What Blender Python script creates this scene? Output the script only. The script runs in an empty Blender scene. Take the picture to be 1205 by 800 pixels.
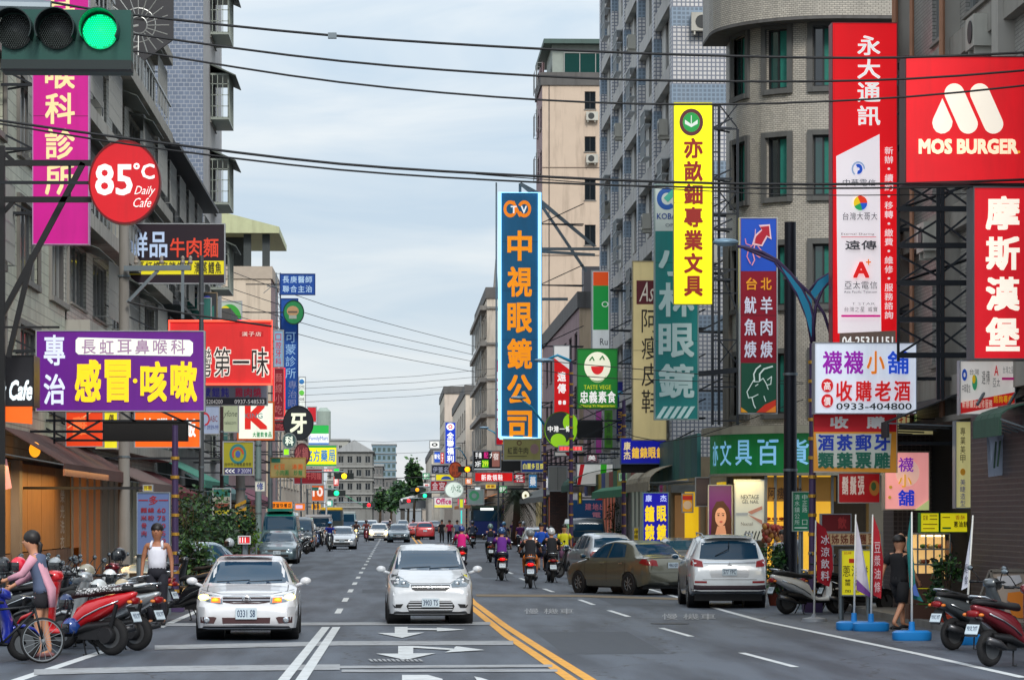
import bpy, bmesh, math, random
from math import sin, cos, pi, radians, atan, atan2, sqrt
from mathutils import Vector, Matrix
from mathutils.bvhtree import BVHTree
random.seed(7)
SC = bpy.context.scene
COL = SC.collection

# ---------------- camera (street axis = +Y, eye 2.15 m) ----------------
F, EYE, CXP, HYP, VX = 3600.0, 2.15, 602.5, 605.0, 465.0
TH = atan((CXP - VX) / F)
cam_d = bpy.data.cameras.new('camera')
cam = bpy.data.objects.new('camera', cam_d); COL.objects.link(cam)
cam.location = (0, 0, EYE); cam.rotation_euler = (radians(90), 0, -TH)
cam_d.sensor_width = 36; cam_d.lens = F / 1205 * 36
cam_d.shift_y = (HYP - 400) / 1205
cam_d.clip_start = 1; cam_d.clip_end = 12000
SC.camera = cam

# ---------------- sky, sun, exposure ----------------
SUN_EL, SUN_AZ = radians(38), radians(170)     # soft light from behind the camera
w = bpy.data.worlds.new('World'); SC.world = w; w.use_nodes = True
nt = w.node_tree; nt.nodes.clear()
def N(t, **k):
    n = nt.nodes.new(t)
    for a, b in k.items(): setattr(n, a, b)
    return n
out = N('ShaderNodeOutputWorld'); bg = N('ShaderNodeBackground'); bg.inputs[1].default_value = 0.1
sky = N('ShaderNodeTexSky', sky_type='NISHITA', sun_disc=False)
sky.sun_elevation = SUN_EL; sky.sun_rotation = SUN_AZ
tc = N('ShaderNodeTexCoord'); mp = N('ShaderNodeMapping'); mp.inputs['Scale'].default_value = (5.0, 5.0, 22.0)
no = N('ShaderNodeTexNoise'); no.inputs['Scale'].default_value = 1.6; no.inputs['Detail'].default_value = 5; no.inputs['Roughness'].default_value = .55
no.inputs['Distortion'].default_value = .6
cr = N('ShaderNodeValToRGB'); e = cr.color_ramp.elements
e[0].position = .36; e[0].color = (4.45, 5.25, 6.1, 1); e[1].position = .66; e[1].color = (6.3, 6.55, 6.75, 1)
sx = N('ShaderNodeSeparateXYZ'); gr = N('ShaderNodeValToRGB'); g = gr.color_ramp.elements
g[0].position = 0.0; g[0].color = (1.0, .97, .95, 1); g[1].position = .5; g[1].color = (1.7, 1.7, 1.7, 1)
gm = g.new(.10); gm.color = (.90, .92, .94, 1); gm = g.new(.17); gm.color = (1.06, 1.06, 1.04, 1)
mu = N('ShaderNodeMix', data_type='RGBA', blend_type='MULTIPLY'); mu.inputs[0].default_value = 1
mx = N('ShaderNodeMix', data_type='RGBA'); mx.inputs[0].default_value = .88
L = nt.links.new
L(tc.outputs['Generated'], mp.inputs[0]); L(mp.outputs[0], no.inputs[0]); L(no.outputs[0], cr.inputs[0])
L(tc.outputs['Generated'], sx.inputs[0]); L(sx.outputs[2], gr.inputs[0])
L(cr.outputs[0], mu.inputs[6]); L(gr.outputs[0], mu.inputs[7])
L(sky.outputs[0], mx.inputs[6]); L(mu.outputs[2], mx.inputs[7]); L(mx.outputs[2], bg.inputs[0]); L(bg.outputs[0], out.inputs[0])
sd = bpy.data.lights.new('sun', 'SUN'); sd.energy = 1.5; sd.angle = radians(14); sd.color = (1, .95, .88)
so = bpy.data.objects.new('sun', sd); COL.objects.link(so)
so.rotation_euler = (radians(90) - SUN_EL, 0, radians(180) - SUN_AZ + radians(0))
SC.view_settings.view_transform = 'Standard'; SC.view_settings.look = 'None'
SC.view_settings.exposure = 0.5; SC.view_settings.gamma = 1
SC.render.engine = 'CYCLES'
SC.cycles.max_bounces = 5; SC.cycles.diffuse_bounces = 2; SC.cycles.glossy_bounces = 2; SC.cycles.transmission_bounces = 2
SC.cycles.caustics_reflective = False; SC.cycles.caustics_refractive = False

# ---------------- mapping from the photograph to street coordinates ----------------
def ray(px):
    a = (px - CXP) / F
    return sin(TH) + a * cos(TH), cos(TH) - a * sin(TH)
def P(px, py, Y):
    dx, dy = ray(px); t = Y / dy
    return Vector((dx * t, Y, EYE + (HYP - py) / F * t))
def G(px, py, z=0.0):
    dx, dy = ray(px); t = F * (EYE - z) / (py - HYP)
    return Vector((dx * t, dy * t, z))

# ---------------- materials ----------------
def lin(c):
    return tuple((x / 255 / 12.92 if x / 255 <= .04045 else ((x / 255 + .055) / 1.055) ** 2.4) for x in c)
_m = {}
def newmat(name):
    m = bpy.data.materials.new(name); m.use_nodes = True
    return m, m.node_tree, m.node_tree.nodes['Principled BSDF']
def mat(c, rough=.6, metal=0., var=.12, vs=3., bump=0., coat=0., em=0., dirt=0., name='surface', spec=.5):
    key = (tuple(c), rough, metal, var, vs, bump, coat, em, dirt, spec)
    if key in _m: return _m[key]
    m, t, p = newmat(name); lk = t.links.new
    col = lin(c)
    p.inputs['Roughness'].default_value = rough; p.inputs['Metallic'].default_value = metal
    p.inputs['Coat Weight'].default_value = coat; p.inputs['Specular IOR Level'].default_value = spec
    last = None
    if var > 0 or dirt > 0 or bump > 0:
        tcn = t.nodes.new('ShaderNodeTexCoord')
        n = t.nodes.new('ShaderNodeTexNoise'); n.inputs['Scale'].default_value = vs; n.inputs['Detail'].default_value = 4
        lk(tcn.outputs['Object'], n.inputs['Vector'])
        mxn = t.nodes.new('ShaderNodeMix'); mxn.data_type = 'RGBA'
        mxn.inputs[6].default_value = (*[x * (1 - var) for x in col], 1)
        mxn.inputs[7].default_value = (*[min(1, x * (1 + var)) for x in col], 1)
        lk(n.outputs[0], mxn.inputs[0]); last = mxn.outputs[2]
        if dirt > 0:
            mpn = t.nodes.new('ShaderNodeMapping'); mpn.inputs['Scale'].default_value = (1.3, 1.3, .16)
            n2 = t.nodes.new('ShaderNodeTexNoise'); n2.inputs['Scale'].default_value = 1.6; n2.inputs['Detail'].default_value = 7; n2.inputs['Roughness'].default_value = .62
            lk(tcn.outputs['Object'], mpn.inputs[0]); lk(mpn.outputs[0], n2.inputs[0])
            r = t.nodes.new('ShaderNodeValToRGB'); r.color_ramp.elements[0].position = .5; r.color_ramp.elements[1].position = .72
            lk(n2.outputs[0], r.inputs[0])
            ml = t.nodes.new('ShaderNodeMath'); ml.operation = 'MULTIPLY'; ml.inputs[1].default_value = dirt; lk(r.outputs[0], ml.inputs[0])
            m3 = t.nodes.new('ShaderNodeMix'); m3.data_type = 'RGBA'; m3.inputs[7].default_value = (col[0] * .35 + .01, col[1] * .32 + .008, col[2] * .3 + .006, 1)
            lk(ml.outputs[0], m3.inputs[0]); lk(last, m3.inputs[6]); last = m3.outputs[2]
        lk(last, p.inputs['Base Color'])
        if bump > 0:
            b = t.nodes.new('ShaderNodeBump'); b.inputs['Strength'].default_value = bump; b.inputs['Distance'].default_value = .02
            lk(n.outputs[0], b.inputs['Height']); lk(b.outputs[0], p.inputs['Normal'])
    else: p.inputs['Base Color'].default_value = (*col, 1)
    if em > 0:
        if last: lk(last, p.inputs['Emission Color'])
        else: p.inputs['Emission Color'].default_value = (*col, 1)
        p.inputs['Emission Strength'].default_value = em
    _m[key] = m
    return m
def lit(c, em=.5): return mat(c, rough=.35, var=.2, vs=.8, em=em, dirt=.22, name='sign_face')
def prt(c, em=0.): return mat(c, rough=.45, var=.05, vs=2, em=em, name='print')
def tilemat(name, c1, c2, mort, bw, bh, ms=.012, off=0., sgn=-1, dirt=.5, bump=.3, bands=None, rough=.45):
    m, t, p = newmat(name); lk = t.links.new; nn = t.nodes.new
    gm = nn('ShaderNodeNewGeometry'); sp = nn('ShaderNodeSeparateXYZ'); lk(gm.outputs['Position'], sp.inputs[0])
    u = nn('ShaderNodeMath'); u.operation = 'ADD' if sgn > 0 else 'SUBTRACT'; lk(sp.outputs[0], u.inputs[0]); lk(sp.outputs[1], u.inputs[1])
    cb = nn('ShaderNodeCombineXYZ'); lk(u.outputs[0], cb.inputs[0]); lk(sp.outputs[2], cb.inputs[1])
    b = nn('ShaderNodeTexBrick'); b.offset = off; b.inputs['Scale'].default_value = 1
    b.inputs['Brick Width'].default_value = bw; b.inputs['Row Height'].default_value = bh; b.inputs['Mortar Size'].default_value = ms
    b.inputs['Mortar Smooth'].default_value = .3
    b.inputs['Color1'].default_value = (*lin(c1), 1); b.inputs['Color2'].default_value = (*lin(c2), 1); b.inputs['Mortar'].default_value = (*lin(mort), 1)
    lk(cb.outputs[0], b.inputs['Vector']); last = b.outputs['Color']
    if bands:   # (pitch, height, start, colour): a band of other tiles on each storey
        pitch, hgt, st, bc = bands
        s = nn('ShaderNodeMath'); s.operation = 'SUBTRACT'; s.inputs[1].default_value = st; lk(sp.outputs[2], s.inputs[0])
        md = nn('ShaderNodeMath'); md.operation = 'FLOORED_MODULO'; md.inputs[1].default_value = pitch; lk(s.outputs[0], md.inputs[0])
        lt = nn('ShaderNodeMath'); lt.operation = 'LESS_THAN'; lt.inputs[1].default_value = hgt; lk(md.outputs[0], lt.inputs[0])
        b2 = nn('ShaderNodeTexBrick'); b2.offset = off; b2.inputs['Scale'].default_value = 1
        for k in ('Brick Width', 'Row Height', 'Mortar Size'): b2.inputs[k].default_value = b.inputs[k].default_value
        b2.inputs['Color1'].default_value = (*lin(bc), 1); b2.inputs['Color2'].default_value = (*[x * .85 for x in lin(bc)], 1)
        b2.inputs['Mortar'].default_value = (*[x * 1.5 for x in lin(bc)], 1); lk(cb.outputs[0], b2.inputs['Vector'])
        mb = nn('ShaderNodeMix'); mb.data_type = 'RGBA'; lk(lt.outputs[0], mb.inputs[0]); lk(last, mb.inputs[6]); lk(b2.outputs['Color'], mb.inputs[7]); last = mb.outputs[2]
    cs = nn('ShaderNodeCombineXYZ'); ks = nn('ShaderNodeMath'); ks.operation = 'MULTIPLY'; ks.inputs[1].default_value = .13; lk(sp.outputs[2], ks.inputs[0])
    lk(u.outputs[0], cs.inputs[0]); lk(ks.outputs[0], cs.inputs[1])
    n2 = nn('ShaderNodeTexNoise'); n2.inputs['Scale'].default_value = 1.1; n2.inputs['Detail'].default_value = 8; n2.inputs['Roughness'].default_value = .65
    lk(cs.outputs[0], n2.inputs[0])
    r = nn('ShaderNodeValToRGB'); r.color_ramp.elements[0].position = .45; r.color_ramp.elements[1].position = .75; lk(n2.outputs[0], r.inputs[0])
    ml = nn('ShaderNodeMath'); ml.operation = 'MULTIPLY'; ml.inputs[1].default_value = dirt; lk(r.outputs[0], ml.inputs[0])
    m3 = nn('ShaderNodeMix'); m3.data_type = 'RGBA'; m3.inputs[7].default_value = (*[x * .4 for x in lin(c1)], 1)
    lk(ml.outputs[0], m3.inputs[0]); lk(last, m3.inputs[6]); lk(m3.outputs[2], p.inputs['Base Color'])
    bp = nn('ShaderNodeBump'); bp.inputs['Strength'].default_value = bump; bp.inputs['Distance'].default_value = .01; bp.invert = True
    lk(b.outputs['Fac'], bp.inputs['Height']); lk(bp.outputs[0], p.inputs['Normal']); p.inputs['Roughness'].default_value = rough
    return m
def glassmat(name, c, rough=.08, em=0, spec=.8):
    m, t, p = newmat(name); p.inputs['Base Color'].default_value = (*lin(c), 1); p.inputs['Roughness'].default_value = rough
    p.inputs['Specular IOR Level'].default_value = spec; p.inputs['Coat Weight'].default_value = spec * .7; p.inputs['Coat Roughness'].default_value = .03
    n = t.nodes.new('ShaderNodeTexNoise'); n.inputs['Scale'].default_value = 1.3; tcn = t.nodes.new('ShaderNodeTexCoord')
    t.links.new(tcn.outputs['Object'], n.inputs[0]); b = t.nodes.new('ShaderNodeBump'); b.inputs['Strength'].default_value = .08
    t.links.new(n.outputs[0], b.inputs['Height']); t.links.new(b.outputs[0], p.inputs['Normal'])
    if em: p.inputs['Emission Color'].default_value = (*lin(c), 1); p.inputs['Emission Strength'].default_value = em
    return m
STEEL = mat((118, 128, 134), .45, .6, .1, name='galvanised_steel')
BLK = mat((22, 24, 28), .5, .1, .15, name='black_paint')
DSTEEL = mat((42, 46, 52), .5, .5, .2, name='dark_steel')
CONC = mat((138, 134, 128), .85, 0, .15, 1.5, .3, dirt=.5, name='concrete')
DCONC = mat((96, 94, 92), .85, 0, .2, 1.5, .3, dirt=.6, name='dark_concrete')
WHITE = mat((215, 215, 210), .6, 0, .06, name='white_paint', dirt=.25)
GLASS = glassmat('window_glass', (22, 30, 36)); CGLASS = glassmat('car_glass', (18, 56, 80), .10, spec=.35)
GGLASS = glassmat('green_glass', (22, 66, 62), .12)
RUBBER = mat((20, 20, 22), .8, 0, .15, 20, name='rubber'); CHROME = mat((200, 204, 208), .18, .95, .03, name='chrome')
ALU = mat((165, 170, 172), .35, .8, .08, name='aluminium')

# ---------------- mesh builder ----------------
BASE = {}
class MB:
    def __init__(s): s.v = []; s.f = []; s.m = []
    def add(s, vs, fs, mi=0):
        o = len(s.v); s.v += [tuple(x) for x in vs]; s.f += [tuple(i + o for i in f) for f in fs]; s.m += [mi] * len(fs); return s
    def box(s, a, b, mi=0):
        x0, x1 = sorted((a[0], b[0])); y0, y1 = sorted((a[1], b[1])); z0, z1 = sorted((a[2], b[2]))
        return s.add([(x0, y0, z0), (x1, y0, z0), (x1, y1, z0), (x0, y1, z0), (x0, y0, z1), (x1, y0, z1), (x1, y1, z1), (x0, y1, z1)],
                     [(0, 3, 2, 1), (4, 5, 6, 7), (0, 1, 5, 4), (1, 2, 6, 5), (2, 3, 7, 6), (3, 0, 4, 7)], mi)
    def bar(s, p, q, w, h=None, mi=0):
        p = Vector(p); q = Vector(q); h = h or w; d = (q - p).normalized()
        up = Vector((0, 0, 1)) if abs(d.z) < .95 else Vector((0, 1, 0))
        a = d.cross(up).normalized() * w / 2; b = a.cross(d).normalized() * h / 2
        r = [a + b, a - b, -a - b, -a + b]
        return s.add([p + x for x in r] + [q + x for x in r], [(0, 1, 2, 3), (7, 6, 5, 4)] + [(i, i + 4, (i + 1) % 4 + 4, (i + 1) % 4) for i in range(4)], mi)
    def rings(s, rings, cap=True, mi=0, closed=False):
        n = len(rings[0]); vs = [v for r in rings for v in r]; fs = []
        K = len(rings)
        for k in range(K if closed else K - 1):
            k2 = (k + 1) % K
            for i in range(n): fs.append((k * n + i, k * n + (i + 1) % n, k2 * n + (i + 1) % n, k2 * n + i))
        if cap and not closed: fs += [tuple(range(n))[::-1], tuple((K - 1) * n + i for i in range(n))]
        return s.add(vs, fs, mi)
    def tube(s, pts, r, n=8, mi=0, flat=1.0):
        pts = [Vector(p) for p in pts]; rs = r if isinstance(r, (list, tuple)) else [r] * len(pts); R = []; pa = None
        for i, p in enumerate(pts):
            d = (pts[min(i + 1, len(pts) - 1)] - pts[max(i - 1, 0)]).normalized()
            ref = pa if pa is not None else (Vector((0, 0, 1)) if abs(d.z) < .9 else Vector((0, 1, 0)))
            a = d.cross(ref).normalized() if pa is None else (pa - d * pa.dot(d)).normalized()
            pa = a; b = d.cross(a)
            R.append([p + a * cos(2 * pi * k / n) * rs[i] + b * sin(2 * pi * k / n) * rs[i] * flat for k in range(n)])
        return s.rings(R, True, mi)
    def ell(s, c, r, n=12, m=8, mi=0, z0=-1., z1=1.):
        R = []
        for j in range(m + 1):
            t = z0 + (z1 - z0) * j / m; t = max(-.999, min(.999, t)); t = sin(t * pi / 2)
            q = sqrt(1 - t * t)
            R.append([(c[0] + r[0] * q * cos(2 * pi * k / n), c[1] + r[1] * q * sin(2 * pi * k / n), c[2] + r[2] * t) for k in range(n)])
        return s.rings(R, True, mi)
    def prism(s, poly, y0, y1, mi=0, ax='y'):
        def q(a, b, y): return (a, y, b) if ax == 'y' else ((y, a, b) if ax == 'x' else (a, b, y))
        return s.rings([[q(a, b, y0) for a, b in poly], [q(a, b, y1) for a, b in poly]], True, mi)
    def lathe(s, prof, c, axis='x', n=20, mi=0):
        R = []
        for a, r in prof:
            ring = []
            for k in range(n):
                t = 2 * pi * k / n
                o = {'x': (a, r * cos(t), r * sin(t)), 'y': (r * cos(t), a, r * sin(t)), 'z': (r * cos(t), r * sin(t), a)}[axis]
                ring.append((c[0] + o[0], c[1] + o[1], c[2] + o[2]))
            R.append(ring)
        return s.rings(R, prof[0] != prof[-1], mi)
    def build(s, name, m, parent=None, smooth=False, world=True, label=None, kind=None):
        if not s.v: return None
        me = bpy.data.meshes.new(name)
        b = BASE.get(parent, Vector()) if (parent and world) else Vector()
        me.from_pydata([(v[0] - b.x, v[1] - b.y, v[2] - b.z) for v in s.v], [], s.f)
        ms = m if isinstance(m, (list, tuple)) else [m]
        for q in ms: me.materials.append(q)
        if len(ms) > 1: me.polygons.foreach_set('material_index', s.m)
        bm = bmesh.new(); bm.from_mesh(me); bmesh.ops.recalc_face_normals(bm, faces=bm.faces); bm.to_mesh(me); bm.free()
        if smooth:
            me.shade_smooth()
            if smooth is not True:
                try: me.set_sharp_from_angle(angle=radians(smooth))
                except Exception: pass
        o = bpy.data.objects.new(name, me); COL.objects.link(o)
        if parent: o.parent = parent; BASE[o] = BASE.get(parent, Vector())
        if label: o['label'] = label
        if kind: o['kind'] = kind
        return o
def thing(name, label, cat, loc=(0, 0, 0), rz=0, group=None, kind=None):
    o = bpy.data.objects.new(name, None); COL.objects.link(o); o.empty_display_size = .2
    o.location = loc; o.rotation_euler = (0, 0, rz); BASE[o] = Vector(loc)
    o['label'] = label; o['category'] = cat
    if group: o['group'] = group
    if kind: o['kind'] = kind
    return o
def tag(o, label, cat, group=None, kind=None):
    o['label'] = label; o['category'] = cat
    if group: o['group'] = group
    if kind: o['kind'] = kind
    return o
def struct(o): o['kind'] = 'structure'; return o
KIDS = {}
def copy_tree(o, loc=None, rz=None, label=None, group=None, recol=None):
    def cp(a, par):
        c = a.copy(); COL.objects.link(c)
        if par: c.parent = par
        if recol and c.type == 'MESH':
            for i, sl in enumerate(c.material_slots):
                if sl.material in recol: sl.link = 'OBJECT'; sl.material = recol[a.data.materials[i]]
        for ch in a.children: cp(ch, c)
        return c
    r = cp(o, None)
    if loc is not None: r.location = loc
    if rz is not None: r.rotation_euler = (0, 0, rz)
    if label: r['label'] = label
    if group: r['group'] = group
    return r
# ---------------- lettering ----------------
_g = {}
def glyph(s, bold=0.0, shear=0.0):
    """outline of a string in a unit box; bold strokes are grown by laying shifted copies 0.3 mm apart (third value)"""
    k = (s, bold, shear)
    if k in _g: return _g[k]
    cu = bpy.data.curves.new('t', 'FONT'); cu.body = s; cu.resolution_u = 2; cu.fill_mode = 'FRONT'; cu.shear = shear
    ob = bpy.data.objects.new('t', cu); me = ob.to_mesh()
    vs = [(v.co.x, v.co.y) for v in me.vertices]; fs = [tuple(p.vertices) for p in me.polygons]
    ob.to_mesh_clear(); bpy.data.objects.remove(ob); bpy.data.curves.remove(cu)
    if vs:
        x0 = min(v[0] for v in vs); x1 = max(v[0] for v in vs); y0 = min(v[1] for v in vs); y1 = max(v[1] for v in vs)
        W = max(x1 - x0, 1e-4); Hh = max(y1 - y0, 1e-4)
        if s in '一·-': q = W * (.45 if s == '一' else 1.2); y0 -= q; y1 += q; Hh = y1 - y0; x0 -= q * (s == '·'); x1 += q * (s == '·'); W = x1 - x0
        d = max(0, bold) * .62; dx, dy = d / (W + 2 * d), d / (Hh + 2 * d)
        if bold > .012:
            o, f = [], []
            for (a, b) in ((0, 0), (-1, -1), (1, 1), (-1, 1), (1, -1), (0, 1), (0, -1), (1, 0), (-1, 0)):
                if bold < .028 and a * b: continue
                n = len(o); z = len(o) / len(vs)
                o += [(dx + (x - x0) / W * (1 - 2 * dx) + a * dx, dy + (y - y0) / Hh * (1 - 2 * dy) + b * dy, z) for x, y in vs]; f += [tuple(i + n for i in q) for q in fs]
            vs, fs = o, f
        else: vs = [((x - x0) / W, (y - y0) / Hh, 0) for x, y in vs]
    _g[k] = (vs, fs)
    return _g[k]
# ---------------- ground and road ----------------
def asphalt(name, c1, c2, patch=True):
    m, t, p = newmat(name); lk = t.links.new; nn = t.nodes.new
    gm = nn('ShaderNodeNewGeometry')
    a = nn('ShaderNodeTexNoise'); a.inputs['Scale'].default_value = 45; a.inputs['Detail'].default_value = 3
    mpn = nn('ShaderNodeMapping'); mpn.inputs['Scale'].default_value = (1.2, .12, 1)
    b = nn('ShaderNodeTexNoise'); b.inputs['Scale'].default_value = 1.0; b.inputs['Detail'].default_value = 6
    lk(gm.outputs['Position'], a.inputs[0]); lk(gm.outputs['Position'], mpn.inputs[0]); lk(mpn.outputs[0], b.inputs[0])
    r = nn('ShaderNodeValToRGB'); r.color_ramp.elements[0].color = (*lin(c1), 1); r.color_ramp.elements[1].color = (*lin(c2), 1)
    r.color_ramp.elements[0].position = .3; r.color_ramp.elements[1].position = .7
    lk(b.outputs[0], r.inputs[0])
    r.color_ramp.elements[0].position = .38; r.color_ramp.elements[1].position = .6
    m2 = nn('ShaderNodeMix'); m2.data_type = 'RGBA'; m2.blend_type = 'OVERLAY'; m2.inputs[0].default_value = .55
    lk(r.outputs[0], m2.inputs[6]); lk(a.outputs['Fac'], m2.inputs[7]); last = m2.outputs[2]
    if patch:
        v = nn('ShaderNodeTexVoronoi'); v.feature = 'DISTANCE_TO_EDGE'; v.inputs['Scale'].default_value = .22
        n3 = nn('ShaderNodeTexNoise'); n3.inputs['Scale'].default_value = 1.5; n3.inputs['Detail'].default_value = 4
        lk(gm.outputs['Position'], n3.inputs[0]); ad = nn('ShaderNodeVectorMath'); ad.operation = 'ADD'; lk(gm.outputs['Position'], ad.inputs[0]); lk(n3.outputs['Color'], ad.inputs[1]); lk(ad.outputs[0], v.inputs[0])
        lt = nn('ShaderNodeMath'); lt.operation = 'LESS_THAN'; lt.inputs[1].default_value = .004; lk(v.outputs['Distance'], lt.inputs[0])
        m3 = nn('ShaderNodeMix'); m3.data_type = 'RGBA'; m3.inputs[7].default_value = (.02, .02, .02, 1); lk(lt.outputs[0], m3.inputs[0]); lk(last, m3.inputs[6]); last = m3.outputs[2]
    lk(last, p.inputs['Base Color']); p.inputs['Roughness'].default_value = .62
    bp = nn('ShaderNodeBump'); bp.inputs['Strength'].default_value = .5; bp.inputs['Distance'].default_value = .01
    lk(a.outputs['Fac'], bp.inputs['Height']); lk(bp.outputs[0], p.inputs['Normal'])
    return m
ASPH = asphalt('asphalt', (50, 56, 66), (80, 88, 99))
PAVE = tilemat('pavement_tiles', (128, 122, 114), (108, 104, 100), (70, 68, 66), .4, .4, .015, dirt=.6, sgn=1)
GROUND = mat((92, 92, 88), .9, 0, .25, .2, name='bare_ground')
MB().add([(-3000, -200, -.16), (3000, -200, -.16), (3000, 6000, -.16), (-3000, 6000, -.16)], [(0, 1, 2, 3)]).build('ground', GROUND)['kind'] = 'structure'
r = MB(); r.add([(-8.4, -10, 0), (10.2, -10, 0), (10.2, 1500, 0), (-8.4, 1500, 0)], [(0, 1, 2, 3)])
r.add([(-8.4, 20, 0), (-60, 20, 0), (-60, 40, 0), (-8.4, 40, 0)], [(0, 1, 2, 3)])
r.add([(10.2, 20, 0), (60, 20, 0), (60, 43, 0), (10.2, 43, 0)], [(0, 1, 2, 3)])
r.add([(10.2, 69, 0), (60, 69, 0), (60, 91, 0), (10.2, 91, 0)], [(0, 1, 2, 3)])
struct(r.build('road', ASPH))
KERB = mat((120, 118, 114), .8, 0, .2, 3, .2, dirt=.5)
def pavement(x0, x1, y0, y1):
    p = MB().box((x0, y0, -.16), (x1, y1, .12)).build('pavement', PAVE); struct(p)
    kx = x0 if x0 > 0 else x1; s = 1 if x0 > 0 else -1
    n = int((min(y1, 160) - y0) / 1.0)
    me = None
    for i in range(min(n, 110)):
        b = MB().box((kx - s * .002, y0 + i + .01, -.1), (kx - s * .16, y0 + i + .99, .13)).build('kerb_stone', KERB, None)
        b.parent = p
pavement(-60, -8.4, 40, 1500); pavement(10.2, 60, 43, 69); pavement(10.2, 60, 91, 1500)
MARK = mat((200, 204, 205), .7, 0, .28, 9, .15, dirt=.35, name='road_paint'); MARKW = mat((150, 153, 156), .7, 0, .35, 14, .15, dirt=.8)
YEL = mat((222, 160, 62), .7, 0, .25, 8, .15, dirt=.3); TANP = mat((118, 104, 84), .8, 0, .3, 6)
def mark(name, polys, m, z=.004):
    b = MB()
    for pl in polys: b.add([(q[0], q[1], z) for q in pl], [tuple(range(len(pl)))])
    return struct(b.build(name, m))
def strip(pts, w):
    q = [Vector((p[0], p[1])) for p in pts]; o = []
    for i, p in enumerate(q):
        d = (q[min(i + 1, len(q) - 1)] - q[max(i - 1, 0)]).normalized(); n = Vector((-d.y, d.x)) * w / 2
        o.append((p + n, p - n))
    return [[o[i][0], o[i + 1][0], o[i + 1][1], o[i][1]] for i in range(len(q) - 1)]
def gp(*a): return [G(x, y) for x, y in a]
mark('edge_line', strip(gp((8, 804), (98, 774), (150, 757)), .17) + strip(gp((188, 738), (225, 722), (300, 688), (339, 667), (359, 645), (395, 628), (425, 619)), .15), MARK)
mark('edge_line', strip(gp((855, 719), (899, 731), (960, 743.6), (1080, 769), (1205, 797)), .15) + strip([G(855, 719), (7.3, 90, 0), (7.1, 150, 0)], .14), MARK)
mark('lane_line', strip(gp((383.5, 738), (331, 804)), .15), MARK, .012); mark('lane_line', strip(gp((396, 738), (352, 804)), .15), MARK, .012)
for i in range(24):
    y = 66.5 + 9 * i; mark('lane_dash', strip([(-1.25 - .002 * i, y, 0), (-1.25 - .002 * i, y + 3.4, 0)], .14), MARK, .005)
for a, b in (((640, 692.5), (651, 696.4)), ((682, 705.4), (698.6, 711.4)), ((716.5, 718), (740, 725.4)), ((777.8, 738.6), (813.6, 748.7)), ((872.5, 767.8), (936, 784.6)), ((612, 680), (618, 682.5)), ((598, 673), (603, 675))):
    mark('lane_dash', strip(gp(a, b), .12), MARK, .005)
mark('centre_line', strip([(1.95, 300, 0), (1.95, 100, 0)] + gp((556.7, 708), (594, 736), (639, 765), (698, 802)), .16), YEL, .0065)
mark('centre_line', strip([(1.62, 300, 0), (1.62, 100, 0)] + gp((553, 713), (596.5, 748), (628, 769), (676, 802)), .16), YEL, .0065)
def hline(pts, th, m=MARKW, name='crossing_line'):
    mark(name, [[G(pts[i][0], pts[i][1] - th / 2), G(pts[i + 1][0], pts[i + 1][1] - th / 2), G(pts[i + 1][0], pts[i + 1][1] + th / 2), G(pts[i][0], pts[i][1] + th / 2)] for i in range(len(pts) - 1)], m, .009)
hline([(188, 735), (400, 734), (577, 733.5)], 3.4); hline([(182, 762), (400, 757), (604, 756.5)], 5); hline([(40, 791), (200, 787), (400, 785)], 6.5); hline([(400, 785), (650, 783.5)], 3); hline([(402, 789.5), (656, 789)], 3)
hline([(560, 700.5), (680, 701), (812, 705)], 2.6, TANP, 'worn_line')
def zz(l): return [G(400 + x / 3.766, 700 + y / 3.77) for x, y in l]
for k, prt_ in enumerate((
    [[(243, 143), (300, 143), (300, 169), (375, 168), (275, 192), (165, 170), (243, 170)], [(300, 148), (430, 150), (430, 157), (300, 156)], [(430, 146), (555, 155), (430, 163)]],
    [[(258, 228), (325, 228), (325, 261), (425, 260), (290, 290), (160, 262), (258, 262)], [(325, 228), (345, 229), (510, 240), (490, 246), (325, 236)], [(515, 229), (642, 246), (465, 257), (500, 243)]],
    [[(275, 357), (390, 357), (455, 375), (455, 400), (275, 400)], [(595, 364), (625, 370), (720, 400), (620, 400)]])):
    mark('turn_arrow', [zz(p_) for p_ in prt_], MARK, .014)
mark('hatch_marks', [zz([(125 + i * 20, 286), (137 + i * 20, 286), (150 + i * 20, 297), (138 + i * 20, 297)]) for i in range(12)], MARKW, .014)
def roadtext(s, x0, y0, x1, y1):
    vs, fs = glyph(s, 0); b = MB()
    b.add([G(x0 + (x1 - x0) * u, y1 + (y0 - y1) * v, .014 + .0006 * k) for u, v, k in vs], fs); struct(b.build('painted_characters', MARKW))
roadtext('慢 機車', 617, 715.5, 675, 722); roadtext('慢 機車', 779, 721.5, 842, 728.5)
APT = mat((60, 66, 74), .7, 0, .3, 5, .3)
for k, (x0, y0, x1, y1) in enumerate(((2.6, 47, 4.2, 56), (5.2, 72, 6.3, 92), (-3.6, 62, -2.5, 74), (-.9, 84, 1.2, 88), (3.0, 104, 4.1, 140), (-4.4, 100, -3.4, 126))):
    mark('asphalt_patch', [[(x0, y0, 0), (x1, y0 + .15, 0), (x1 + .05, y1, 0), (x0 - .04, y1 - .2, 0)]], APT, .002 + .0001 * k)
# gully grating and manholes
for x, y in ((.4, 66), (5.4, 60), (-3, 84)):
    mh = MB().lathe([(0.001, .38), (.008, .38), (.008, .30), (.004, .29), (.010, .27)], (x, y, 0), 'z', 24).build('manhole_cover', mat((52, 52, 54), .6, .4, .2, 8)); tag(mh, {.4: 'round iron manhole cover in the lane between the two white cars', 5.4: 'round iron manhole cover in the empty right hand lane', -3: 'round iron manhole cover behind the sedan with lit lamps'}[x], 'manhole cover')

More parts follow.
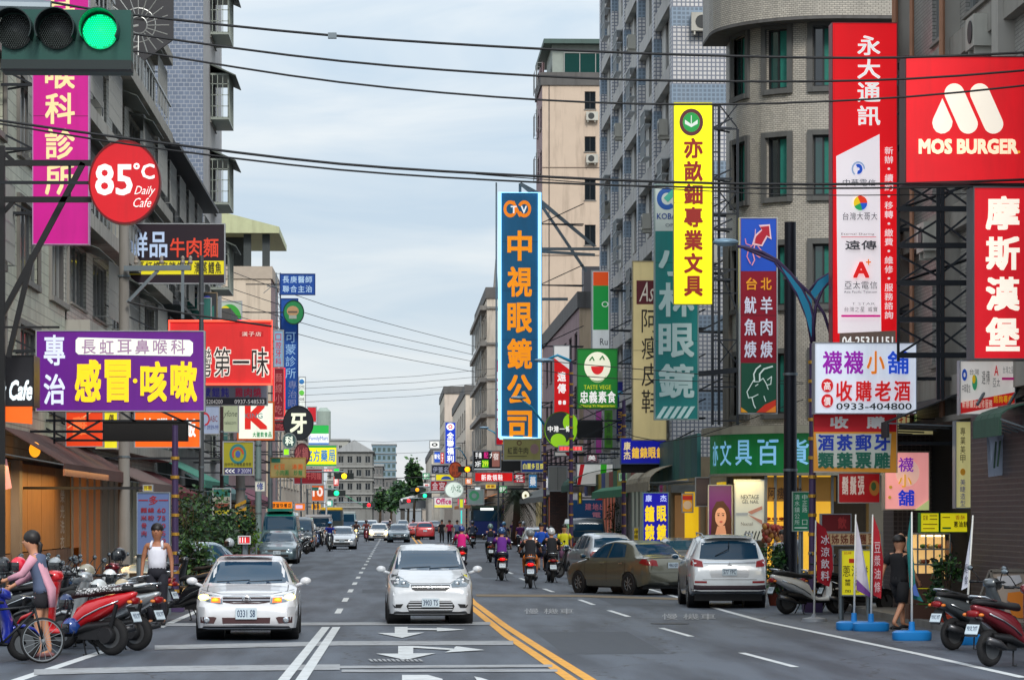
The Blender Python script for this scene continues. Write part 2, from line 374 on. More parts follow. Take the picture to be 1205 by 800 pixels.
# ---------------- facade tools ----------------
def spath(x, y, dx, dy, nx, ny): return lambda u: (x + dx * u, y + dy * u, nx, ny)
def facade(par, m, path, U0, U1, z0, z1, ops, step=None, dp=.2, name='wall'):
    us = {U0, U1}; zs = {z0, z1}
    for o in ops: us |= {o[0], o[2]}; zs |= {o[1], o[3]}
    if step:
        k = int((U1 - U0) / step); us |= {U0 + (U1 - U0) * i / k for i in range(k + 1)}
    us = sorted(us); zs = sorted(zs); b = MB()
    def pt(u, z, d=0):
        x, y, nx, ny = path(u); return (x - nx * d, y - ny * d, z)
    for i in range(len(us) - 1):
        uc = (us[i] + us[i + 1]) / 2
        for j in range(len(zs) - 1):
            zc = (zs[j] + zs[j + 1]) / 2
            if any(o[0] < uc < o[2] and o[1] < zc < o[3] for o in ops): continue
            b.add([pt(us[i], zs[j]), pt(us[i + 1], zs[j]), pt(us[i + 1], zs[j + 1]), pt(us[i], zs[j + 1])], [(0, 1, 2, 3)])
    for o in ops:
        a, c, d, e = o[:4]
        for q in (((a, c), (d, c)), ((d, c), (d, e)), ((d, e), (a, e)), ((a, e), (a, c))):
            b.add([pt(*q[0]), pt(*q[1]), pt(*q[1], dp), pt(*q[0], dp)], [(0, 1, 2, 3)])
    return b.build(name, m, par)
def pbox(b, path, u0, u1, z0, z1, d0, d1, mi=0, n=1):
    """box on a facade, d measured outwards"""
    for k in range(n):
        a = u0 + (u1 - u0) * k / n; c = u0 + (u1 - u0) * (k + 1) / n; v = []
        for z in (z0, z1):
            for u, d in ((a, d0), (c, d0), (c, d1), (a, d1)):
                x, y, nx, ny = path(u); v.append((x + nx * d, y + ny * d, z))
        b.add(v, [(0, 3, 2, 1), (4, 5, 6, 7), (0, 1, 5, 4), (1, 2, 6, 5), (2, 3, 7, 6), (3, 0, 4, 7)], mi)
FR_D = mat((52, 54, 56), .5, .5, .1); FR_L = mat((150, 152, 150), .5, .5, .1); SURR = mat((92, 92, 90), .8, 0, .12, 3, .15, dirt=.35)
CURT = mat((30, 118, 104), .7, 0, .25, 8, .3); CURTW = mat((168, 166, 158), .8, 0, .2, 9, .3)
def window(par, path, o, fr=FR_D, gl=GLASS, mull=1, dp=.16, surr=None, curt=None, sill=True, grille=0):
    a, c, d, e = o[:4]; b = MB(); t = .06
    pbox(b, path, a, a + t, c, e, -dp, -dp + .07); pbox(b, path, d - t, d, c, e, -dp, -dp + .07)
    pbox(b, path, a + t, d - t, c, c + t, -dp, -dp + .07); pbox(b, path, a + t, d - t, e - t, e, -dp, -dp + .07)
    for k in range(mull):
        u = a + (d - a) * (k + 1) / (mull + 1); pbox(b, path, u - .03, u + .03, c + t, e - t, -dp + .004, -dp + .06)
    w_ = b.build('window', fr, par)
    g_ = MB(); pbox(g_, path, a + .03, d - .03, c + .03, e - .03, -dp - .02, -dp + .02); g_.build('pane', gl, w_)
    if curt:
        cb = MB(); n = 10; uu = a + (d - a) * .45
        pbox(cb, path, uu, d - t, c + t, e - t, -dp + .021, -dp + .024); cb.build('curtain', curt, w_)
    if surr or sill:
        s = MB()
        if surr:
            s_ = .16
            pbox(s, path, a - s_, a, c - s_, e + s_, -.02, .09); pbox(s, path, d, d + s_, c - s_, e + s_, -.02, .09)
            pbox(s, path, a, d, e, e + s_, -.02, .10); pbox(s, path, a, d, c - s_, c, -.02, .12)
        else: pbox(s, path, a - .06, d + .06, c - .07, c, -.1, .07)
        s.build('window_surround' if surr else 'sill', surr or CONC, w_)
    if grille:
        s = MB(); k = max(3, int((d - a) / .16))
        for i in range(k + 1): u = a + (d - a) * i / k; pbox(s, path, u - .012, u + .012, c, e, grille - .02, grille)
        for j in range(5): z = c + (e - c) * j / 4; pbox(s, path, a, d, z - .015, z + .015, grille - .025, grille - .005)
        for u in (a, d):
            for z in (c, e): pbox(s, path, u - .015, u + .015, z - .016, z + .016, 0, grille)
        s.build('window_grille', FR_L, w_)
ACM = mat((188, 186, 176), .5, .1, .1, dirt=.4); ACD = mat((60, 62, 62), .5, .3)
def aircon(par, path, u, z, s=1):
    b = MB(); pbox(b, path, u, u + .85 * s, z, z + .6 * s, .12, .48); pbox(b, path, u + .1, u + .16, z - .15, z, 0, .45); pbox(b, path, u + .65, u + .71, z - .15, z, 0, .45)
    a = b.build('air_conditioner', ACM, par)
    f = MB()
    x, y, nx, ny = path(u + .35 * s); x2, y2, _, _ = path(u + .36 * s); tx, ty = (x2 - x) * 100 / s, (y2 - y) * 100 / s
    R = []
    for d in (.481, .50):
        R.append([(x + nx * d + tx * .22 * s * cos(t * pi / 8), y + ny * d + ty * .22 * s * cos(t * pi / 8), z + .3 * s + .22 * s * sin(t * pi / 8)) for t in range(16)])
    f.rings(R); f.build('fan_grille', ACD, a)
def core(par, x0, x1, y0, y1, h, m=DCONC):
    MB().box((x0 + .35, y0 + .35, 0), (x1 - .2, y1 - .2, h - .1)).build('inner_light_block', mat((30, 30, 30), .9), par)  # solid dark box added inside the shell to block light and see-through
    b = MB(); b.box((x0 - .12, y0 - .12, h - .1), (x1, y1, h + .15)); b.box((x0 - .12, y0 - .12, h + .15), (x0 + .1, y1, h + .9)); b.box((x0 + .1, y0 - .12, h + .15), (x1, y0 + .1, h + .9))
    b.build('roof_parapet', m, par)
    MB().box((x1 - .2, y0 + .02, 0), (x1, y1, h - .1)).build('rear_wall', m, par); MB().box((x0 + .02, y1 - .2, 0), (x1 - .2, y1, h - .1)).build('far_wall', m, par)
def grid(us, wu, z0, pitch, n, hz): return [(u, z0 + pitch * j, u + wu, z0 + pitch * j + hz) for j in range(n) for u in us]
def sidepath(X, Y0, right=True): return spath(X, Y0, 0, 1, -1 if right else 1, 0)
def frontpath(X, Y0, s=1): return spath(X, Y0, s, 0, 0, -1)
BL = {}
def building(key, label, cat, X0, X1, Y0, Y1, Ht, right, mf, ms, fops, sops, fz0=0, group=None, **kw):
    """X0 street side, X1 back side; fops/sops: openings of the camera-facing / street-facing wall"""
    a, b = (X0, X1) if right else (X1, X0)
    root = thing(kw.get('nm', 'apartment_building'), label, cat, ((a + b) / 2, (Y0 + Y1) / 2, 0), 0, group)
    fp = frontpath(X0, Y0, 1 if right else -1); sp_ = sidepath(X0, Y0, right)
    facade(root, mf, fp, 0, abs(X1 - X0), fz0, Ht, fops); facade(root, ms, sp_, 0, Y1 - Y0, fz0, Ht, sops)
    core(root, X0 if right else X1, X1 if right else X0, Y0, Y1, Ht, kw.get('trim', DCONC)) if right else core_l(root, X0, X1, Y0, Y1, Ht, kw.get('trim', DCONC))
    BL[key] = (root, fp, sp_); return root, fp, sp_
def core_l(par, X0, X1, y0, y1, h, m):
    MB().box((X1 + .2, y0 + .35, 0), (X0 - .35, y1 - .2, h - .1)).build('inner_light_block', mat((30, 30, 30), .9), par)  # added dark core, keeps light from passing through the building
    b = MB(); b.box((X1, y0 - .12, h - .1), (X0 + .12, y1, h + .15)); b.box((X0 - .1, y0 - .12, h + .15), (X0 + .12, y1, h + .9)); b.box((X1, y0 - .12, h + .15), (X0 - .1, y0 + .1, h + .9))
    b.build('roof_parapet', m, par)
    MB().box((X1, y0 + .02, 0), (X1 + .2, y1, h - .1)).build('rear_wall', m, par); MB().box((X1 + .2, y1 - .2, 0), (X0 - .02, y1, h - .1)).build('far_wall', m, par)

# ---------- R1: building with the red signs (right edge) ----------
T_R1 = tilemat('grey_tiles_near', (172, 170, 164), (156, 153, 148), (96, 94, 92), .24, .075, .008, off=.5, dirt=.5)
sops = [o for j in range(5) for o in [(1.2, 5.3 + 3.4 * j, 5.2, 7.1 + 3.4 * j), (7.2, 5.3 + 3.4 * j, 11.2, 7.1 + 3.4 * j), (13.2, 5.3 + 3.4 * j, 16.8, 7.1 + 3.4 * j), (19.4, 5.3 + 3.4 * j, 20.6, 7.1 + 3.4 * j)]]
root, fp, sp_ = building('R1', 'grey tiled block behind the red burger signs at the right edge', 'building', 11.4, 24, 44, 68, 26, True, T_R1, T_R1, [], sops, 4.1)
for o in sops: window(root, sp_, o, FR_L, GLASS, 3, surr=None)
b = MB()
for j in range(6): pbox(b, sp_, 0, 24, 4.45 + 3.4 * j, 4.95 + 3.4 * j, -.02, .22)
b.build('floor_band', mat((150, 146, 138), .8, 0, .1, 3, .1, dirt=.6), root)
b = MB()
for u in (6.2, 12.2, 17.7, 23.4): pbox(b, sp_, u - .3, u + .3, 4.1, 26, -.02, .32)
b.build('pilaster', mat((170, 166, 158), .8, 0, .1, 3, .1, dirt=.5), root)
b = MB()
for u, r_ in ((23.0, .07), (20.8, .05), (17.2, .06)):
    b.tube([(11.0, 44 + u, 4.1), (11.0, 44 + u, 22)], r_)
b.build('drain_pipe', mat((168, 120, 92), .6, 0, .2, 3, dirt=.5), root)
for u, z in ((18.9, 7.6), (13.4, 11.0), (19.5, 11.1), (19.2, 14.4)): aircon(root, sp_, u, z)
# ground floor of R1: brown tile pillars, dark interiors
BRN = tilemat('brown_mosaic', (70, 56, 58), (56, 48, 52), (96, 88, 86), .1, .1, .012, dirt=.3, sgn=-1)
for y0, y1 in ((44, 47.5), (52, 57.6), (66.6, 68)): MB().box((10.9, y0, .12), (12.2, y1, 4.1)).build('ground_floor_pillar', BRN, root)
MB().box((14.5, 44.2, .12), (14.7, 67.8, 4.1)).build('shop_back_wall', mat((66, 62, 58), .8), root)
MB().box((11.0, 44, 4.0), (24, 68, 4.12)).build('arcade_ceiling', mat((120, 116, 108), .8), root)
MB().box((12.2, 57.0, .12), (14.5, 57.4, 4.0)).build('partition_wall', mat((84, 80, 78), .8), root)
sh = MB()
for k in range(28): sh.box((12.5, 57.8 + k * .2, .14), (12.56, 57.8 + k * .2 + .18, 3.9))
sh.build('folding_shutter', mat((52, 56, 62), .6, .3), root)

# ---------- R2: rounded corner building ----------
T_R2 = tilemat('beige_grey_tiles', (194, 187, 174), (174, 168, 157), (96, 93, 88), .17, .062, .008, off=.5, dirt=.45, bump=.5)
CX, CY, RR = 13.65, 96.2, 3.0; LS = 2.0
def r2path(off=0):
    def f(u):
        if u < LS: return (CX - RR - off, CY + LS - u, -1, 0)
        a = (u - LS) / RR
        if a < pi / 2: return (CX - (RR + off) * cos(a), CY - (RR + off) * sin(a), -cos(a), -sin(a))
        return (CX + (u - LS - RR * pi / 2), CY - RR - off, 0, -1)
    return f
U_END = LS + RR * pi / 2 + 14
root = thing('corner_building', 'grey brick tiled building with a rounded corner and green curtained windows', 'building', (16, 104, 0))
BL['R2'] = root
pth = r2path()
def ua(px):   # px -> arc position on the corner
    X = (px - VX) * 93.6 / F
    if X >= CX: return LS + RR * pi / 2 + X - CX
    return LS + RR * math.acos(max(-1, min(1, (CX - X) / RR)))
wins = []
for j in range(4):
    z = 5.25 + 3.33 * j
    for p0, p1 in ((857, 865), (873, 886), (906, 929), (957, 981), (1012, 1036)):
        wins.append((ua(p0), z, ua(p1), z + 1.85))
facade(root, T_R2, pth, 0, U_END, 4.2, 17.3, wins, .5)
for i, o in enumerate(wins): window(root, pth, o, FR_D, GGLASS if i % 3 else GLASS, 1 if o[2] - o[0] > .6 else 0, surr=SURR, curt=CURT, dp=.18)
pu = r2path(.75); up = [(ua(p0), 18.6 + 3.33 * j, ua(p1), 20.4 + 3.33 * j) for j in range(3) for p0, p1 in ((906, 929), (957, 981))]
facade(root, T_R2, pu, 0, U_END, 17.3, 29, up, .5)
for o in up: window(root, pu, o, FR_D, GGLASS, 1, surr=SURR)
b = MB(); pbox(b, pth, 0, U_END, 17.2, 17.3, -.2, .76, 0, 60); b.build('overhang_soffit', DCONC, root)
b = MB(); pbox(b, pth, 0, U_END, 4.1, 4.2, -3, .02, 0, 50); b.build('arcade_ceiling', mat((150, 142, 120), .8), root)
b = MB(); pbox(b, pth, 0, U_END, 4.2, 29, -.5, -.3, 0, 40); b.build('inner_light_block', mat((30, 30, 30), .9), root)  # added dark layer behind the facade, stops light and see-through
MB().box((10.7, 98.25, .12), (28, 98.6, 28.8)).build('far_wall', DCONC, root)
b = MB()
for u in (LS - .5, LS + RR * pi / 2 + 1.2, LS + RR * pi / 2 + 6.2):
    b = MB(); pbox(b, pth, u - .35, u + .35, .12, 4.1, -.6, -.02); b.build('arcade_column', mat((136, 128, 112), .7, 0, .1, dirt=.4), root)
# old concrete pillar strip beside the sign
b = MB(); pbox(b, pth, LS - 1.9, LS - .2, 4.2, 10.8, 0, .12); b.build('rendered_strip', mat((118, 112, 104), .85, 0, .2, 2, .3, dirt=.7), root)

# ---------- R3: tall tiled tower ----------
T_R3 = tilemat('small_square_tiles', (214, 212, 210), (202, 201, 202), (118, 124, 138), .17, .17, .03, dirt=.18, bump=.3, bands=(3.05, .75, .15, (112, 128, 144)), sgn=-1)
WREND = mat((206, 204, 198), .75, 0, .1, 2, .1, dirt=.55)
sops = []
for bay in range(5):
    for j in range(17): sops.append((2.2 + 8.4 * bay, 5.6 + 3.05 * j, 3.8 + 8.4 * bay, 7.3 + 3.05 * j)); sops.append((5.2 + 8.4 * bay, 5.3 + 3.05 * j, 6.6 + 8.4 * bay, 7.5 + 3.05 * j))
root, fp, sp_ = building('R3', 'tall pale apartment tower clad in small blue grey square tiles', 'building', 11.3, 30, 121, 163, 62, True, T_R3, WREND, [], sops, 0)
for i, o in enumerate(sops):
    if o[1] < 32: window(root, sp_, o, FR_D, GGLASS if i % 2 else GLASS, 1)
    else: window(root, sp_, o, FR_D, GLASS, 0, sill=False)
b = MB()
for bay in range(6): pbox(b, sp_, 8.4 * bay - .02, 8.4 * bay + .9, 0, 62, 0, .34)
b.build('tiled_pier', T_R3, root)
b = MB()
for j in range(18):
    for bay in range(5): pbox(b, sp_, 1.5 + 8.4 * bay, 8.38 + 8.4 * bay, 4.3 + 3.05 * j, 4.95 + 3.05 * j, 0, .3)
b.build('balcony_slab', mat((190, 188, 184), .75, 0, .1, 2, .1, dirt=.5), root)
for bay in range(5):
    for j in range(0, 10):
        if (bay * 7 + j * 3) % 4 == 0: aircon(root, sp_, 4.2 + 8.4 * bay, 5.5 + 3.05 * j, 1.1)
        if (bay * 5 + j) % 3 == 0:
            c_ = MB(); u0 = 1.9 + 8.4 * bay; z0 = 5.3 + 3.05 * j
            for k in range(9): pbox(c_, sp_, u0 + k * .25, u0 + k * .25 + .03, z0, z0 + 2, .57, .6)
            for z in (z0, z0 + .7, z0 + 1.4, z0 + 2): pbox(c_, sp_, u0, u0 + 2.1, z, z + .04, .3, .61)
            c_.build('window_cage', ALU, root)
for j in (2, 5, 6, 9): aircon(root, fp, .4, 6 + 3.05 * j, 1.2)
# ---------- R4: beige end wall block ----------
BEI = mat((204, 184, 164), .85, 0, .08, 1.2, .15, dirt=.42)
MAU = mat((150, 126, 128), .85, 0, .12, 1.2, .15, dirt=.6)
s4 = 3600 / 237
fo = [((688 - 638) / s4, 2.15 + (605 - y1) / s4, (701 - 638) / s4, 2.15 + (605 - y0) / s4) for y0, y1 in ((107, 128), (160, 178), (211, 235), (264, 288), (318, 340), (370, 390))]
so_ = grid([1, 5.5], 2.2, 5, 3.4, 10, 1.7)
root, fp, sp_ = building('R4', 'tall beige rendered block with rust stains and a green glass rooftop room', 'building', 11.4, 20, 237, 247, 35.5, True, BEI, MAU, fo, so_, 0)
for o in fo: window(root, fp, o, FR_D, GLASS, 1)
for o in so_: window(root, sp_, o, FR_D, GLASS, 1, grille=.35)
for k in (0, 1): aircon(root, fp, fo[k][0] + .1, fo[k][1] - .9, 1.1)
b = MB(); b.box((12.2, 237.4, 35.4), (20, 246, 38.6)); b.build('rooftop_room', mat((150, 158, 150), .7, dirt=.3), root)
b = MB(); b.box((11.5, 236.6, 38.6), (20.6, 251, 38.95)); b.build('rooftop_roof', mat((70, 92, 86), .6, dirt=.3), root)
rp = frontpath(12.2, 237.4)
window(root, rp, (.9, 36.0, 4.6, 38.0), FR_L, GGLASS, 2, dp=-.05, sill=False)
b = MB(); b.box((11.9, 236.97, 0), (11.96, 237, 35.4)); b.build('drain_pipe', DSTEEL, root)
b = MB()
for z in (8.6, 15.4, 22.2, 29.0): b.box((11.4, 236.965, z), (20, 236.998, z + .06))
b.build('render_joint', mat((120, 104, 92), .8), root)
# R3b lower beige building
fo = [(3.4, 10, 4.6, 12), (3.4, 6, 4.6, 8)]
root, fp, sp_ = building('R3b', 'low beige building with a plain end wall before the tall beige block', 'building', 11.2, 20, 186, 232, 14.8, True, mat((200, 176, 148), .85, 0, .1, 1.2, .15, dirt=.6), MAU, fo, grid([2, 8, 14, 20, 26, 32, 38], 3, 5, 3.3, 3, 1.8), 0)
for o in fo: window(root, fp, o, FR_D, GLASS, 1)
for o in grid([2, 8, 14, 20, 26, 32, 38], 3, 5, 3.3, 3, 1.8): window(root, sp_, o, FR_D, GLASS, 2)
b = MB(); b.box((11.6, 188, 15), (13.2, 190, 17.4)); b.build('water_tank', mat((120, 116, 118), .7, dirt=.4), root)
# R3c between tower and low building
root, fp, sp_ = building('R3c', 'dim four storey shophouse beyond the tiled tower', 'building', 11.4, 20, 164, 185, 9.5, True, MAU, MAU, [], grid([2, 8, 14], 3.4, 5, 3.2, 1, 1.8), 0)
# R5 grey beige slender block, R6 blank end wall
RB = mat((208, 196, 180), .85, 0, .14, 1.5, .15, dirt=.6)
fo = grid([1.2], 1.3, 5.5, 3.25, 5, 1.6); so_ = grid([1, 7, 13, 19, 25, 31], 3.6, 5.3, 3.25, 5, 2.0)
root, fp, sp_ = building('R5', 'slender grey beige block with caged windows left of the tall blue sign', 'building', 8.3, 12.5, 277, 316, 21.8, True, RB, RB, fo, so_, 0)
for o in fo: window(root, fp, o, FR_D, GLASS, 1)
for o in so_: window(root, sp_, o, FR_D, GLASS, 2, grille=.5)
for j in range(5): aircon(root, fp, 2.7, 5.4 + 3.25 * j, 1.1)
b = MB()
for j in range(6): pbox(b, sp_, 0, 39, 4.4 + 3.25 * j, 4.8 + 3.25 * j, 0, .6); pbox(b, fp, 0, 4.2, 4.5 + 3.25 * j, 4.7 + 3.25 * j, 0, .2)
b.build('balcony_slab', CONC, root)
MB().tube([(9.2, 280, 22), (9.2, 280, 25.5)], [.3, .03], 6).build('roof_finial', CONC, root)
fo = grid([6.5], 1.2, 5.5, 3.25, 3, 1.5); so_ = grid([2, 10, 18, 26, 34], 5, 5, 3.25, 4, 1.9)
root, fp, sp_ = building('R6', 'pale block with a blank end wall farther down the right side', 'building', 6.6, 16, 410, 452, 18.4, True, mat((202, 188, 174), .85, 0, .1, .8, .1, dirt=.4), RB, fo, so_, 0)
for o in so_: window(root, sp_, o, FR_D, GLASS, 2)
root, fp, sp_ = building('R6b', 'green trimmed grey shophouse between two pale blocks down the street', 'building', 7.6, 14, 330, 405, 15.2, True, RB, RB, [], grid([2, 12, 22, 32, 42, 52, 62], 5, 5, 3.25, 3, 2.0), 0)
for o in grid([2, 12, 22, 32, 42, 52, 62], 5, 5, 3.25, 3, 2.0): window(root, sp_, o, FR_D, GGLASS, 2)
root, fp, sp_ = building('R7', 'far low grey building at the right end of the street', 'building', 5.6, 14, 470, 560, 11.5, True, RB, RB, [], grid([2, 14, 26, 38, 50, 62, 74], 6, 4, 3.1, 2, 1.8), 0)
root, fp, sp_ = building('R8', 'low row of shops under signs beside the palm tree on the right', 'building', 11.6, 20, 258, 276, 7.5, True, RB, RB, [], [(2, 4.6, 6, 6.4), (9, 4.6, 14, 6.4)], 0, nm='shop_row')

# ---------- left side ----------
T_L1 = tilemat('pale_green_tiles', (212, 214, 194), (198, 200, 180), (120, 122, 108), .3, .3, .012, dirt=.5, bump=.3)
so_ = [(4 + 7.5 * i, 5.2 + 3.3 * j, 8.6 + 7.5 * i, 7.2 + 3.3 * j) for i in range(5) for j in range(6)]
root, fp, sp_ = building('L1', 'pale green tiled building at the left edge above the cafe', 'building', -10, -20, 55, 93, 27, False, T_L1, T_L1, [], so_, 3.6)
for o in so_: window(root, sp_, o, FR_L, GLASS, 3, surr=CONC, grille=.3 if (o[0] * 3 + o[1]) % 2 > 1 else 0)
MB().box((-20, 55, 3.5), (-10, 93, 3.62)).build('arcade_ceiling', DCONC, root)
# L1 ground floor: shutters and panelled hoarding in orange shop light
WOODP = mat((170, 122, 66), .6, 0, .18, 2, .1, dirt=.35)
for i in range(11):
    if i < 3: m_ = mat((84, 70, 72), .8, 0, .2, 2, dirt=.4)
    else: m_ = WOODP
    MB().box((-10.05, 60 + 3.3 * i + .03, 1.15 if i > 2 else .12), (-9.93, 60 + 3.3 * i + 3.27, 3.5)).build('hoarding_panel', m_, root)
    if i > 2: MB().box((-10.05, 60 + 3.3 * i + .03, .12), (-9.9, 60 + 3.3 * i + 3.27, 1.12)).build('hoarding_base', mat((128, 98, 78), .7, 0, .2, 2, dirt=.5), root)
for i in (0, 3, 6): MB().box((-10, 60 + 3.3 * i - .3, .12), (-9.7, 60 + 3.3 * i + .3, 3.55)).build('pillar', mat((128, 120, 108), .8, 0, .15, 2, .2, dirt=.6), root)
T_L2 = tilemat('dark_grey_mosaic', (196, 196, 186), (178, 178, 170), (74, 74, 72), .15, .15, .01, dirt=.6)
so_ = [(1.5 + 7 * i, 5.4 + 3.3 * j, 6.3 + 7 * i, 7.3 + 3.3 * j) for i in range(5) for j in range(8)]
root, fp, sp_ = building('L1b', 'dark grey shophouse with stacked window cages on the left', 'building', -10, -20, 93.2, 128, 33, False, T_L2, T_L2, [], so_, 0)
for i, o in enumerate(so_): window(root, sp_, o, FR_L, GLASS, 3, grille=.55 if i % 3 != 1 else 0)
b = MB()
for j in range(9): pbox(b, sp_, 0, 34.6, 4.3 + 3.3 * j, 4.75 + 3.3 * j, 0, .75)
b.build('balcony_slab', mat((168, 165, 156), .8, 0, .1, 2, .1, dirt=.7), root)
b = MB()
for j in range(8):
    if j % 2: continue
    for k in range(24): pbox(b, sp_, .6 + k * 1.4, .66 + k * 1.4, 4.8 + 3.3 * j, 5.8 + 3.3 * j, .68, .72)
    pbox(b, sp_, .4, 34, 5.8 + 3.3 * j, 5.88 + 3.3 * j, .66, .74)
b.build('balcony_rail', ALU, root)
for j in range(8):
    aw = MB(); z = 7.35 + 3.3 * j
    for (ua_, ub_) in ((1.2, 6.6), (15.2, 20.6), (22.2, 27.6)):
        x, y, nx, ny = sp_(ua_); aw.add([(x, 93.2 + ua_, z), (x, 93.2 + ub_, z), (x + .9, 93.2 + ub_, z - .35), (x + .9, 93.2 + ua_, z - .35), (x, 93.2 + ua_, z + .03), (x, 93.2 + ub_, z + .03), (x + .9, 93.2 + ub_, z - .32), (x + .9, 93.2 + ua_, z - .32)],
               [(0, 1, 2, 3), (4, 5, 6, 7), (0, 1, 5, 4), (1, 2, 6, 5), (2, 3, 7, 6), (3, 0, 4, 7)])
    aw.build('window_canopy', mat((88, 96, 92), .5, .3, .2, dirt=.6), root)
for i, j in ((0, 3), (1, 2), (2, 4), (3, 3), (4, 5), (2, 1)): aircon(root, sp_, 6.4 + 7 * i if i < 4 else 33, 5.1 + 3.3 * j, 1)
so_ = [(1.5 + 6 * i, 5.4 + 3.3 * j, 5.3 + 6 * i, 7.2 + 3.3 * j) for i in range(5) for j in range(4)]
root, fp, sp_ = building('L1c', 'lower dark shophouse with a sloping metal canopy before the blue tiled tower', 'building', -10, -20, 128.2, 157, 18.0, False, T_L2, mat((140, 140, 138), .8, 0, .15, 2, .1, dirt=.7), [], so_, 0)
for i, o in enumerate(so_): window(root, sp_, o, FR_L, GLASS, 2, grille=.5)
b = MB()
for j in range(4): pbox(b, sp_, 0, 28.6, 7.6 + 3.3 * j, 7.75 + 3.3 * j, 0, 1.0)
b.build('balcony_slab', DSTEEL, root)
T_L3 = tilemat('blue_grey_tiles', (118, 130, 150), (104, 116, 136), (160, 166, 176), .3, .22, .022, off=.5, dirt=.25, bump=.3)
so_ = grid([6], 5, 5, 4.6, 7, 2.6)
root, fp, sp_ = building('L2', 'tall blue grey tiled tower on the left with projecting bay windows', 'building', -10, -22, 160, 177, 44, False, T_L3, mat((184, 182, 180), .75, 0, .08, 1.5, .1, dirt=.4), [], so_, 0)
for o in so_: window(root, sp_, o, FR_L, GGLASS, 3)
for j in range(7):
    z = 5 + 4.6 * j + .1
    c_ = MB(); c_.box((-9.98, 166, z), (-9.0, 171, z + .1)); c_.box((-9.98, 166, z + 2.4), (-9.0, 171, z + 2.5))
    for k in range(13): c_.box((-9.04, 166 + k * .41, z + .1), (-9.0, 166.05 + k * .41, z + 2.4))
    for k in range(4): c_.box((-9.9 + k * .28, 166, z + .1), (-9.86 + k * .28, 166.04, z + 2.4))
    for k in range(4): c_.box((-9.98, 166, z + .1 + k * .6), (-9.0, 166.04, z + .14 + k * .6))
    c_.build('window_cage', mat((150, 158, 150), .5, .5), root)
    h_ = MB(); h_.prism([(-10, z + 2.9), (-8.6, z + 2.3), (-8.6, z + 2.36), (-10, z + 3.0)], 165.6, 171.4); h_.build('window_hood', mat((96, 104, 98), .6, .3, dirt=.5), root)
# satellite dish frame on L1b
d_ = MB(); c0 = P(163, 30, 90)
for k in range(20): t = 2 * pi * k / 20; d_.bar(c0 + Vector((cos(t) * .25, 0, sin(t) * .25)), c0 + Vector((cos(t) * .9, -.1, sin(t) * .9)), .025)
for r_ in (.25, .5): d_.tube([c0 + Vector((cos(2 * pi * k / 24) * r_, -.02, sin(2 * pi * k / 24) * r_)) for k in range(25)], .018, 5)
d_.bar(c0, c0 + Vector((-1.6, .1, -.3)), .06); d_.bar(c0 + Vector((0, 0, -.6)), c0 + Vector((-1.6, .1, -1.2)), .05)
tag(d_.build('wire_wheel_frame', mat((176, 178, 176), .4, .6)), 'round white spoked wire frame jutting from the wall behind the traffic light', 'bracket')
hx = MB(); hc = P(170, 22, 92); hx.prism([(hc.x + 1.0 * cos(a_), hc.z + 1.25 * sin(a_)) for a_ in [pi / 6 + k * pi / 3 for k in range(6)]], 92, 92.12)
hx.bar(hc, hc + Vector((-1.8, .2, 0)), .08)
tag(hx.build('hexagonal_panel', mat((58, 58, 62), .6)), 'dark hexagonal sign back behind the round wire frame', 'sign')
# L3 gabled roof
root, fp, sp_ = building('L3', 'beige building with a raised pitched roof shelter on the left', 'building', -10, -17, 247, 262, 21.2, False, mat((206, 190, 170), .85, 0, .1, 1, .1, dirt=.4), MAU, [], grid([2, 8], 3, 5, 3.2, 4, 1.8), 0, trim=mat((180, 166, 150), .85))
b = MB(); b.prism([(-17, 27.2), (-9.3, 25.2), (-9.3, 24.7), (-17, 24.7)], 246, 263); b.build('pitched_roof', mat((186, 190, 150), .6, .1, .1, dirt=.3), root)
b = MB()
for x in (-10.4, -11.9, -16): MB().box((x - .3, 247, 21.2), (x + .3, 247.5, 24.7)).build('roof_post', mat((60, 66, 66), .7), root)
MB().box((-17, 250, 21.2), (-12.2, 250.2, 24.7)).build('roof_screen', mat((60, 66, 66), .7), root)
root, fp, sp_ = building('L3b', 'grey building with a teal painted upper wall behind the red noodle sign', 'building', -10.3, -20, 190, 245, 14, False, mat((62, 112, 108), .8, 0, .15, 1, .1, dirt=.5), MAU, [], grid([3, 12, 21, 30, 39], 5, 5, 3.2, 3, 1.9), 0)
for o in grid([3, 12, 21, 30, 39], 5, 5, 3.2, 3, 1.9): window(root, sp_, o, FR_L, GLASS, 2)
for k, (y0, y1, h, lb) in enumerate(((264, 330, 12, 'low grey shophouses behind the stacked left hand signs'), (332, 430, 10.5, 'low shophouses behind the yellow pharmacy sign'))):
    so_ = grid(list(range(3, int(y1 - y0) - 6, 9)), 5, 4.6, 3.2, 2, 1.8)
    root, fp, sp_ = building('L%d' % (4 + k), lb, 'building', -10, -20, y0, y1, h, False, RB, RB, [], so_, 0, nm='shop_row')
    for o in so_: window(root, sp_, o, FR_L, GLASS, 2)
# pale green tank tower by the pharmacy
s_ = 3600 / 340.; x0 = P(372, 0, 340).x; x1 = P(389, 0, 340).x
root = thing('roof_tank', 'pale green grey rooftop tank above the convenience store sign', 'tank', ((x0 + x1) / 2, 341, 10.5))
MB().lathe([(10.5, .8), (13.6, .8), (14.0, .4)], ((x0 + x1) / 2, 341, 0), 'z', 16).build('tank_body', mat((150, 164, 154), .7), root)
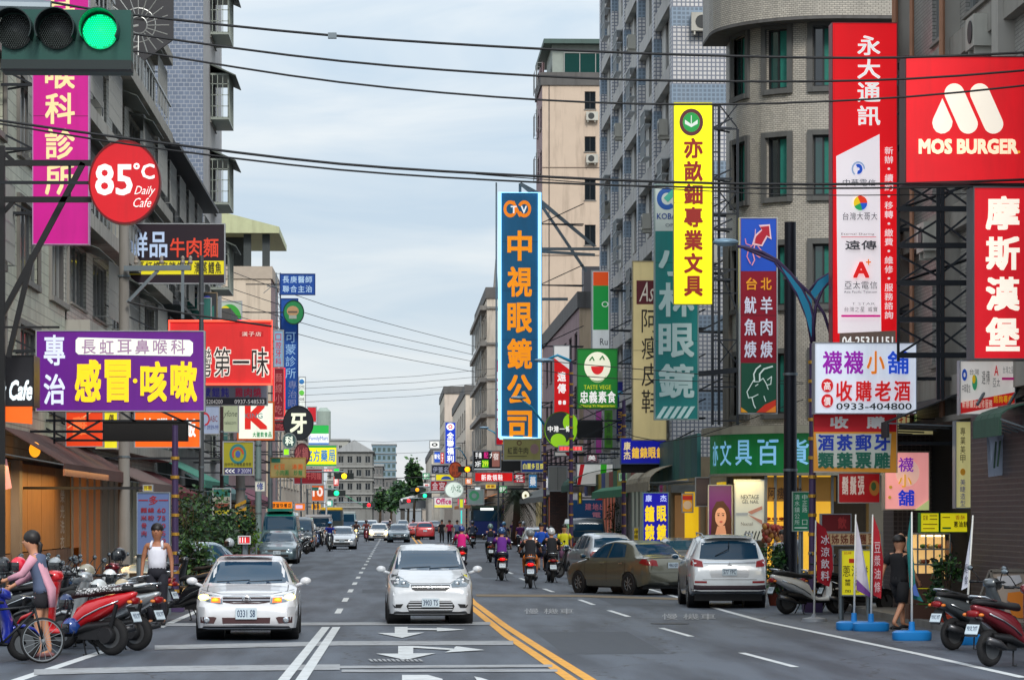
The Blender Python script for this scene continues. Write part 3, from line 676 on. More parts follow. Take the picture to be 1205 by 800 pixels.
# far buildings closing the street
FARG = mat((128, 128, 124), .85, 0, .2, .6, .1, dirt=.6); FARB = mat((112, 110, 108), .85, 0, .25, .6, .1, dirt=.6)
def farbuild(label, px0, px1, ytop, Y, dep, cols, rows, m=FARG, gl=GLASS, nm='apartment_building', gable=0):
    x0 = P(px0, 0, Y).x; x1 = P(px1, 0, Y).x; zt = P(0, ytop, Y).z
    root = thing(nm, label, 'building', ((x0 + x1) / 2, Y + dep / 2, 0))
    W = x1 - x0; ph = (zt - 3.6) / rows
    fo = [(W * (i + .2) / cols, 4 + ph * j, W * (i + .8) / cols, 4 + ph * j + ph * .5) for i in range(cols) for j in range(rows)]
    so_ = [(dep * (i + .2) / 6, 4 + ph * j, dep * (i + .8) / 6, 4 + ph * j + ph * .5) for i in range(6) for j in range(rows)]
    fp = frontpath(x0, Y); facade(root, m, fp, 0, W, 0, zt, fo)
    sp_ = spath(x1, Y, 0, 1, 1, 0); facade(root, m, sp_, 0, dep, 0, zt, so_)
    facade(root, m, spath(x0, Y, 0, 1, -1, 0), 0, dep, 0, zt, [])
    MB().box((x0 + .4, Y + .4, 0), (x1 - .4, Y + dep, zt)).build('inner_light_block', mat((40, 42, 44), .9), root)  # dark filler box added inside so no light shows through
    for o in fo: window(root, fp, o, FR_L, gl, 1, sill=False)
    for o in so_: window(root, sp_, o, FR_L, gl, 1, sill=False)
    b = MB()
    if gable: b.prism([(x0 - .4, zt), (x1 + .4, zt), ((x0 + x1) / 2, zt + gable)], Y - .5, Y + dep)
    else: b.box((x0 - .3, Y - .3, zt), (x1 + .3, Y + dep, zt + .4))
    b.build('roof', mat((158, 160, 160), .7, 0, .1, dirt=.3), root)
    b = MB()
    for j in range(rows): pbox(b, fp, 0, W, 4 + ph * j - .75, 4 + ph * j - .5, 0, .25); pbox(b, sp_, 0, dep, 4 + ph * j - .75, 4 + ph * j - .5, 0, .25)
    b.build('floor_band', mat((150, 150, 146), .8), root)
    return root, x0, x1, zt
farbuild('grey block with a pale gable roof at the far left end of the street', 396, 438, 531, 520, 40, 4, 4, FARG, gable=2.0)
farbuild('dark grey block in the far middle beyond the gabled one', 438, 450, 548, 620, 60, 3, 4, FARB)
farbuild('low far block closing the view above the traffic', 449, 466, 563, 760, 40, 4, 3, FARB)
farbuild('tiny bluish block at the far end behind the trees', 460, 520, 577, 900, 30, 8, 2, mat((140, 146, 150), .8))
farbuild('blue glazed tower far behind the gabled block', 438, 466, 523, 980, 30, 5, 8, mat((110, 134, 146), .7), GGLASS)
farbuild('pale concrete frame building behind the convenience store sign', 385, 410, 518, 640, 30, 4, 5, mat((164, 164, 156), .8))
farbuild('far beige apartment peeking right of the trees', 497, 523, 560, 640, 30, 3, 3, mat((170, 160, 148), .8))
# footbridge with white arch
root = thing('footbridge', 'grey footbridge with a white arch crossing the far end of the street', 'bridge', (7, 560, 0))
xa, xb = P(470, 0, 560).x, P(640, 0, 560).x
MB().box((xa, 560, P(0, 598, 560).z), (xb, 563, P(0, 588, 560).z)).build('deck', mat((132, 136, 140), .8), root)
b = MB(); pts = [P(472 + (536 - 472) * t / 12, 589 - 13 * sin(pi * (t / 24)), 559.6) for t in range(13)]
b.tube(pts, .35, 8); b.build('arch', mat((216, 220, 222), .5), root)
b = MB()
for k in range(3): b.box((xa + .2 + k * 9, 560.5, 0), (xa + 1.0 + k * 9, 561.5, P(0, 598, 560).z))
b.build('pier', DCONC, root)
# ---------------- signs ----------------
YC = (250, 206, 20); WH = (240, 240, 238); RD = (214, 14, 26); BK = (18, 18, 22)
def items(root, Yf, its, em, pathmap=None):
    """flat print laid on the sign face at depth Yf; every layer 6 mm prouder"""
    lay = 0
    for it in its:
        k = it[0]; lay += 1; y = Yf - .006 * lay; b = MB(); nm = 'lettering'; e_ = em
        if k == 't':
            _, s, x0, y0, x1, y1, col = it[:7]; bold = it[7] if len(it) > 7 else .025; sh = it[8] if len(it) > 8 else 0
            vs, fs = glyph(s, bold, sh); b.add([P(x0 + (x1 - x0) * u, y1 + (y0 - y1) * v, y - .0005 * k) for u, v, k in vs], fs)
        elif k == 'v':
            _, s, x0, y0, x1, y1, col = it[:7]; bold = it[7] if len(it) > 7 else .025; fill = it[8] if len(it) > 8 else .86
            n = len(s); h = (y1 - y0) / n
            for i, ch in enumerate(s):
                if ch == ' ': continue
                vs, fs = glyph(ch, bold); a = y0 + h * (i + .5 - fill / 2); c_ = y0 + h * (i + .5 + fill / 2)
                b.add([P(x0 + (x1 - x0) * u, c_ + (a - c_) * v, y - .0005 * k) for u, v, k in vs], fs)
        elif k == 'h':
            _, s, x0, y0, x1, y1, col = it[:7]; bold = it[7] if len(it) > 7 else .025; fill = it[8] if len(it) > 8 else .86
            n = len(s); h = (x1 - x0) / n
            for i, ch in enumerate(s):
                if ch == ' ': continue
                vs, fs = glyph(ch, bold); a = x0 + h * (i + .5 - fill / 2); c_ = x0 + h * (i + .5 + fill / 2)
                b.add([P(a + (c_ - a) * u, y1 + (y0 - y1) * v, y - .0005 * k) for u, v, k in vs], fs)
        elif k == 'r':
            _, x0, y0, x1, y1, col = it; nm = 'colour_field'; b.add([P(x0, y1, y), P(x1, y1, y), P(x1, y0, y), P(x0, y0, y)], [(0, 1, 2, 3)])
        elif k == 'p':
            _, pl, col = it[:3]; nm = 'emblem'; b.add([P(a, c_, y) for a, c_ in pl], [tuple(range(len(pl)))])
        elif k == 'c':
            _, cx, cy, rx, ry, col = it[:6]; nm = 'emblem'; n = 28; ri = it[6] if len(it) > 6 else 0
            t0, t1 = (it[7], it[8]) if len(it) > 8 else (0, 2 * pi)
            A = [t0 + (t1 - t0) * i / n for i in range(n + 1)]
            if ri: 
                o = [P(cx + rx * cos(a), cy - ry * sin(a), y) for a in A]; q = [P(cx + rx * ri * cos(a), cy - ry * ri * sin(a), y) for a in A]
                b.add(o + q, [(i, i + 1, n + 2 + i, n + 1 + i) for i in range(n)])
            else: b.add([P(cx, cy, y)] + [P(cx + rx * cos(a), cy - ry * sin(a), y) for a in A], [(0, i + 1, i + 2) for i in range(n)])
        elif k == 'l':
            _, pts, wd, col = it; nm = 'emblem'; q = [Vector(p) for p in pts]
            for i in range(len(q) - 1):
                d = (q[i + 1] - q[i]).normalized(); n_ = Vector((-d.y, d.x)) * wd / 2; dd = d * wd * .3
                b.add([P(*(q[i] - dd + n_), y - .0004 * i), P(*(q[i + 1] + dd + n_), y - .0004 * i), P(*(q[i + 1] + dd - n_), y - .0004 * i), P(*(q[i] - dd - n_), y - .0004 * i)], [(0, 1, 2, 3)])
        b.build(nm, prt(col, e_), root)
def sign(name, label, rect, Y, face, its=(), em=.5, cem=None, side=None, th=.3, frame=(170, 174, 178), fw=1.2, cat='sign', group=None, poles=None, border=None, shape='rect', kind=None):
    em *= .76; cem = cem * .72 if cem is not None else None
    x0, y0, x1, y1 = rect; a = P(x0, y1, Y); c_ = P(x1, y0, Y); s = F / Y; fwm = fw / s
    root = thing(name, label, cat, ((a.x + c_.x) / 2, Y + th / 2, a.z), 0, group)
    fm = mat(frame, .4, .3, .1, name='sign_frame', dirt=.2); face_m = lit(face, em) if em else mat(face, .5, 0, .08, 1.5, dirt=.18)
    if shape == 'round':
        cx, cz, rx, rz = (a.x + c_.x) / 2, (a.z + c_.z) / 2, (c_.x - a.x) / 2, (c_.z - a.z) / 2
        el = lambda k: [(cx + rx * k * cos(t * pi / 20), cz + rz * k * sin(t * pi / 20)) for t in range(40)]
        MB().prism(el(1), Y + .02, Y + th).build('casing', fm, root); MB().prism(el(1 - fw / ((x1 - x0) / 2)), Y, Y + .02).build('face', face_m, root)
        b = MB(); b.rings([[(x, Y - .02, z) for x, z in el(1)], [(x, Y - .02, z) for x, z in el(1 - fw / ((x1 - x0) / 2))], [(x, Y + .02, z) for x, z in el(1 - fw / ((x1 - x0) / 2))], [(x, Y + .02, z) for x, z in el(1)]], False, closed=True); b.build('rim', fm, root)
    else:
        MB().box((a.x, Y + .02, a.z), (c_.x, Y + th, c_.z)).build('casing', fm, root)
        MB().box((a.x + fwm, Y, a.z + fwm), (c_.x - fwm, Y + .02, c_.z - fwm)).build('face', face_m, root)
        b = MB(); q = .025
        b.box((a.x, Y - q, a.z), (a.x + fwm, Y + .02, c_.z)); b.box((c_.x - fwm, Y - q, a.z), (c_.x, Y + .02, c_.z))
        b.box((a.x + fwm, Y - q, a.z), (c_.x - fwm, Y + .02, a.z + fwm)); b.box((a.x + fwm, Y - q, c_.z - fwm), (c_.x - fwm, Y + .02, c_.z)); b.build('frame', fm, root)
        if c_.z - a.z > 2.6 * (c_.x - a.x):     # seams between stacked light boxes
            b = MB(); n = int((c_.z - a.z) / 2.4)
            for i in range(1, n): z = a.z + (c_.z - a.z) * i / n; b.box((a.x + fwm, Y - .0035, z), (c_.x - fwm, Y, z + .015))
            b.build('seam', mat(tuple(int(v * .6) for v in face), .6), root)
    if border:
        b = MB(); k = .07
        b.tube([(a.x, Y - .05, a.z), (c_.x, Y - .05, a.z), (c_.x, Y - .05, c_.z), (a.x, Y - .05, c_.z), (a.x, Y - .05, a.z)], border[1], 6); b.build('neon_tube', lit(border[0], border[2]), root)
    items(root, Y, its, em * .9 if cem is None else cem)
    thin = not side and not poles and a.z > 2.4
    if thin: side = -9.98 if (x0 + x1) / 2 < 465 else (8.6 if Y > 258 else 11.2)
    if side:
        X = {'L': -10.0, 'R': 11.0}[side[0]] if isinstance(side, str) else side
        b = MB(); e_ = a.x if X < a.x else c_.x
        if abs(X - e_) > .1:
            n = 1 if thin else 2 if c_.z - a.z < 5 else 4
            for i in range(n):
                z = a.z + (c_.z - a.z) * (i + .5) / n
                b = MB(); b.bar((e_, Y + th / 2, z), (X, Y + th / 2, z), .07)
                if thin: b.build('bracket', DSTEEL, root); continue
                b.bar((e_, Y + th / 2, z), (X, Y + th / 2, z + min(1.2, abs(X - e_) * .5)), .05); b.bar((e_, Y + th / 2, z), (X, Y + th / 2 + .9, z), .05); b.build('bracket', DSTEEL, root)
    if poles:
        for px in poles: q = P(px, 0, Y).x; MB().tube([(q, Y + th + .06, 0), (q, Y + th + .06, c_.z)], .055, 8).build('post', STEEL, root)
    return root
# ================= LEFT =================
sign('vertical_sign', 'tall magenta vertical sign with cream characters at the upper left', (38, -14, 105, 288), 78, (200, 16, 140), [
    ('v', '耳鼻喉科診所', 53, -18, 88, 232, (250, 232, 170), .03, .88)], .26, side='L', frame=(190, 150, 190))
sign('round_sign', 'round red cafe sign with white 85 lettering hung from black pipes', (104, 165, 189, 264), 70, (206, 8, 26), [
    ('t', '85', 112, 193, 156, 230, WH, .03), ('t', '°C', 157, 192, 182, 211, WH, .03), ('t', 'Daily', 158, 219, 183, 232, WH, .01, .4), ('t', 'Cafe', 157, 233, 178, 244, WH, .01, .4)],
    .36, .45, shape='round', frame=(120, 14, 22), th=.35, fw=2)
r_ = thing('sign_gantry', 'black pipe gantry holding the round red cafe sign at the left edge', 'sign bracket', P(3, 605, 71) * 1)
b = MB(); g0 = lambda x, y, d=71: P(x, y, d)
b.box((g0(-2, 0).x, 70.9, .12), (g0(6, 0).x, 71.06, g0(0, 172).z)); b.build('post', BLK, r_)
b = MB()
for p, q, w_ in (((2, 192), (107, 192), .13), ((2, 235), (108, 235), .13), ((98, 192), (2, 372), .13), ((38, 300), (10, 420), .12), ((18, 192), (2, 178), .1), ((18, 235), (2, 252), .1), ((82, 192), (82, 235), .06), ((3, 385), (70, 385), .05)):
    b.bar(g0(*p), g0(*q), w_)
b.build('pipe_brace', BLK, r_)
sign('signboard', 'black and yellow noodle sign with white and red brush characters', (150, 263, 265, 334), 112, (34, 20, 32), [
    ('r', 151.5, 307, 263.5, 323, (222, 208, 20)), ('h', '鮮品', 152, 273, 198, 303, (176, 196, 226), .03, .9), ('h', '牛肉麵', 199, 280, 258, 303, (216, 62, 36), .025, .9),
    ('h', '北區紅燒麻辣牛肉', 152, 308, 226, 318, BK, .02), ('h', '清蒸鱈魚', 228, 308, 261, 322, BK, .02)], .12, .3, side='L')
sign('signboard', 'teal painted signboard behind the noodle sign on the left', (172, 350, 249, 390), 150, (46, 120, 112), [('p', [(195, 390), (190, 372), (200, 380), (204, 366), (208, 382), (218, 376), (212, 390)], (150, 190, 180))], .0, side='L')
sign('signboard', 'small dark framed sign with blue curls above the red calligraphy sign', (226, 344, 256, 378), 152, (52, 56, 62), [('t', '99', 231, 348, 248, 356, (40, 60, 180), .06), ('r', 230, 360, 252, 374, (40, 110, 100))], .1, side='L', frame=(150, 130, 100))
sign('signboard', 'pale board with a yellow green and blue ball logo on the roofline', (254, 354, 285, 380), 210, (176, 190, 176), [('c', 270, 376, 14, 18, (50, 150, 50), 0, 0, pi), ('c', 265, 372, 8, 12, (226, 206, 30)), ('r', 258, 375, 284, 379, (40, 60, 170))], .1)
sign('signboard', 'red sign with black and white brush calligraphy inside a red neon frame', (199, 378, 320, 452), 106, (206, 40, 40), [
    ('r', 282, 390, 310, 396, (190, 20, 24)), ('h', '漢子店', 284, 390.5, 308, 395.5, (240, 210, 200), .02),
    ('h', '台灣第一味', 205, 408, 318, 444, (246, 236, 226), .07, .92), ('h', '台灣第一味', 206, 409, 317, 443, (20, 14, 16), .0, .86)], .38, .22, side='L', border=((255, 70, 50), .045, 1.6), frame=(180, 180, 184))
sign('signboard', 'dark lettered strip sign with phone numbers under the red calligraphy sign', (236, 452, 315, 477), 108, (112, 116, 132), [
    ('h', '蒙餛飩', 238, 456, 270, 467, (40, 40, 130), .03), ('h', '雞肉燒', 276, 456, 308, 467, (150, 30, 60), .03), ('r', 237, 468, 314, 476, (40, 44, 52)), ('t', '25204200', 240, 470, 262, 475, WH, .01), ('t', '0937-548533', 276, 470, 311, 475, WH, .01)], .15, .3)
sign('signboard', 'large purple sign with yellow characters and a white rounded title bar', (42, 389, 241, 484), 80, (96, 22, 132), [
    ('h', '專', 51, 394, 77, 430, (206, 214, 232), .03, .96), ('h', '治', 51, 440, 77, 476, (206, 214, 232), .03, .96),
    ('p', [(89, 400), (92, 397), (223, 400), (227, 403), (227, 415), (224, 419), (92, 417), (89, 414)], (222, 230, 218)), ('h', '長虹耳鼻喉科', 94, 399.5, 220, 416.5, (150, 120, 150), .02, .8),
    ('h', '感冒', 86, 423, 156, 473, YC, .05, .88), ('c', 159, 448, 2.6, 2.8, YC), ('h', '咳嗽', 163, 425, 234, 473, YC, .05, .88)], .36, .6, side='L', th=.45)
sign('signboard', 'red orange sign behind the scaffold below the purple sign', (77, 484, 122, 526), 88, (226, 66, 26), [('l', [(80, 503), (108, 484)], 1.5, (240, 170, 120)), ('h', '雞', 84, 490, 104, 512, (250, 120, 60), .04)], .5, side='L')
sign('signboard', 'yellow sliver sign showing behind the black sign back on the left', (112, 484, 139, 528), 92, (232, 220, 40), [('v', '排骨', 115, 486, 121, 520, (60, 30, 20), .03), ('v', '便當', 128, 486, 134, 520, (60, 30, 20), .03)], .45, side='L')
sign('signboard', 'bright orange sign with white characters behind the black sign back', (158, 484, 236, 527), 96, (238, 96, 20), [('h', '燒臘快飯', 166, 492, 232, 514, WH, .04, .8)], .55, side='L')
sign('signboard', 'blank black sign back hung on scaffold below the purple sign', (121, 496, 221, 519), 84, (16, 16, 18), [], .0, frame=(20, 20, 22))
sc = thing('scaffold', 'black lattice frame carrying the blank black sign back on the left', 'scaffold', P(100, 500, 85)); b = MB()
for p, q in (((64, 495), (235, 495)), ((64, 518), (160, 518)), ((64, 470), (64, 522)), ((78, 495), (118, 518)), ((78, 518), (118, 495)), ((103, 470), (103, 496)), ((120, 470), (180, 510)), ((160, 470), (236, 505))): b.bar(P(*p, 84.6), P(*q, 84.6), .06)
b.build('steel_lattice', DSTEEL, sc)
sign('signboard', 'pale blue sign with a red heart logo beside the purple sign', (236, 477, 259, 511), 116, (150, 164, 190), [('c', 241, 493, 6, 8, (180, 40, 50), .7, -pi / 2, pi * .8), ('t', 'ABC', 247, 489, 256, 496, (120, 50, 60), .01), ('t', 'T 0939-99', 240, 500, 257, 505, (60, 70, 130), .01)], .25, side='L')
sign('signboard', 'small silver green shop sign between the heart sign and the red K sign', (260, 475, 281, 509), 118, (160, 170, 140), [('t', 'yfone', 263, 483, 279, 492, (60, 70, 60), .0, .3), ('t', 'telecom', 264, 495, 278, 499, (80, 90, 80), .0)], .3, side='L')
sign('signboard', 'white lit sign with a big red K in an orange frame', (279, 472, 323, 518), 122, (226, 232, 216), [
    ('t', 'K', 288, 476, 315, 505, (206, 30, 22), .06), ('t', 'KING', 288, 486, 309, 492, (60, 110, 120), .0), ('h', '大健飲食品', 297, 508, 320, 514, (30, 130, 80), .03)], .55, .45, frame=(222, 96, 30), fw=2, side='L')
sign('signboard', 'olive parking sign with a colourful swirl and arrows on a brown post', (262, 519, 299, 559), 100, (156, 150, 36), [
    ('c', 280, 534, 10, 12, (40, 120, 120), .72), ('c', 280, 534, 7, 8, (190, 70, 40), .7, 0, pi * 1.2), ('c', 280, 534, 3, 4, (60, 90, 160)), ('h', '台中市公有路邊停車', 264, 544, 296, 548, BK, .01), ('r', 264, 550, 297, 557.5, (60, 60, 110)),
    ('t', '<<<', 265, 551.5, 276, 556.5, WH, .03), ('t', 'P 200M', 280, 551.5, 295, 556.5, (190, 190, 210), .0)], .12, .1)
sign('signboard', 'blue two line clinic sign on a mast above the left roofs', (329, 322, 371, 347), 205, (24, 74, 156), [('h', '長庚醫師', 332, 325, 368, 333, (170, 200, 226), .02), ('h', '聯合主治', 332, 336, 368, 344, (170, 200, 226), .02)], .08, .25, frame=(20, 60, 130))
sign('vertical_sign', 'tall blue vertical clinic sign with pale characters on the left', (330, 351, 351, 482), 205, (24, 78, 160), [('v', '可蒙診所', 336, 390, 348, 446, (150, 190, 226), .0), ('v', '專治眼', 339, 447, 349, 480, (120, 130, 170), .0)], .08, .25, frame=(20, 60, 130))
sign('round_sign', 'green disc with a plain tan face shape on the blue clinic sign', (333, 353, 358, 382), 203.6, (34, 128, 72), [('c', 344.5, 366, 7, 6, (176, 140, 100)), ('r', 340, 371, 349, 375, (150, 160, 150)), ('r', 339, 366, 350, 368, (90, 80, 70))], .12, .1, shape='round', frame=(20, 60, 50))
m_ = thing('sign_mast', 'thin lattice mast behind the blue clinic signs', 'mast', P(326, 605, 206)); b = MB()
for x in (325, 330): b.bar(P(x, 600, 206), P(x, 321, 206), .08)
for i in range(20): b.bar(P(325, 322 + i * 14, 206), P(330, 322 + (i + 1) * 14, 206), .04); b.bar(P(325, 322 + i * 14, 206), P(330, 322 + i * 14, 206), .04)
b.bar(P(310, 345, 206), P(328, 330, 206), .04); b.bar(P(314, 337, 206), P(326, 337, 206), .06); b.build('steel_lattice', STEEL, m_)
sign('vertical_sign', 'pale blue narrow vertical sign beside the red neon line', (322, 388, 334, 432), 150, (140, 176, 206), [('v', '口腔牙科', 324, 392, 331, 430, (190, 60, 90), .02)], .2)
sign('vertical_sign', 'dark red narrow vertical sign under the pale blue one', (322, 433, 335, 492), 150, (126, 22, 40), [('v', '麵線小吃', 324, 438, 332, 488, (190, 110, 110), .01)], .15, border=((240, 40, 40), .03, 1.2))
sign('signboard', 'dark red box sign under the red vertical sign behind the black tooth disc', (316, 493, 336, 508), 150, (122, 24, 40), [('h', '小吃', 318, 496, 334, 505, (170, 80, 80), .02)], .2)
sign('signboard', 'small white telecom sign strip right of the blue vertical sign', (351, 443, 360, 480), 300, (220, 226, 220), [('c', 355, 449, 3, 3, (40, 110, 170)), ('c', 355, 462, 3, 3, (90, 180, 60)), ('t', 'oo', 352.5, 453, 358, 456, (60, 60, 60), .0), ('t', 'OS', 352.5, 468, 358, 471, (60, 60, 60))], .3)
sign('round_sign', 'black round sign with one big white tooth character', (333, 477, 369, 518), 148, (32, 38, 46), [('h', '牙', 340, 486, 362, 510, (226, 232, 206), .05, .9)], .1, .6, shape='round', frame=(26, 30, 36))
sign('round_sign', 'small teal round sign with one white character below the black disc', (332, 509, 349, 528), 146, (70, 100, 100), [('h', '科', 335, 513, 346, 524, (226, 236, 220), .04, .9)], .1, .6, shape='round', frame=(150, 160, 160))
sign('signboard', 'dark red sign edge beside the green convenience store sign', (361, 478, 373, 497), 330, (176, 18, 32), [('r', 362, 482, 363.5, 495, (230, 200, 200))], .4)
sign('signboard', 'green white and blue convenience store sign on the left', (362, 499, 388, 524), 300, (226, 230, 230), [('r', 363, 500, 387, 510, (30, 168, 70)), ('r', 363, 521, 387, 523, (20, 110, 190)), ('t', 'FamilyMart', 364, 513, 386, 519, (30, 90, 180), .01)], .5, .45, side='L')
sign('signboard', 'yellow pharmacy sign with blue characters and green edges', (354, 523, 397, 549), 280, (236, 226, 20), [('r', 355, 524, 396, 526.5, (30, 150, 60)), ('r', 355, 546, 396, 548, (30, 150, 60)), ('h', '名方藥局', 359, 529, 395, 543, (40, 120, 190), .03)], .55, .4, side='L')
sign('round_sign', 'brown round hotpot sign behind the menu board on the left', (346, 521, 365, 548), 170, (112, 48, 56), [('h', '火鍋', 347, 526, 363, 540, (170, 90, 90), .03)], .15, shape='round', frame=(90, 40, 50))
sign('signboard', 'cream menu sign with orange and green characters over a teal strip', (318, 538, 360, 562), 152, (168, 150, 96), [('r', 319, 539, 330, 544, (40, 110, 90)), ('h', '紅豆 湯圓', 322, 546, 357, 552, (214, 100, 40), .02), ('h', '小肉圓 炒麵', 324, 553, 356, 559, (40, 130, 70), .02)], .22, .25, frame=(190, 150, 80), side='L')
sign('signboard', 'tiny lime green light box beside the brown round sign', (333, 527, 341, 536), 160, (150, 230, 30), [], .8)
sign('signboard', 'dark red beef noodle sign under the yellow pharmacy sign', (345, 551, 380, 570), 260, (120, 16, 30), [('h', '牛肉麵', 360, 554, 378, 564, (176, 80, 80), .02)], .2, side='L')
sign('signboard', 'small red LED strip sign beside the dark red noodle sign', (380, 551, 392, 556), 262, (226, 30, 30), [('h', '營業中', 381, 552, 391, 555.5, (255, 200, 190), .02)], .9)
sign('signboard', 'tiny bright green light box at the end of the red LED strip', (392, 550, 400, 556), 262, (30, 210, 70), [], .9)
sign('signboard', 'orange framed sign with a white number ten on poles', (366, 570, 382, 590), 230, (214, 90, 24), [('t', '10', 368, 573, 380, 584, (240, 226, 220), .04), ('r', 367, 573, 375, 577, (30, 90, 80))], .4, .5, poles=(369, 374))
sign('signboard', 'orange shop fascia with dark characters above the green van', (317, 589, 345, 600), 178, (238, 130, 10), [('h', '便當快餐店', 320, 592, 343, 597, (70, 30, 10), .03)], .6, .1, side='L')
sign('signboard', 'small orange glowing fascia right of the orange shop fascia', (346, 591, 360, 601), 200, (230, 120, 30), [('r', 348, 594, 356, 598, (220, 190, 220))], .6)
sign('price_board', 'pale blue menu board with red prices standing behind the man in the tank top', (161, 579, 200, 652), 66, (92, 112, 160), [
    ('t', '一多一', 163, 583, 198, 594, (150, 20, 40), .03), ('h', '麵線', 165, 597, 182, 603, (140, 16, 40), .03), ('t', '60', 185, 597.5, 195, 603, (150, 16, 40), .02),
    ('h', '米粉', 165, 606, 182, 612, (140, 16, 40), .03), ('t', '75', 185, 606.5, 195, 612, (150, 16, 40), .02), ('h', '骨', 166, 615, 173, 621, (140, 16, 40), .03), ('t', '70', 185, 615.5, 195, 621, (150, 16, 40), .02),
    ('h', '肉', 166, 624, 173, 630, (140, 16, 40), .03), ('t', '65', 185, 624.5, 195, 630, (150, 16, 40), .02), ('t', '50', 185, 633, 195, 639, (150, 16, 40), .02)], .0, 0, cat='menu board', th=.06, frame=(150, 160, 170), fw=.8, poles=(163, 198))
sign('shop_sign', 'dark cafe fascia with white script letters and orange light beneath', (-60, 418, 40, 478), 72, (40, 40, 46), [('t', 'Daily Cafe', -25, 447, 38, 478, (226, 238, 244), .05, .3), ('p', [(-60, 478), (-60, 490), (38, 499), (38, 478)], (232, 96, 20))], .06, .7, frame=(30, 30, 34), th=1.2)
sign('signboard', 'tiny yellow notice under the brown awnings beside the menu board', (168, 570, 180, 578), 82, (206, 196, 30), [('h', '外帶', 169, 571.5, 179, 576.5, (110, 40, 20), .02)], .2, .1)
sign('small_sign', 'teal and cream notice with yellow foot on the post by the plants', (250, 574, 272, 606), 96, (150, 150, 136), [('r', 251, 575, 272, 584, (24, 106, 96)), ('r', 251, 600, 271, 605, (190, 180, 30)), ('r', 252, 592, 270, 598, (130, 60, 40))], .05, 0, th=.06)
sign('small_sign', 'red plastic sign with white marks rising behind the white sedan roof', (280, 630, 295, 640), 58, (210, 20, 30), [('t', '111', 282, 632, 289, 638, WH, .03)], .3, .5, th=.1, frame=(200, 200, 200), poles=(288,))
# ================= RIGHT =================
sign('vertical_sign', 'huge blue vertical optician sign with orange characters and white neon border', (588, 227, 635, 515), 178, (24, 96, 136), [
    ('c', 600.5, 246, 8, 10, (240, 130, 20), .58, pi * .3, pi * 2.15), ('c', 617, 246, 8, 10, (240, 130, 20), .58, -pi * .85, pi * .85), ('l', [(604, 238), (612, 254)], 3.2, (240, 130, 20)), ('t', 'T', 601, 242.5, 608, 251, WH, .04), ('t', 'V', 613, 242.5, 620, 251, WH, .04),
    ('v', '中視眼鏡公司', 597, 268, 626, 522, (252, 150, 14), .045, .84)], .26, .62, frame=(60, 130, 180), fw=.6, side='R', border=((140, 205, 255), .11, 1.5), th=.8)
b = MB()
for p, q in (((612, 216), (612, 229)), ((612, 216), (700, 290)), ((636, 238), (700, 290)), ((636, 240), (690, 320)), ((636, 293), (708, 293)), ((636, 296), (700, 300)), ((636, 352), (668, 352)), ((584, 215), (584, 515)), ((612, 216), (634, 228))): b.bar(P(*p, 178.5), P(*q, 178.6), .09 if p[0] == 584 else .16)
tag(b.build('sign_bracket', STEEL), 'grey steel struts bracing the huge blue vertical sign', 'sign bracket')
sign('vertical_sign', 'narrow red vertical sign tucked behind the huge blue vertical sign', (583, 423, 612, 524), 186, (206, 16, 34), [('v', '專業配鏡驗光', 584.5, 436, 588, 505, WH, .03), ('h', '大眾', 590, 515, 610, 522, YC, .03)], .4, .6)
sign('vertical_sign', 'blue vertical supermarket sign with white characters and a round white logo', (523, 496, 537, 546), 330, (20, 60, 190), [('c', 530, 502, 4.6, 4.2, WH), ('c', 530, 502, 2.6, 2.4, (200, 40, 50), .5), ('v', '全聯福利', 526, 508, 534, 544, WH, .05, .9)], .4, .7)
sign('signboard', 'small white sign with a black eye like emblem far down the street', (505, 518, 518, 528), 360, (226, 228, 226), [('c', 511.5, 523, 3.5, 2, BK, .5)], .4, 0)
sign('signboard', 'small blue and white sign below the white emblem sign', (510, 530, 519, 545), 350, (30, 80, 190), [('h', '彰化', 511, 534, 518, 540, WH, .04)], .4, .6)
sign('signboard', 'dark navy sign with pale characters beside the brown disc', (507, 546, 529, 558), 300, (36, 40, 60), [('h', '伊蕾名', 509, 549, 528, 556, (150, 156, 180), .02)], .15, .3)
sign('signboard', 'yellow sign with a blue swoosh under the dark navy sign', (512, 557, 535, 566), 310, (230, 214, 30), [('c', 525, 564, 6, 4, (30, 70, 150), 0, 0, pi)], .5)
sign('round_sign', 'brown red round sign with faint characters above the traffic', (528, 543, 544, 562), 260, (150, 62, 30), [('h', '乳牛', 531, 547, 541, 553, (110, 40, 20), .03), ('h', '鮮奶', 531, 554, 541, 559, (110, 40, 20), .03)], .25, .05, shape='round', frame=(120, 40, 30))
sign('signboard', 'crimson sign with pale characters left of the white disc', (506, 565, 527, 578), 290, (150, 22, 38), [('h', '金宮', 508, 567, 524, 576, (200, 180, 186), .03)], .3, .3)
sign('round_sign', 'white round edged sign with faint green characters over the street', (523, 566, 546, 586), 258, (206, 220, 212), [('h', '小北', 530, 570, 543, 579, (60, 120, 90), .02)], .45, .1, shape='round', frame=(180, 190, 186))
sign('signboard', 'white yellow sign with magenta letters below the crimson sign', (510, 584, 533, 598), 285, (240, 226, 90), [('r', 511, 585, 532, 594, (244, 236, 236)), ('t', 'Office', 513, 586, 531, 593, (200, 20, 110), .04)], .6, .3)
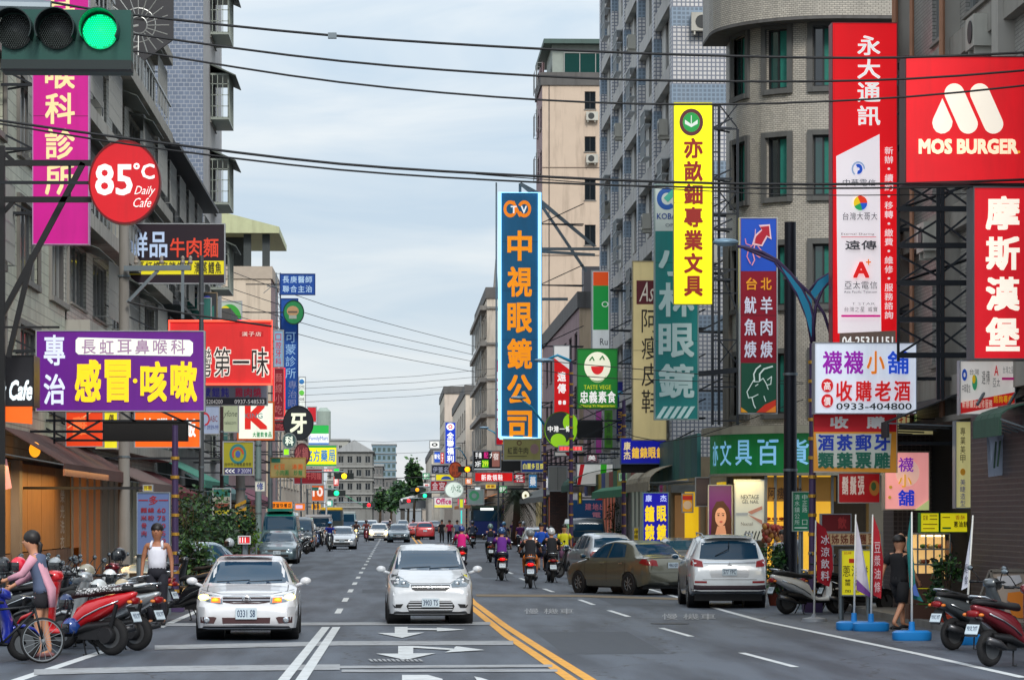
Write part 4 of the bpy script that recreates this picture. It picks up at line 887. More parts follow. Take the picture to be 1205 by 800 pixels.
sign('signboard', 'black electronic price sign with a lime 299 and pink characters', (556, 530, 590, 554), 214, (30, 28, 32), [
    ('h', '手機', 559, 532, 567, 539, WH, .03), ('h', '配', 569, 532, 575, 539, (214, 40, 130), .04), ('h', '大', 576, 532, 581, 539, WH, .03), ('t', '3折', 559, 542, 566, 549, WH, .03), ('r', 567, 541, 575, 550, (60, 160, 20)), ('t', '299', 567.5, 542, 574.5, 549, (220, 240, 60), .03),
    ('r', 579, 531, 588, 549, (140, 90, 80)), ('h', '宿', 580, 533, 587, 541, (230, 220, 214), .03), ('r', 558, 551, 589, 552.5, (170, 176, 180))], .12, .7, side='R')
sign('signboard', 'bright red sign with white characters under the black price sign', (558, 555, 604, 567), 208, (222, 24, 24), [('h', '新款領鞋', 566, 558, 592, 565, WH, .03)], .6, .8, side='R')
sign('signboard', 'olive beef noodle sign below the huge blue vertical sign', (592, 516, 637, 542), 172, (128, 126, 76), [('c', 611, 521, 3, 3, (90, 60, 40), .6), ('h', '紅面牛肉', 597, 526, 622, 534, (40, 36, 26), .02), ('c', 629, 528, 5, 6, (150, 120, 120)), ('r', 597, 536, 620, 537, (80, 76, 50))], .2, .05, side='R')
sign('signboard', 'blue sign with yellow characters under the olive sign', (613, 541, 641, 556), 168, (20, 60, 140), [('h', '白麗多豆漿', 615, 545, 640, 552, (230, 220, 100), .03)], .25, .5, side='R')
sign('signboard', 'dark sign back hanging between the olive sign and blue sign', (590, 541, 615, 554), 176, (30, 32, 34), [], 0, frame=(36, 36, 40))
sign('round_sign', 'small white glowing round sign by the dark palm tree', (613, 576, 624, 590), 205, (250, 244, 214), [('c', 618.5, 583, 1.4, 1.8, (180, 160, 90))], .9, .1, shape='round', frame=(60, 60, 50))
sign('signboard', 'grey blue box sign with a green round logo beyond the red sign', (550, 575, 570, 594), 240, (120, 140, 140), [('c', 558, 583, 6, 6, (60, 140, 100), .5)], .15, .1)
sign('signboard', 'tiny white lit box above the grey blue box sign', (558, 572, 566, 577), 238, (226, 240, 240), [], .6)
sign('vertical_sign', 'slim lime yellow lantern sign low down in the far traffic', (540, 586, 546, 598), 262, (200, 210, 40), [], .6)
sign('vertical_sign', 'slim turquoise neon banner standing behind the riders', (541, 599, 545, 617), 258, (60, 200, 190), [], .8)
sign('vertical_sign', 'red vertical telecom sign with a white slanted top', (651, 406, 671, 488), 158, (226, 18, 24), [('p', [(652, 407), (670.5, 407), (670.5, 435), (652, 421)], (206, 206, 204)), ('v', '遠傳', 656, 436, 666, 464, WH, .04, .82), ('t', '··', 657, 471, 666, 476, WH, .05)], .42, .7, side='R')
sign('round_sign', 'round lime and black swirl tea sign over a red strip', (640, 484, 680, 527), 138, (140, 196, 20), [
    ('c', 660, 505, 18.6, 20, (22, 30, 36), 0, pi * .5, pi * 1.5 - .6), ('c', 661, 495, 9.6, 10, (22, 30, 36)), ('c', 663, 512, 8, 8.6, (22, 30, 36)), ('c', 671, 497, 8.6, 10, (140, 196, 20)), ('c', 657, 518, 9, 8, (140, 196, 20)), ('h', '中港一條', 644, 501, 672, 508, WH, .04), ('c', 674, 513, 1.6, 1.6, (22, 30, 36))],
    .5, .45, shape='round', frame=(60, 90, 20), fw=1, side='R')
sign('signboard', 'red strip sign with a white base under the round swirl sign', (657, 524, 686, 531), 137, (226, 20, 34), [('h', '珍珠奶茶專賣', 659, 525, 684, 530, (250, 120, 120), .03)], .6, .5)
sign('signboard', 'white wedge sign under the red strip by the swirl sign', (652, 531, 674, 537), 139, (230, 226, 224), [('p', [(664, 531), (674, 531), (674, 537), (668, 537)], (150, 20, 36))], .3)
sign('signboard', 'green vegetarian sign with a white smiling round face', (679, 410, 727, 481), 128, (20, 124, 44), [
    ('c', 703, 431, 15.5, 17, (232, 232, 210)), ('c', 703, 438, 11, 12, (180, 200, 150), .93, pi * 1.1, pi * 1.9), ('c', 703, 431, 7.5, 9.5, (206, 24, 30), 0, pi, 2 * pi), ('l', [(694, 424), (697, 420), (699, 424)], 1.5, (30, 110, 50)), ('l', [(706, 423), (709, 419), (711, 423)], 1.5, (30, 110, 50)),
    ('t', 'TASTE VEGE', 687, 453, 719, 458, (200, 210, 40), .01), ('h', '忠義素食', 682, 460, 725, 474, WH, .03, .9), ('r', 681, 475.5, 725, 479.5, (70, 120, 20)), ('t', 'Chung Yi Vegetarian', 683, 476, 723, 479.3, (220, 214, 40), .0)], .22, .4, side='R', frame=(30, 100, 50))
sign('vertical_sign', 'orange white and green vertical sign partly hidden by the green face sign', (696, 318, 718, 412), 142, (214, 220, 222), [('r', 698, 320, 716, 336, (238, 84, 20)), ('r', 698, 336, 716, 388, (20, 150, 64)), ('c', 712, 358, 4, 3.4, (220, 230, 220), .7), ('t', 'Ru', 706, 398, 715, 406, (50, 60, 70), .01)], .3, .3, side='R')
sign('vertical_sign', 'teal vertical optician sign with pale characters and diagonal stripes', (770, 217, 822, 494), 98, (28, 124, 124), [
    ('r', 771, 218.5, 821, 272, (176, 188, 186)), ('c', 785, 234, 12, 13, (20, 76, 150), .55, pi * .25, pi * 1.75), ('p', [(781, 233), (792, 222), (797, 227), (786, 238)], (60, 160, 140)), ('t', 'KOBAYASHI', 773, 251, 819, 258, (30, 60, 130), .025), ('t', 'OPTICAL', 783, 263, 812, 267, (70, 80, 100), .005),
    ('v', '小林眼鏡', 775, 281, 817, 472, (170, 196, 196), .04, .84)] + [('p', [(772 + 8 * i, 492), (777 + 8 * i, 492), (786 + 8 * i, 478), (781 + 8 * i, 478)], (170, 200, 200)) for i in range(5)], .12, .2, side='R', frame=(150, 170, 170))
sign('vertical_sign', 'cream vertical shoe shop sign with black characters behind the teal sign', (744, 307, 785, 518), 108, (206, 190, 138), [
    ('r', 749, 330, 770, 358, (92, 20, 32)), ('t', 'As', 752, 332, 770, 355, (226, 214, 200), .0, .4), ('v', '阿瘦皮鞋', 755, 362, 776, 488, (30, 24, 22), .01, .86)], .22, .05, side='R', frame=(160, 150, 120))
sign('vertical_sign', 'bright yellow vertical stationery sign with dark red characters and a round badge', (793, 121, 838, 358), 94, (252, 234, 10), [
    ('c', 813.5, 144, 14, 16, (90, 30, 40), .72), ('c', 813.5, 144, 10, 11.5, (20, 160, 70)), ('p', [(806, 146), (806, 141), (813, 146), (813, 136), (814, 136), (814, 146), (821, 141), (821, 146), (813.5, 150)], (230, 240, 230)),
    ('v', '亦畝鈿專業文具', 805, 161, 827, 350, (150, 26, 10), .05, .88)], .62, .06, side=10.4, frame=(230, 214, 30), fw=.6)
sc = thing('sign_scaffold', 'dark steel ladder scaffold behind the bright yellow vertical sign', 'scaffold', P(850, 500, 94.6)); b = MB()
for x in (838.5, 846, 868): b.bar(P(x, 500, 94.6), P(x, 122 if x < 860 else 152, 94.6), .08)
for i, y in enumerate(range(125, 500, 27)): b.bar(P(838, y, 94.6), P(846, y, 94.6), .04)
for y in (123, 152, 225, 252, 317, 345, 400, 455, 495): b.bar(P(838, y, 94.6), P(868, y, 94.6), .05)
for y in (123, 225, 400): b.bar(P(846, y, 94.6), P(868, y + 28, 94.6), .04); b.bar(P(846, y + 28, 94.6), P(868, y, 94.6), .04)
b.bar(P(846, 315, 94.6), P(878, 390, 94.6), .05); b.bar(P(822, 440, 94.6), P(880, 434, 94.6), .16); b.build('steel_lattice', DSTEEL, sc)
sign('vertical_sign', 'navy vertical sign with gold circles behind the blue clock shop sign', (722, 448, 744, 520), 150, (26, 30, 110), [('v', '李大平', 727, 482, 739, 520, (190, 150, 60), .02), ('c', 733, 460, 6, 12, (60, 150, 190), 0, pi, 2 * pi)], .15, .2)
sign('vertical_sign', 'narrow green vertical sign left of the navy vertical sign', (710, 481, 722, 528), 152, (70, 130, 40), [('v', '素食麵', 713, 484, 719, 524, (50, 90, 40), .02)], .15, .1)
sign('vertical_sign', 'small magenta sign scraps between the swirl sign and the green sign', (700, 482, 709, 534), 156, (170, 70, 150), [('r', 701, 497, 708, 515, (30, 30, 36))], .15)
sign('signboard', 'blank black sign back right of the round swirl sign', (679, 494, 709, 515), 152, (18, 20, 26), [], 0, frame=(30, 30, 34))
sign('signboard', 'blue clock shop sign with yellow characters over the awnings', (730, 515, 784, 546), 112, (24, 32, 180), [('v', '康杰', 734, 519, 742, 541, (226, 206, 150), .04, .9), ('h', '鐘錶眼鏡', 743, 526, 782, 539, (246, 196, 70), .045, .9)], .32, .6, side='R', frame=(90, 110, 170))
sign('signboard', 'plain black panel under the blue clock shop sign', (731, 546, 784, 556), 112.3, (20, 16, 20), [], 0, frame=(24, 22, 26))
sign('standing_sign', 'tall blue standing sign with yellow and white characters by the parked cars', (756, 579, 787, 640), 104, (22, 22, 190), [('h', '康 杰', 759, 582, 785, 590, (190, 200, 240), .03), ('v', '鐘錶', 759, 593, 770, 637, (246, 214, 30), .05, .86), ('v', '眼鏡', 773, 593, 784, 637, (246, 214, 30), .05, .86)], .4, .75, poles=(760, 783), frame=(150, 190, 200))
sign('vertical_sign', 'blue and red vertical sign with a squid above and a goat head below', (870, 256, 915, 487), 90, (140, 18, 40), [
    ('r', 872, 257.5, 913.5, 319, (20, 74, 180)), ('r', 872, 427, 913.5, 485.5, (16, 72, 52)), ('v', '台', 878, 326, 891, 342, (226, 150, 30), .03, .9), ('v', '北', 895, 326, 908, 342, (226, 150, 30), .03, .9),
    ('v', '魷魚焿', 876, 346, 890, 424, (206, 206, 222), .03, .76), ('v', '羊肉焿', 895, 346, 909, 424, (206, 206, 222), .03, .76),
    ('p', [(893, 265), (906, 264), (908, 282), (903, 279), (897, 290), (885, 288), (888, 277), (896, 270)], (226, 190, 196)), ('p', [(894.5, 267), (905, 266), (906, 279), (902, 277), (896, 288), (887, 286), (890, 278), (897, 271)], (170, 20, 44)),
    ('l', [(886, 288), (881, 293), (879, 302), (883, 310)], 1.2, (220, 130, 140)), ('l', [(888, 289), (886, 298), (888, 306), (885, 312)], 1.3, (226, 150, 160)), ('l', [(892, 290), (897, 296), (894, 303), (890, 300)], 1.2, (220, 130, 140)), ('l', [(884, 289), (878, 287), (877, 281)], 1, (220, 130, 140)), ('l', [(889, 270), (888, 286)], .8, (226, 170, 180)),
    ('l', [(887, 447), (879, 461), (881, 468), (886, 467), (892, 464)], 1.1, (206, 222, 214)), ('l', [(887, 449), (893, 449), (898, 445), (902, 452), (904, 458)], 1, (206, 222, 214)), ('l', [(888, 449), (887, 440), (890, 434), (895, 430)], 1.6, (206, 222, 214)), ('l', [(894, 448), (894, 440), (899, 434), (909, 431)], 1.8, (206, 222, 214)),
    ('l', [(885, 468), (887, 476), (889, 480)], 1.2, (206, 222, 214)), ('l', [(899, 466), (901, 472)], 1, (206, 222, 214)), ('l', [(889, 454), (892, 452)], 1, (206, 222, 214)), ('l', [(903, 447), (908, 443), (907, 452), (903, 453)], 1, (206, 222, 214)),
    ('p', [(890, 485), (900, 476), (913, 470), (913, 485)], (200, 50, 30)), ('p', [(872, 485), (872, 479), (880, 485)], (220, 150, 30)), ('p', [(901, 485), (913, 477), (913, 485)], (226, 130, 40))], .12, .22, frame=(186, 190, 190), side=10.6)
sign('vertical_sign', 'giant red and white vertical telecom sign with operator logos on the right', (979, 27, 1056, 414), 66, (226, 10, 24), [
    ('p', [(984, 184), (1035, 158), (1037, 390), (986, 392)], (238, 230, 234)), ('v', '永大通訊', 1009, 40, 1036, 150, WH, .03, .84),
    ('c', 1010, 199, 8, 9, (150, 170, 200), .75, 0, pi * 1.3), ('c', 1010, 199, 5, 6, (30, 80, 190), .3, -pi * .6, pi * .7), ('h', '中華電信', 991, 211, 1031, 219, (60, 70, 80), .0),
    ('c', 1012.5, 239, 8, 8.5, (230, 60, 30), 0, 0, 2), ('c', 1012.5, 239, 8, 8.5, (240, 200, 30), 0, 2, 3.6), ('c', 1012.5, 239, 8, 8.5, (40, 160, 90), 0, 3.6, 5), ('c', 1012.5, 239, 8, 8.5, (30, 90, 200), 0, 5, 6.3), ('h', '台灣大哥大', 991, 250, 1033, 259, (50, 56, 66), .0),
    ('l', [(990, 279), (1031, 279)], .8, (200, 60, 70)), ('t', 'Eternal Sharing', 990, 274, 1029, 277.5, (90, 90, 90), .0), ('h', '遠傳', 994, 283, 1032, 294, (60, 60, 66), .03, .95),
    ('t', 'A', 1004, 308, 1023, 327, (226, 30, 30), .06), ('t', '+', 1019, 305, 1025, 312, (240, 120, 20), .03), ('h', '亞太電信', 993, 331, 1033, 340, (60, 66, 72), .0), ('t', 'Asia Pacific Telecom', 993, 342, 1032, 345, (70, 76, 82), .0),
    ('t', 'T STAR', 1002, 356, 1030, 359, (150, 150, 150), .0), ('h', '台灣之星', 993, 361, 1018, 367, (90, 90, 90), .0), ('h', '威寶', 1021, 361, 1033, 367, (90, 90, 90), .0), ('r', 990, 370.5, 1036, 373, (206, 20, 130)),
    ('v', '新辦·續約·移轉·繳費·維修·服務諮詢', 1041, 172, 1051, 376, (246, 220, 220), .02, .84), ('p', [(988, 392), (1054, 389), (1054, 413), (988, 413)], (92, 76, 68)), ('t', '04-25311151', 991, 396, 1051, 407, WH, .03)],
    .5, .55, frame=(150, 60, 70), fw=1, side=11.2, th=.5)
BG = (232, 222, 206)
def cap(x0, y0, x1, y1, w):   # slanted rounded bar
    d = Vector((x1 - x0, y1 - y0)).normalized(); n = Vector((-d.y, d.x)); pts = []
    for i in range(13): a = pi / 2 - pi * i / 12; pts.append((x1 + w * (d.x * cos(a) + n.x * sin(a)), y1 + w * (d.y * cos(a) + n.y * sin(a))))
    for i in range(13): a = -pi / 2 - pi * i / 12; pts.append((x0 + w * (d.x * cos(a) + n.x * sin(a)), y0 + w * (d.y * cos(a) + n.y * sin(a))))
    return pts
sign('signboard', 'large square red burger sign with three cream slanted bars', (1065, 67, 1250, 216), 52, (212, 6, 24), [
    ('p', [(1109, 116), (1121, 143), (1120, 149), (1117, 154), (1112, 157), (1107, 157.5), (1102, 155.5), (1098.5, 151), (1097, 145), (1098, 140)], BG), ('p', cap(1123, 110, 1139, 146, 11.6), BG), ('p', cap(1153, 110, 1169, 146, 11.6), BG),
    ('t', 'MOS BURGER', 1081, 163.5, 1198, 181.5, (246, 226, 190), .075), ('c', 1199, 179, 1.6, 1.6, (240, 160, 40))], .5, .6, frame=(82, 26, 34), side=12, th=.6)
sign('vertical_sign', 'red vertical burger sign with four large cream characters', (1145, 220, 1222, 423), 52, (206, 8, 28), [('v', '摩斯漢堡', 1160, 227, 1200, 417, (246, 236, 220), .055, .84)], .5, .6, frame=(86, 92, 98), side=12, th=.6, fw=1.6)
sc = thing('sign_scaffold', 'black lattice scaffold between the giant red sign and the burger signs', 'scaffold', P(1100, 420, 58)); b = MB()
ys = [92, 100] + [246 + 43.5 * i for i in range(5)]
for x in (1104, 1109): b.bar(P(x, 86, 58), P(x, 470, 58), .07)
for x in (1057, 1140): b.bar(P(x, 215, 58), P(x, 425, 58), .05)
for y in (92, 98, 246, 289, 333, 376, 418): b.bar(P(1056, y, 58), P(1140 if y < 200 else 1146, y, 58), .1)
for y in (214, 257, 300, 343, 385): b.bar(P(1057, y + 32, 58), P(1104, y + 2, 58.05), .04); b.bar(P(1104, y + 2, 58.05), P(1140, y + 28, 58), .04); b.bar(P(1057, y, 58), P(1104, y + 25, 58.1), .04); b.bar(P(1104, y + 25, 58.1), P(1140, y - 4, 58), .04)
b.bar(P(1056, 98, 58), P(1135, 132, 58), .05); b.bar(P(1056, 135, 58), P(1135, 105, 58), .05)
for p in ((1056, 246), (1056, 333)): b.bar(P(*p, 58), P(p[0] + 90, p[1] - 30, 60), .05)
b.build('steel_lattice', DSTEEL, sc)
sign('signboard', 'white stocking shop sign with purple orange and blue characters and red below', (958, 403, 1079, 487), 61, (214, 222, 236), [
    ('h', '襪襪', 967, 413, 1017, 440, (150, 20, 170), .03, .92), ('h', '小', 1019, 413, 1042, 440, (236, 130, 30), .03, .92), ('h', '舖', 1044, 413, 1070, 440, (30, 80, 210), .03, .96),
    ('c', 973.5, 453.5, 7, 8, (206, 20, 30)), ('c', 973.5, 471.5, 7, 8, (206, 20, 30)), ('t', '高', 969.5, 449, 977.5, 459, WH, .02), ('t', '價', 969.5, 467, 977.5, 477, WH, .02), ('h', '收購老酒', 982, 448, 1073, 472, (212, 16, 22), .035, .84), ('t', '0933-404800', 984, 474, 1073, 482, (20, 30, 30), .02)], .5, .4, frame=(150, 156, 166), th=.35)
sign('banner', 'blue white and yellow collectibles banner with a red top under the stocking sign', (957, 487, 1056, 556), 61.3, (196, 196, 190), [
    ('p', [(957, 487), (1055, 487), (1055, 508), (957, 508)], (190, 20, 34)), ('h', '收購', 966, 490, 1052, 504, (206, 206, 206), .06, .5), ('p', [(957, 508), (1055, 508), (1055, 556), (957, 554)], (222, 150, 50)), ('p', [(960, 510), (1049, 510), (1047, 551), (963, 549)], (196, 200, 190)),
    ('h', '酒茶郵牙', 961, 511, 1049, 530, (30, 60, 170), .05, .86), ('h', '類葉票雕', 961, 532, 1049, 551, (30, 100, 80), .05, .86)], .18, .15, cat='banner', th=.05, frame=(160, 120, 60), fw=.4)
sign('signboard', 'cream sign strip with red green and blue characters behind the stocking sign', (1055, 478, 1101, 512), 66.5, (206, 196, 140), [('h', '打', 1057, 486, 1070, 500, (190, 60, 40), .03), ('h', '抛', 1074, 486, 1086, 500, (60, 120, 60), .02), ('h', '欲', 1088, 480, 1099, 492, (30, 70, 160), .03), ('h', '刻', 1088, 494, 1099, 504, (30, 70, 160), .03)], .3, .2)
sign('signboard', 'white telecom fascia with small operator logos and a red strip', (1129, 424, 1195, 488), 55, (226, 220, 214), [
    ('p', [(1129, 474), (1195, 461), (1195, 474), (1129, 487)], (216, 30, 30)), ('h', '新辦續約維修服務', 1132, 470, 1168, 480, (250, 220, 200), .02), ('h', '諮詢專線', 1169, 465, 1192, 474, (240, 190, 40), .02), ('c', 1135, 441, 3, 7, (30, 80, 180), .4), ('c', 1147, 450, 3, 9, (60, 160, 110)), ('c', 1146, 446, 2, 5, (236, 190, 30)), ('h', '中華電信', 1132, 452, 1142, 462, (60, 60, 66), .0), ('t', '台灣', 1141, 434, 1152, 441, (90, 90, 90), .0), ('h', '遠傳', 1155, 436, 1165, 452, (70, 70, 70), .0),
    ('t', 'A', 1170, 430, 1175, 442, (216, 30, 40), .03), ('h', '亞太', 1168, 445, 1177, 455, (90, 90, 90), .0), ('h', '台灣之星', 1180, 431, 1193, 439, (110, 110, 110), .0), ('r', 1179, 444, 1194, 447, (190, 30, 120))], .35, .25, side=12, th=.25)
sign('vertical_sign', 'narrow cream vertical sign with dark small letters by the green awning', (1124, 495, 1143, 598), 59.5, (214, 204, 140), [('v', '專業美甲', 1130, 502, 1136, 545, (60, 50, 40), .0), ('c', 1133, 555, 3, 4, (230, 160, 50)), ('v', '美睫造型', 1130, 563, 1136, 596, (50, 70, 150), .0)], .35, .1, side=12)
sign('signboard', 'pink stocking shop light box with purple yellow and blue characters', (1040, 531, 1094, 600), 64, (240, 160, 160), [('c', 1068, 556, 14, 16, (246, 200, 190)), ('c', 1048, 545, 4, 4, (250, 220, 170)), ('c', 1048, 573, 2, 2, (190, 150, 60)), ('c', 1047, 585, 2, 2, (190, 150, 60)), ('v', '襪', 1057, 537, 1075, 556, (130, 40, 190), .02, .9), ('v', '小', 1057, 557, 1073, 574, (240, 180, 30), .02, .9), ('v', '舖', 1057, 575, 1076, 596, (20, 60, 220), .04, .9), ('p', [(1076, 600), (1093, 588), (1093, 600)], (200, 216, 150))], .55, .4, frame=(180, 176, 170), fw=1.4)
sign('signboard', 'yellow menu light box with green edge over the snack stall', (1083, 603, 1105, 626), 62.5, (226, 214, 30), [('t', '菜單', 1086, 606, 1092, 612, (120, 60, 20), .01), ('r', 1094, 606, 1103, 607, (120, 90, 20)), ('r', 1094, 610, 1103, 611, (120, 90, 20)), ('r', 1086, 616, 1103, 617, (120, 90, 20)), ('r', 1086, 621, 1100, 622, (120, 90, 20))], .5, .1, frame=(30, 140, 60), fw=.6)
sign('signboard', 'wider yellow menu light box beside the first over the snack stall', (1106, 603, 1141, 626), 62.5, (230, 216, 30), [('h', '香酥', 1124, 606, 1136, 611, (190, 60, 40), .01), ('h', '蔥油餅', 1122, 613, 1139, 620, (50, 30, 20), .03), ('r', 1109, 608, 1118, 609, (120, 90, 20)), ('r', 1109, 620, 1119, 622, (40, 120, 60))], .5, .1, frame=(30, 140, 60), fw=.6)
sign('signboard', 'yellow lower panel with a green foot on the front of the snack stall', (1079, 684, 1101, 714), 61.5, (226, 216, 20), [('p', [(1079, 714), (1079, 706), (1100, 711), (1100, 714)], (60, 170, 50)), ('v', '蔥油餅', 1091, 689, 1098, 706, (60, 40, 20), .02)], .4, .1, th=.1)
sign('banner', 'red slanted banner with white characters hung under the collectibles banner', (986, 556, 1036, 592), 66, (176, 20, 32), [('h', '鬍鬚張', 990, 560, 1018, 582, (236, 214, 206), .04, .8), ('c', 1029, 574, 6, 9, (176, 110, 50)), ('c', 1028, 572, 3, 5, (60, 90, 50))], .15, .15, cat='banner', th=.04)
sign('signboard', 'dark red shop panel over the arched cream snack sign', (966, 604, 1002, 626), 78, (110, 30, 34), [('h', '飲', 985, 608, 997, 622, (160, 50, 50), .04)], .1)
rr = sign('signboard', 'arched cream sign with brown characters behind the flags', (964, 626, 1038, 642), 76, (186, 156, 120), [('h', '劉姊姊飯糰', 967, 628, 1020, 640, (120, 40, 30), .02), ('h', '豆漿', 1021, 628, 1036, 640, (150, 90, 50), .02)], .25, .05)
sign('street_sign', 'green street sign with two columns of white characters on a thin pole', (932, 578, 953, 625), 69, (22, 128, 92), [('v', '清水鎮公所', 935, 581, 941, 618, (206, 226, 214), .01), ('v', '中正路 口', 944, 581, 950, 618, (206, 226, 214), .01), ('r', 935, 620, 950, 621.5, (206, 226, 214))], .05, .1, th=.04, poles=(943,), frame=(170, 190, 180))
sign('street_sign', 'second green direction sign hidden behind the first on the right', (947, 584, 958, 606), 73, (26, 110, 80), [('r', 949, 590, 955, 591, (200, 220, 210))], .05, th=.04)
sign('standing_sign', 'yellow menu board with black characters standing behind the white flag', (989, 646, 1025, 701), 62, (238, 224, 40), [('t', '招牌', 993, 649, 1002, 652, (190, 60, 30), .01), ('r', 999, 657, 1012, 662, (226, 60, 30)), ('h', '蔥油餅', 991, 665, 1022, 678, (40, 30, 20), .01), ('v', '雙蛋 加', 994, 681, 1001, 697, (50, 40, 20), .02), ('v', '加蛋 起', 1004, 681, 1011, 697, (50, 40, 20), .02), ('v', '培根', 1014, 681, 1021, 697, (50, 40, 20), .02)], .35, .1, th=.08, fw=1.5, frame=(150, 160, 160), poles=(991, 1023))
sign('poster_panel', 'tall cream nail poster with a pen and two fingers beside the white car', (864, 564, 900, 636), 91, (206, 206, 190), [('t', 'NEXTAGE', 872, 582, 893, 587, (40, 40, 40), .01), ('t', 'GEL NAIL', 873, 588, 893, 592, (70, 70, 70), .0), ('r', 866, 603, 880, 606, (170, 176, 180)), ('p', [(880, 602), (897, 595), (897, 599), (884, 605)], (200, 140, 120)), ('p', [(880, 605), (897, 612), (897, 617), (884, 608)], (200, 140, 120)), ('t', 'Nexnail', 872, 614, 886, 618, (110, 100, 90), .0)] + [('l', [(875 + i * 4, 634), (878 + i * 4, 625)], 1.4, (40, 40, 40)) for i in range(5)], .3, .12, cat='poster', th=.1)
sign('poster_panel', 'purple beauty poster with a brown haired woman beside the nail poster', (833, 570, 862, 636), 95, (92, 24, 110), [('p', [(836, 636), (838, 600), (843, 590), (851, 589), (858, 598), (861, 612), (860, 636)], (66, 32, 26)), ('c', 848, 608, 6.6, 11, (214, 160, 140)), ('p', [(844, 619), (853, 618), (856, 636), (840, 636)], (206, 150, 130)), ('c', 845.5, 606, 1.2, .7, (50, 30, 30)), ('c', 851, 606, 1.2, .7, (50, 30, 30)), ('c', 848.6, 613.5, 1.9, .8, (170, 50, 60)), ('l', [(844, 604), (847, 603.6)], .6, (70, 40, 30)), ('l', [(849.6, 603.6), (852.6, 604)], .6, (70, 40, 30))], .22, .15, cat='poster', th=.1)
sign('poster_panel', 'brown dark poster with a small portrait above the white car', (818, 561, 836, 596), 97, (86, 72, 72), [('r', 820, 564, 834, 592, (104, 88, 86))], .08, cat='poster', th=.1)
sign('banner', 'yellow orange hanging banner beside the brown poster', (802, 580, 816, 603), 98, (230, 160, 20), [('c', 809, 594, 5, 5, (236, 200, 160)), ('r', 803, 583, 815, 588, (214, 50, 40))], .3, .2, cat='banner', th=.04)
sign('signboard', 'tan vertical signboard with black column writing at the tower foot', (785, 526, 810, 566), 118, (200, 170, 100), [('v', '專業鐘錶', 791, 530, 795, 562, (40, 30, 20), .02), ('v', '精修眼鏡行', 799, 530, 802, 562, (70, 50, 30), .0)], .25, .05, side='R')
sign('signboard', 'small orange yellow glowing strip left of the tan signboard', (775, 560, 781, 592), 124, (150, 60, 110), [], .2)
sign('hoarding', 'blue hoarding with a white top and pale red characters behind the van', (668, 579, 725, 618), 160, (26, 84, 132), [('r', 669, 580, 700, 588, (206, 212, 216)), ('p', [(700, 588), (724, 580), (724, 588)], (220, 60, 50)), ('h', '建地出售', 688, 592, 722, 600, (206, 130, 150), .03), ('p', [(669, 617), (669, 610), (690, 612), (700, 617)], (70, 150, 170)), ('v', '電洽', 697, 602, 707, 616, (200, 140, 160), .03)], .12, .15, cat='hoarding', th=.1)
sign('small_sign', 'small yellow vertical tag on the blue hoarding', (680, 578, 685, 593), 158, (220, 206, 30), [('v', '售', 681, 582, 684, 587, BK, .01)], .3)
sign('small_sign', 'yellow tag sign standing beside the tall blue standing sign', (745, 620, 752, 638), 110, (216, 190, 20), [('v', '停車', 746, 623, 751, 634, (60, 40, 10), .02)], .2)
sign('signboard', 'white box sign with a red stripe above the dark green canopy', (678, 545, 722, 572), 150, (226, 226, 222), [('p', [(683, 546), (688, 546), (683, 571), (679, 571)], (210, 30, 40)), ('p', [(706, 571), (707, 546), (714, 546), (713, 571)], (60, 190, 40))], .35, .3)
b = MB(); p0, p1 = P(647, 632, 170), P(668, 577, 170); b.box((p0.x, 170, .12), (p1.x, 170.3, p1.z)); tag(b.build('brick_wall', tilemat('dark_brick', (92, 56, 46), (66, 44, 40), (40, 34, 32), .24, .08, .012, off=.5, sgn=1)), 'narrow dark brick wall left of the blue hoarding', 'wall')
sign('signboard', 'grey panelled box wall above the narrow brick panel', (645, 548, 668, 578), 168, (148, 148, 142), [('r', 656, 549, 656.6, 577, (90, 90, 90))], 0, cat='panel')
# green curved fascia of the corner shop
GRF = thing('shop_sign', 'green curved fascia with pale characters wrapped round the corner building', 'shop sign', (11.5, 94, 3.4)); pf = r2path(.62)
ug0, ug1 = LS - 1.0, LS + RR * pi / 2 + 1.6
b = MB(); pbox(b, pf, ug0, ug1, 3.42, 4.62, -.55, 0, 0, 24); b.build('face', lit((22, 122, 62), .16), GRF)
b = MB(); pbox(b, pf, ug0, ug1, 4.62, 4.86, -.7, .28, 0, 24); pbox(b, pf, ug0, ug1, 3.34, 3.42, -.6, .05, 0, 24); b.build('cornice', mat((168, 164, 146), .7, dirt=.4), GRF)
b = MB(); tx = '亦文具百貨'
for i, ch in enumerate(tx):
    vs, fs = glyph(ch, .02); u0 = ug0 + 1.0 + i * .80; b.add([(lambda q: (q[0] + q[2] * (.012 + .0005 * k), q[1] + q[3] * (.012 + .0005 * k), 3.66 + .78 * v))(pf(u0 + .62 * u)) for u, v, k in vs], fs)
b.build('lettering', prt((130, 190, 230), .4), GRF)
TF = thing('shop_sign', 'weathered teal metal fascia running back from the corner shop', 'shop sign', (10.1, 110, 3.3))
for i in range(11): MB().box((9.7, 98 + 2.1 * i + .02, 3.35 + .0 * i), (9.82, 98 + 2.1 * i + 2.07, 4.75)).build('metal_panel', mat((52 + (i % 3) * 12, 112 + (i % 2) * 10, 112), .6, .2, .2, 2, dirt=.6), TF)
for i in range(14): MB().box((9.85, 122.6 + 2.6 * i, 3.1), (9.97, 122.6 + 2.6 * i + 2.5, 4.1)).build('metal_panel', mat([(60, 120, 80), (160, 70, 60), (170, 160, 140), (50, 80, 150), (190, 170, 60)][i % 5], .6, .1, .15, 2, dirt=.5), TF)
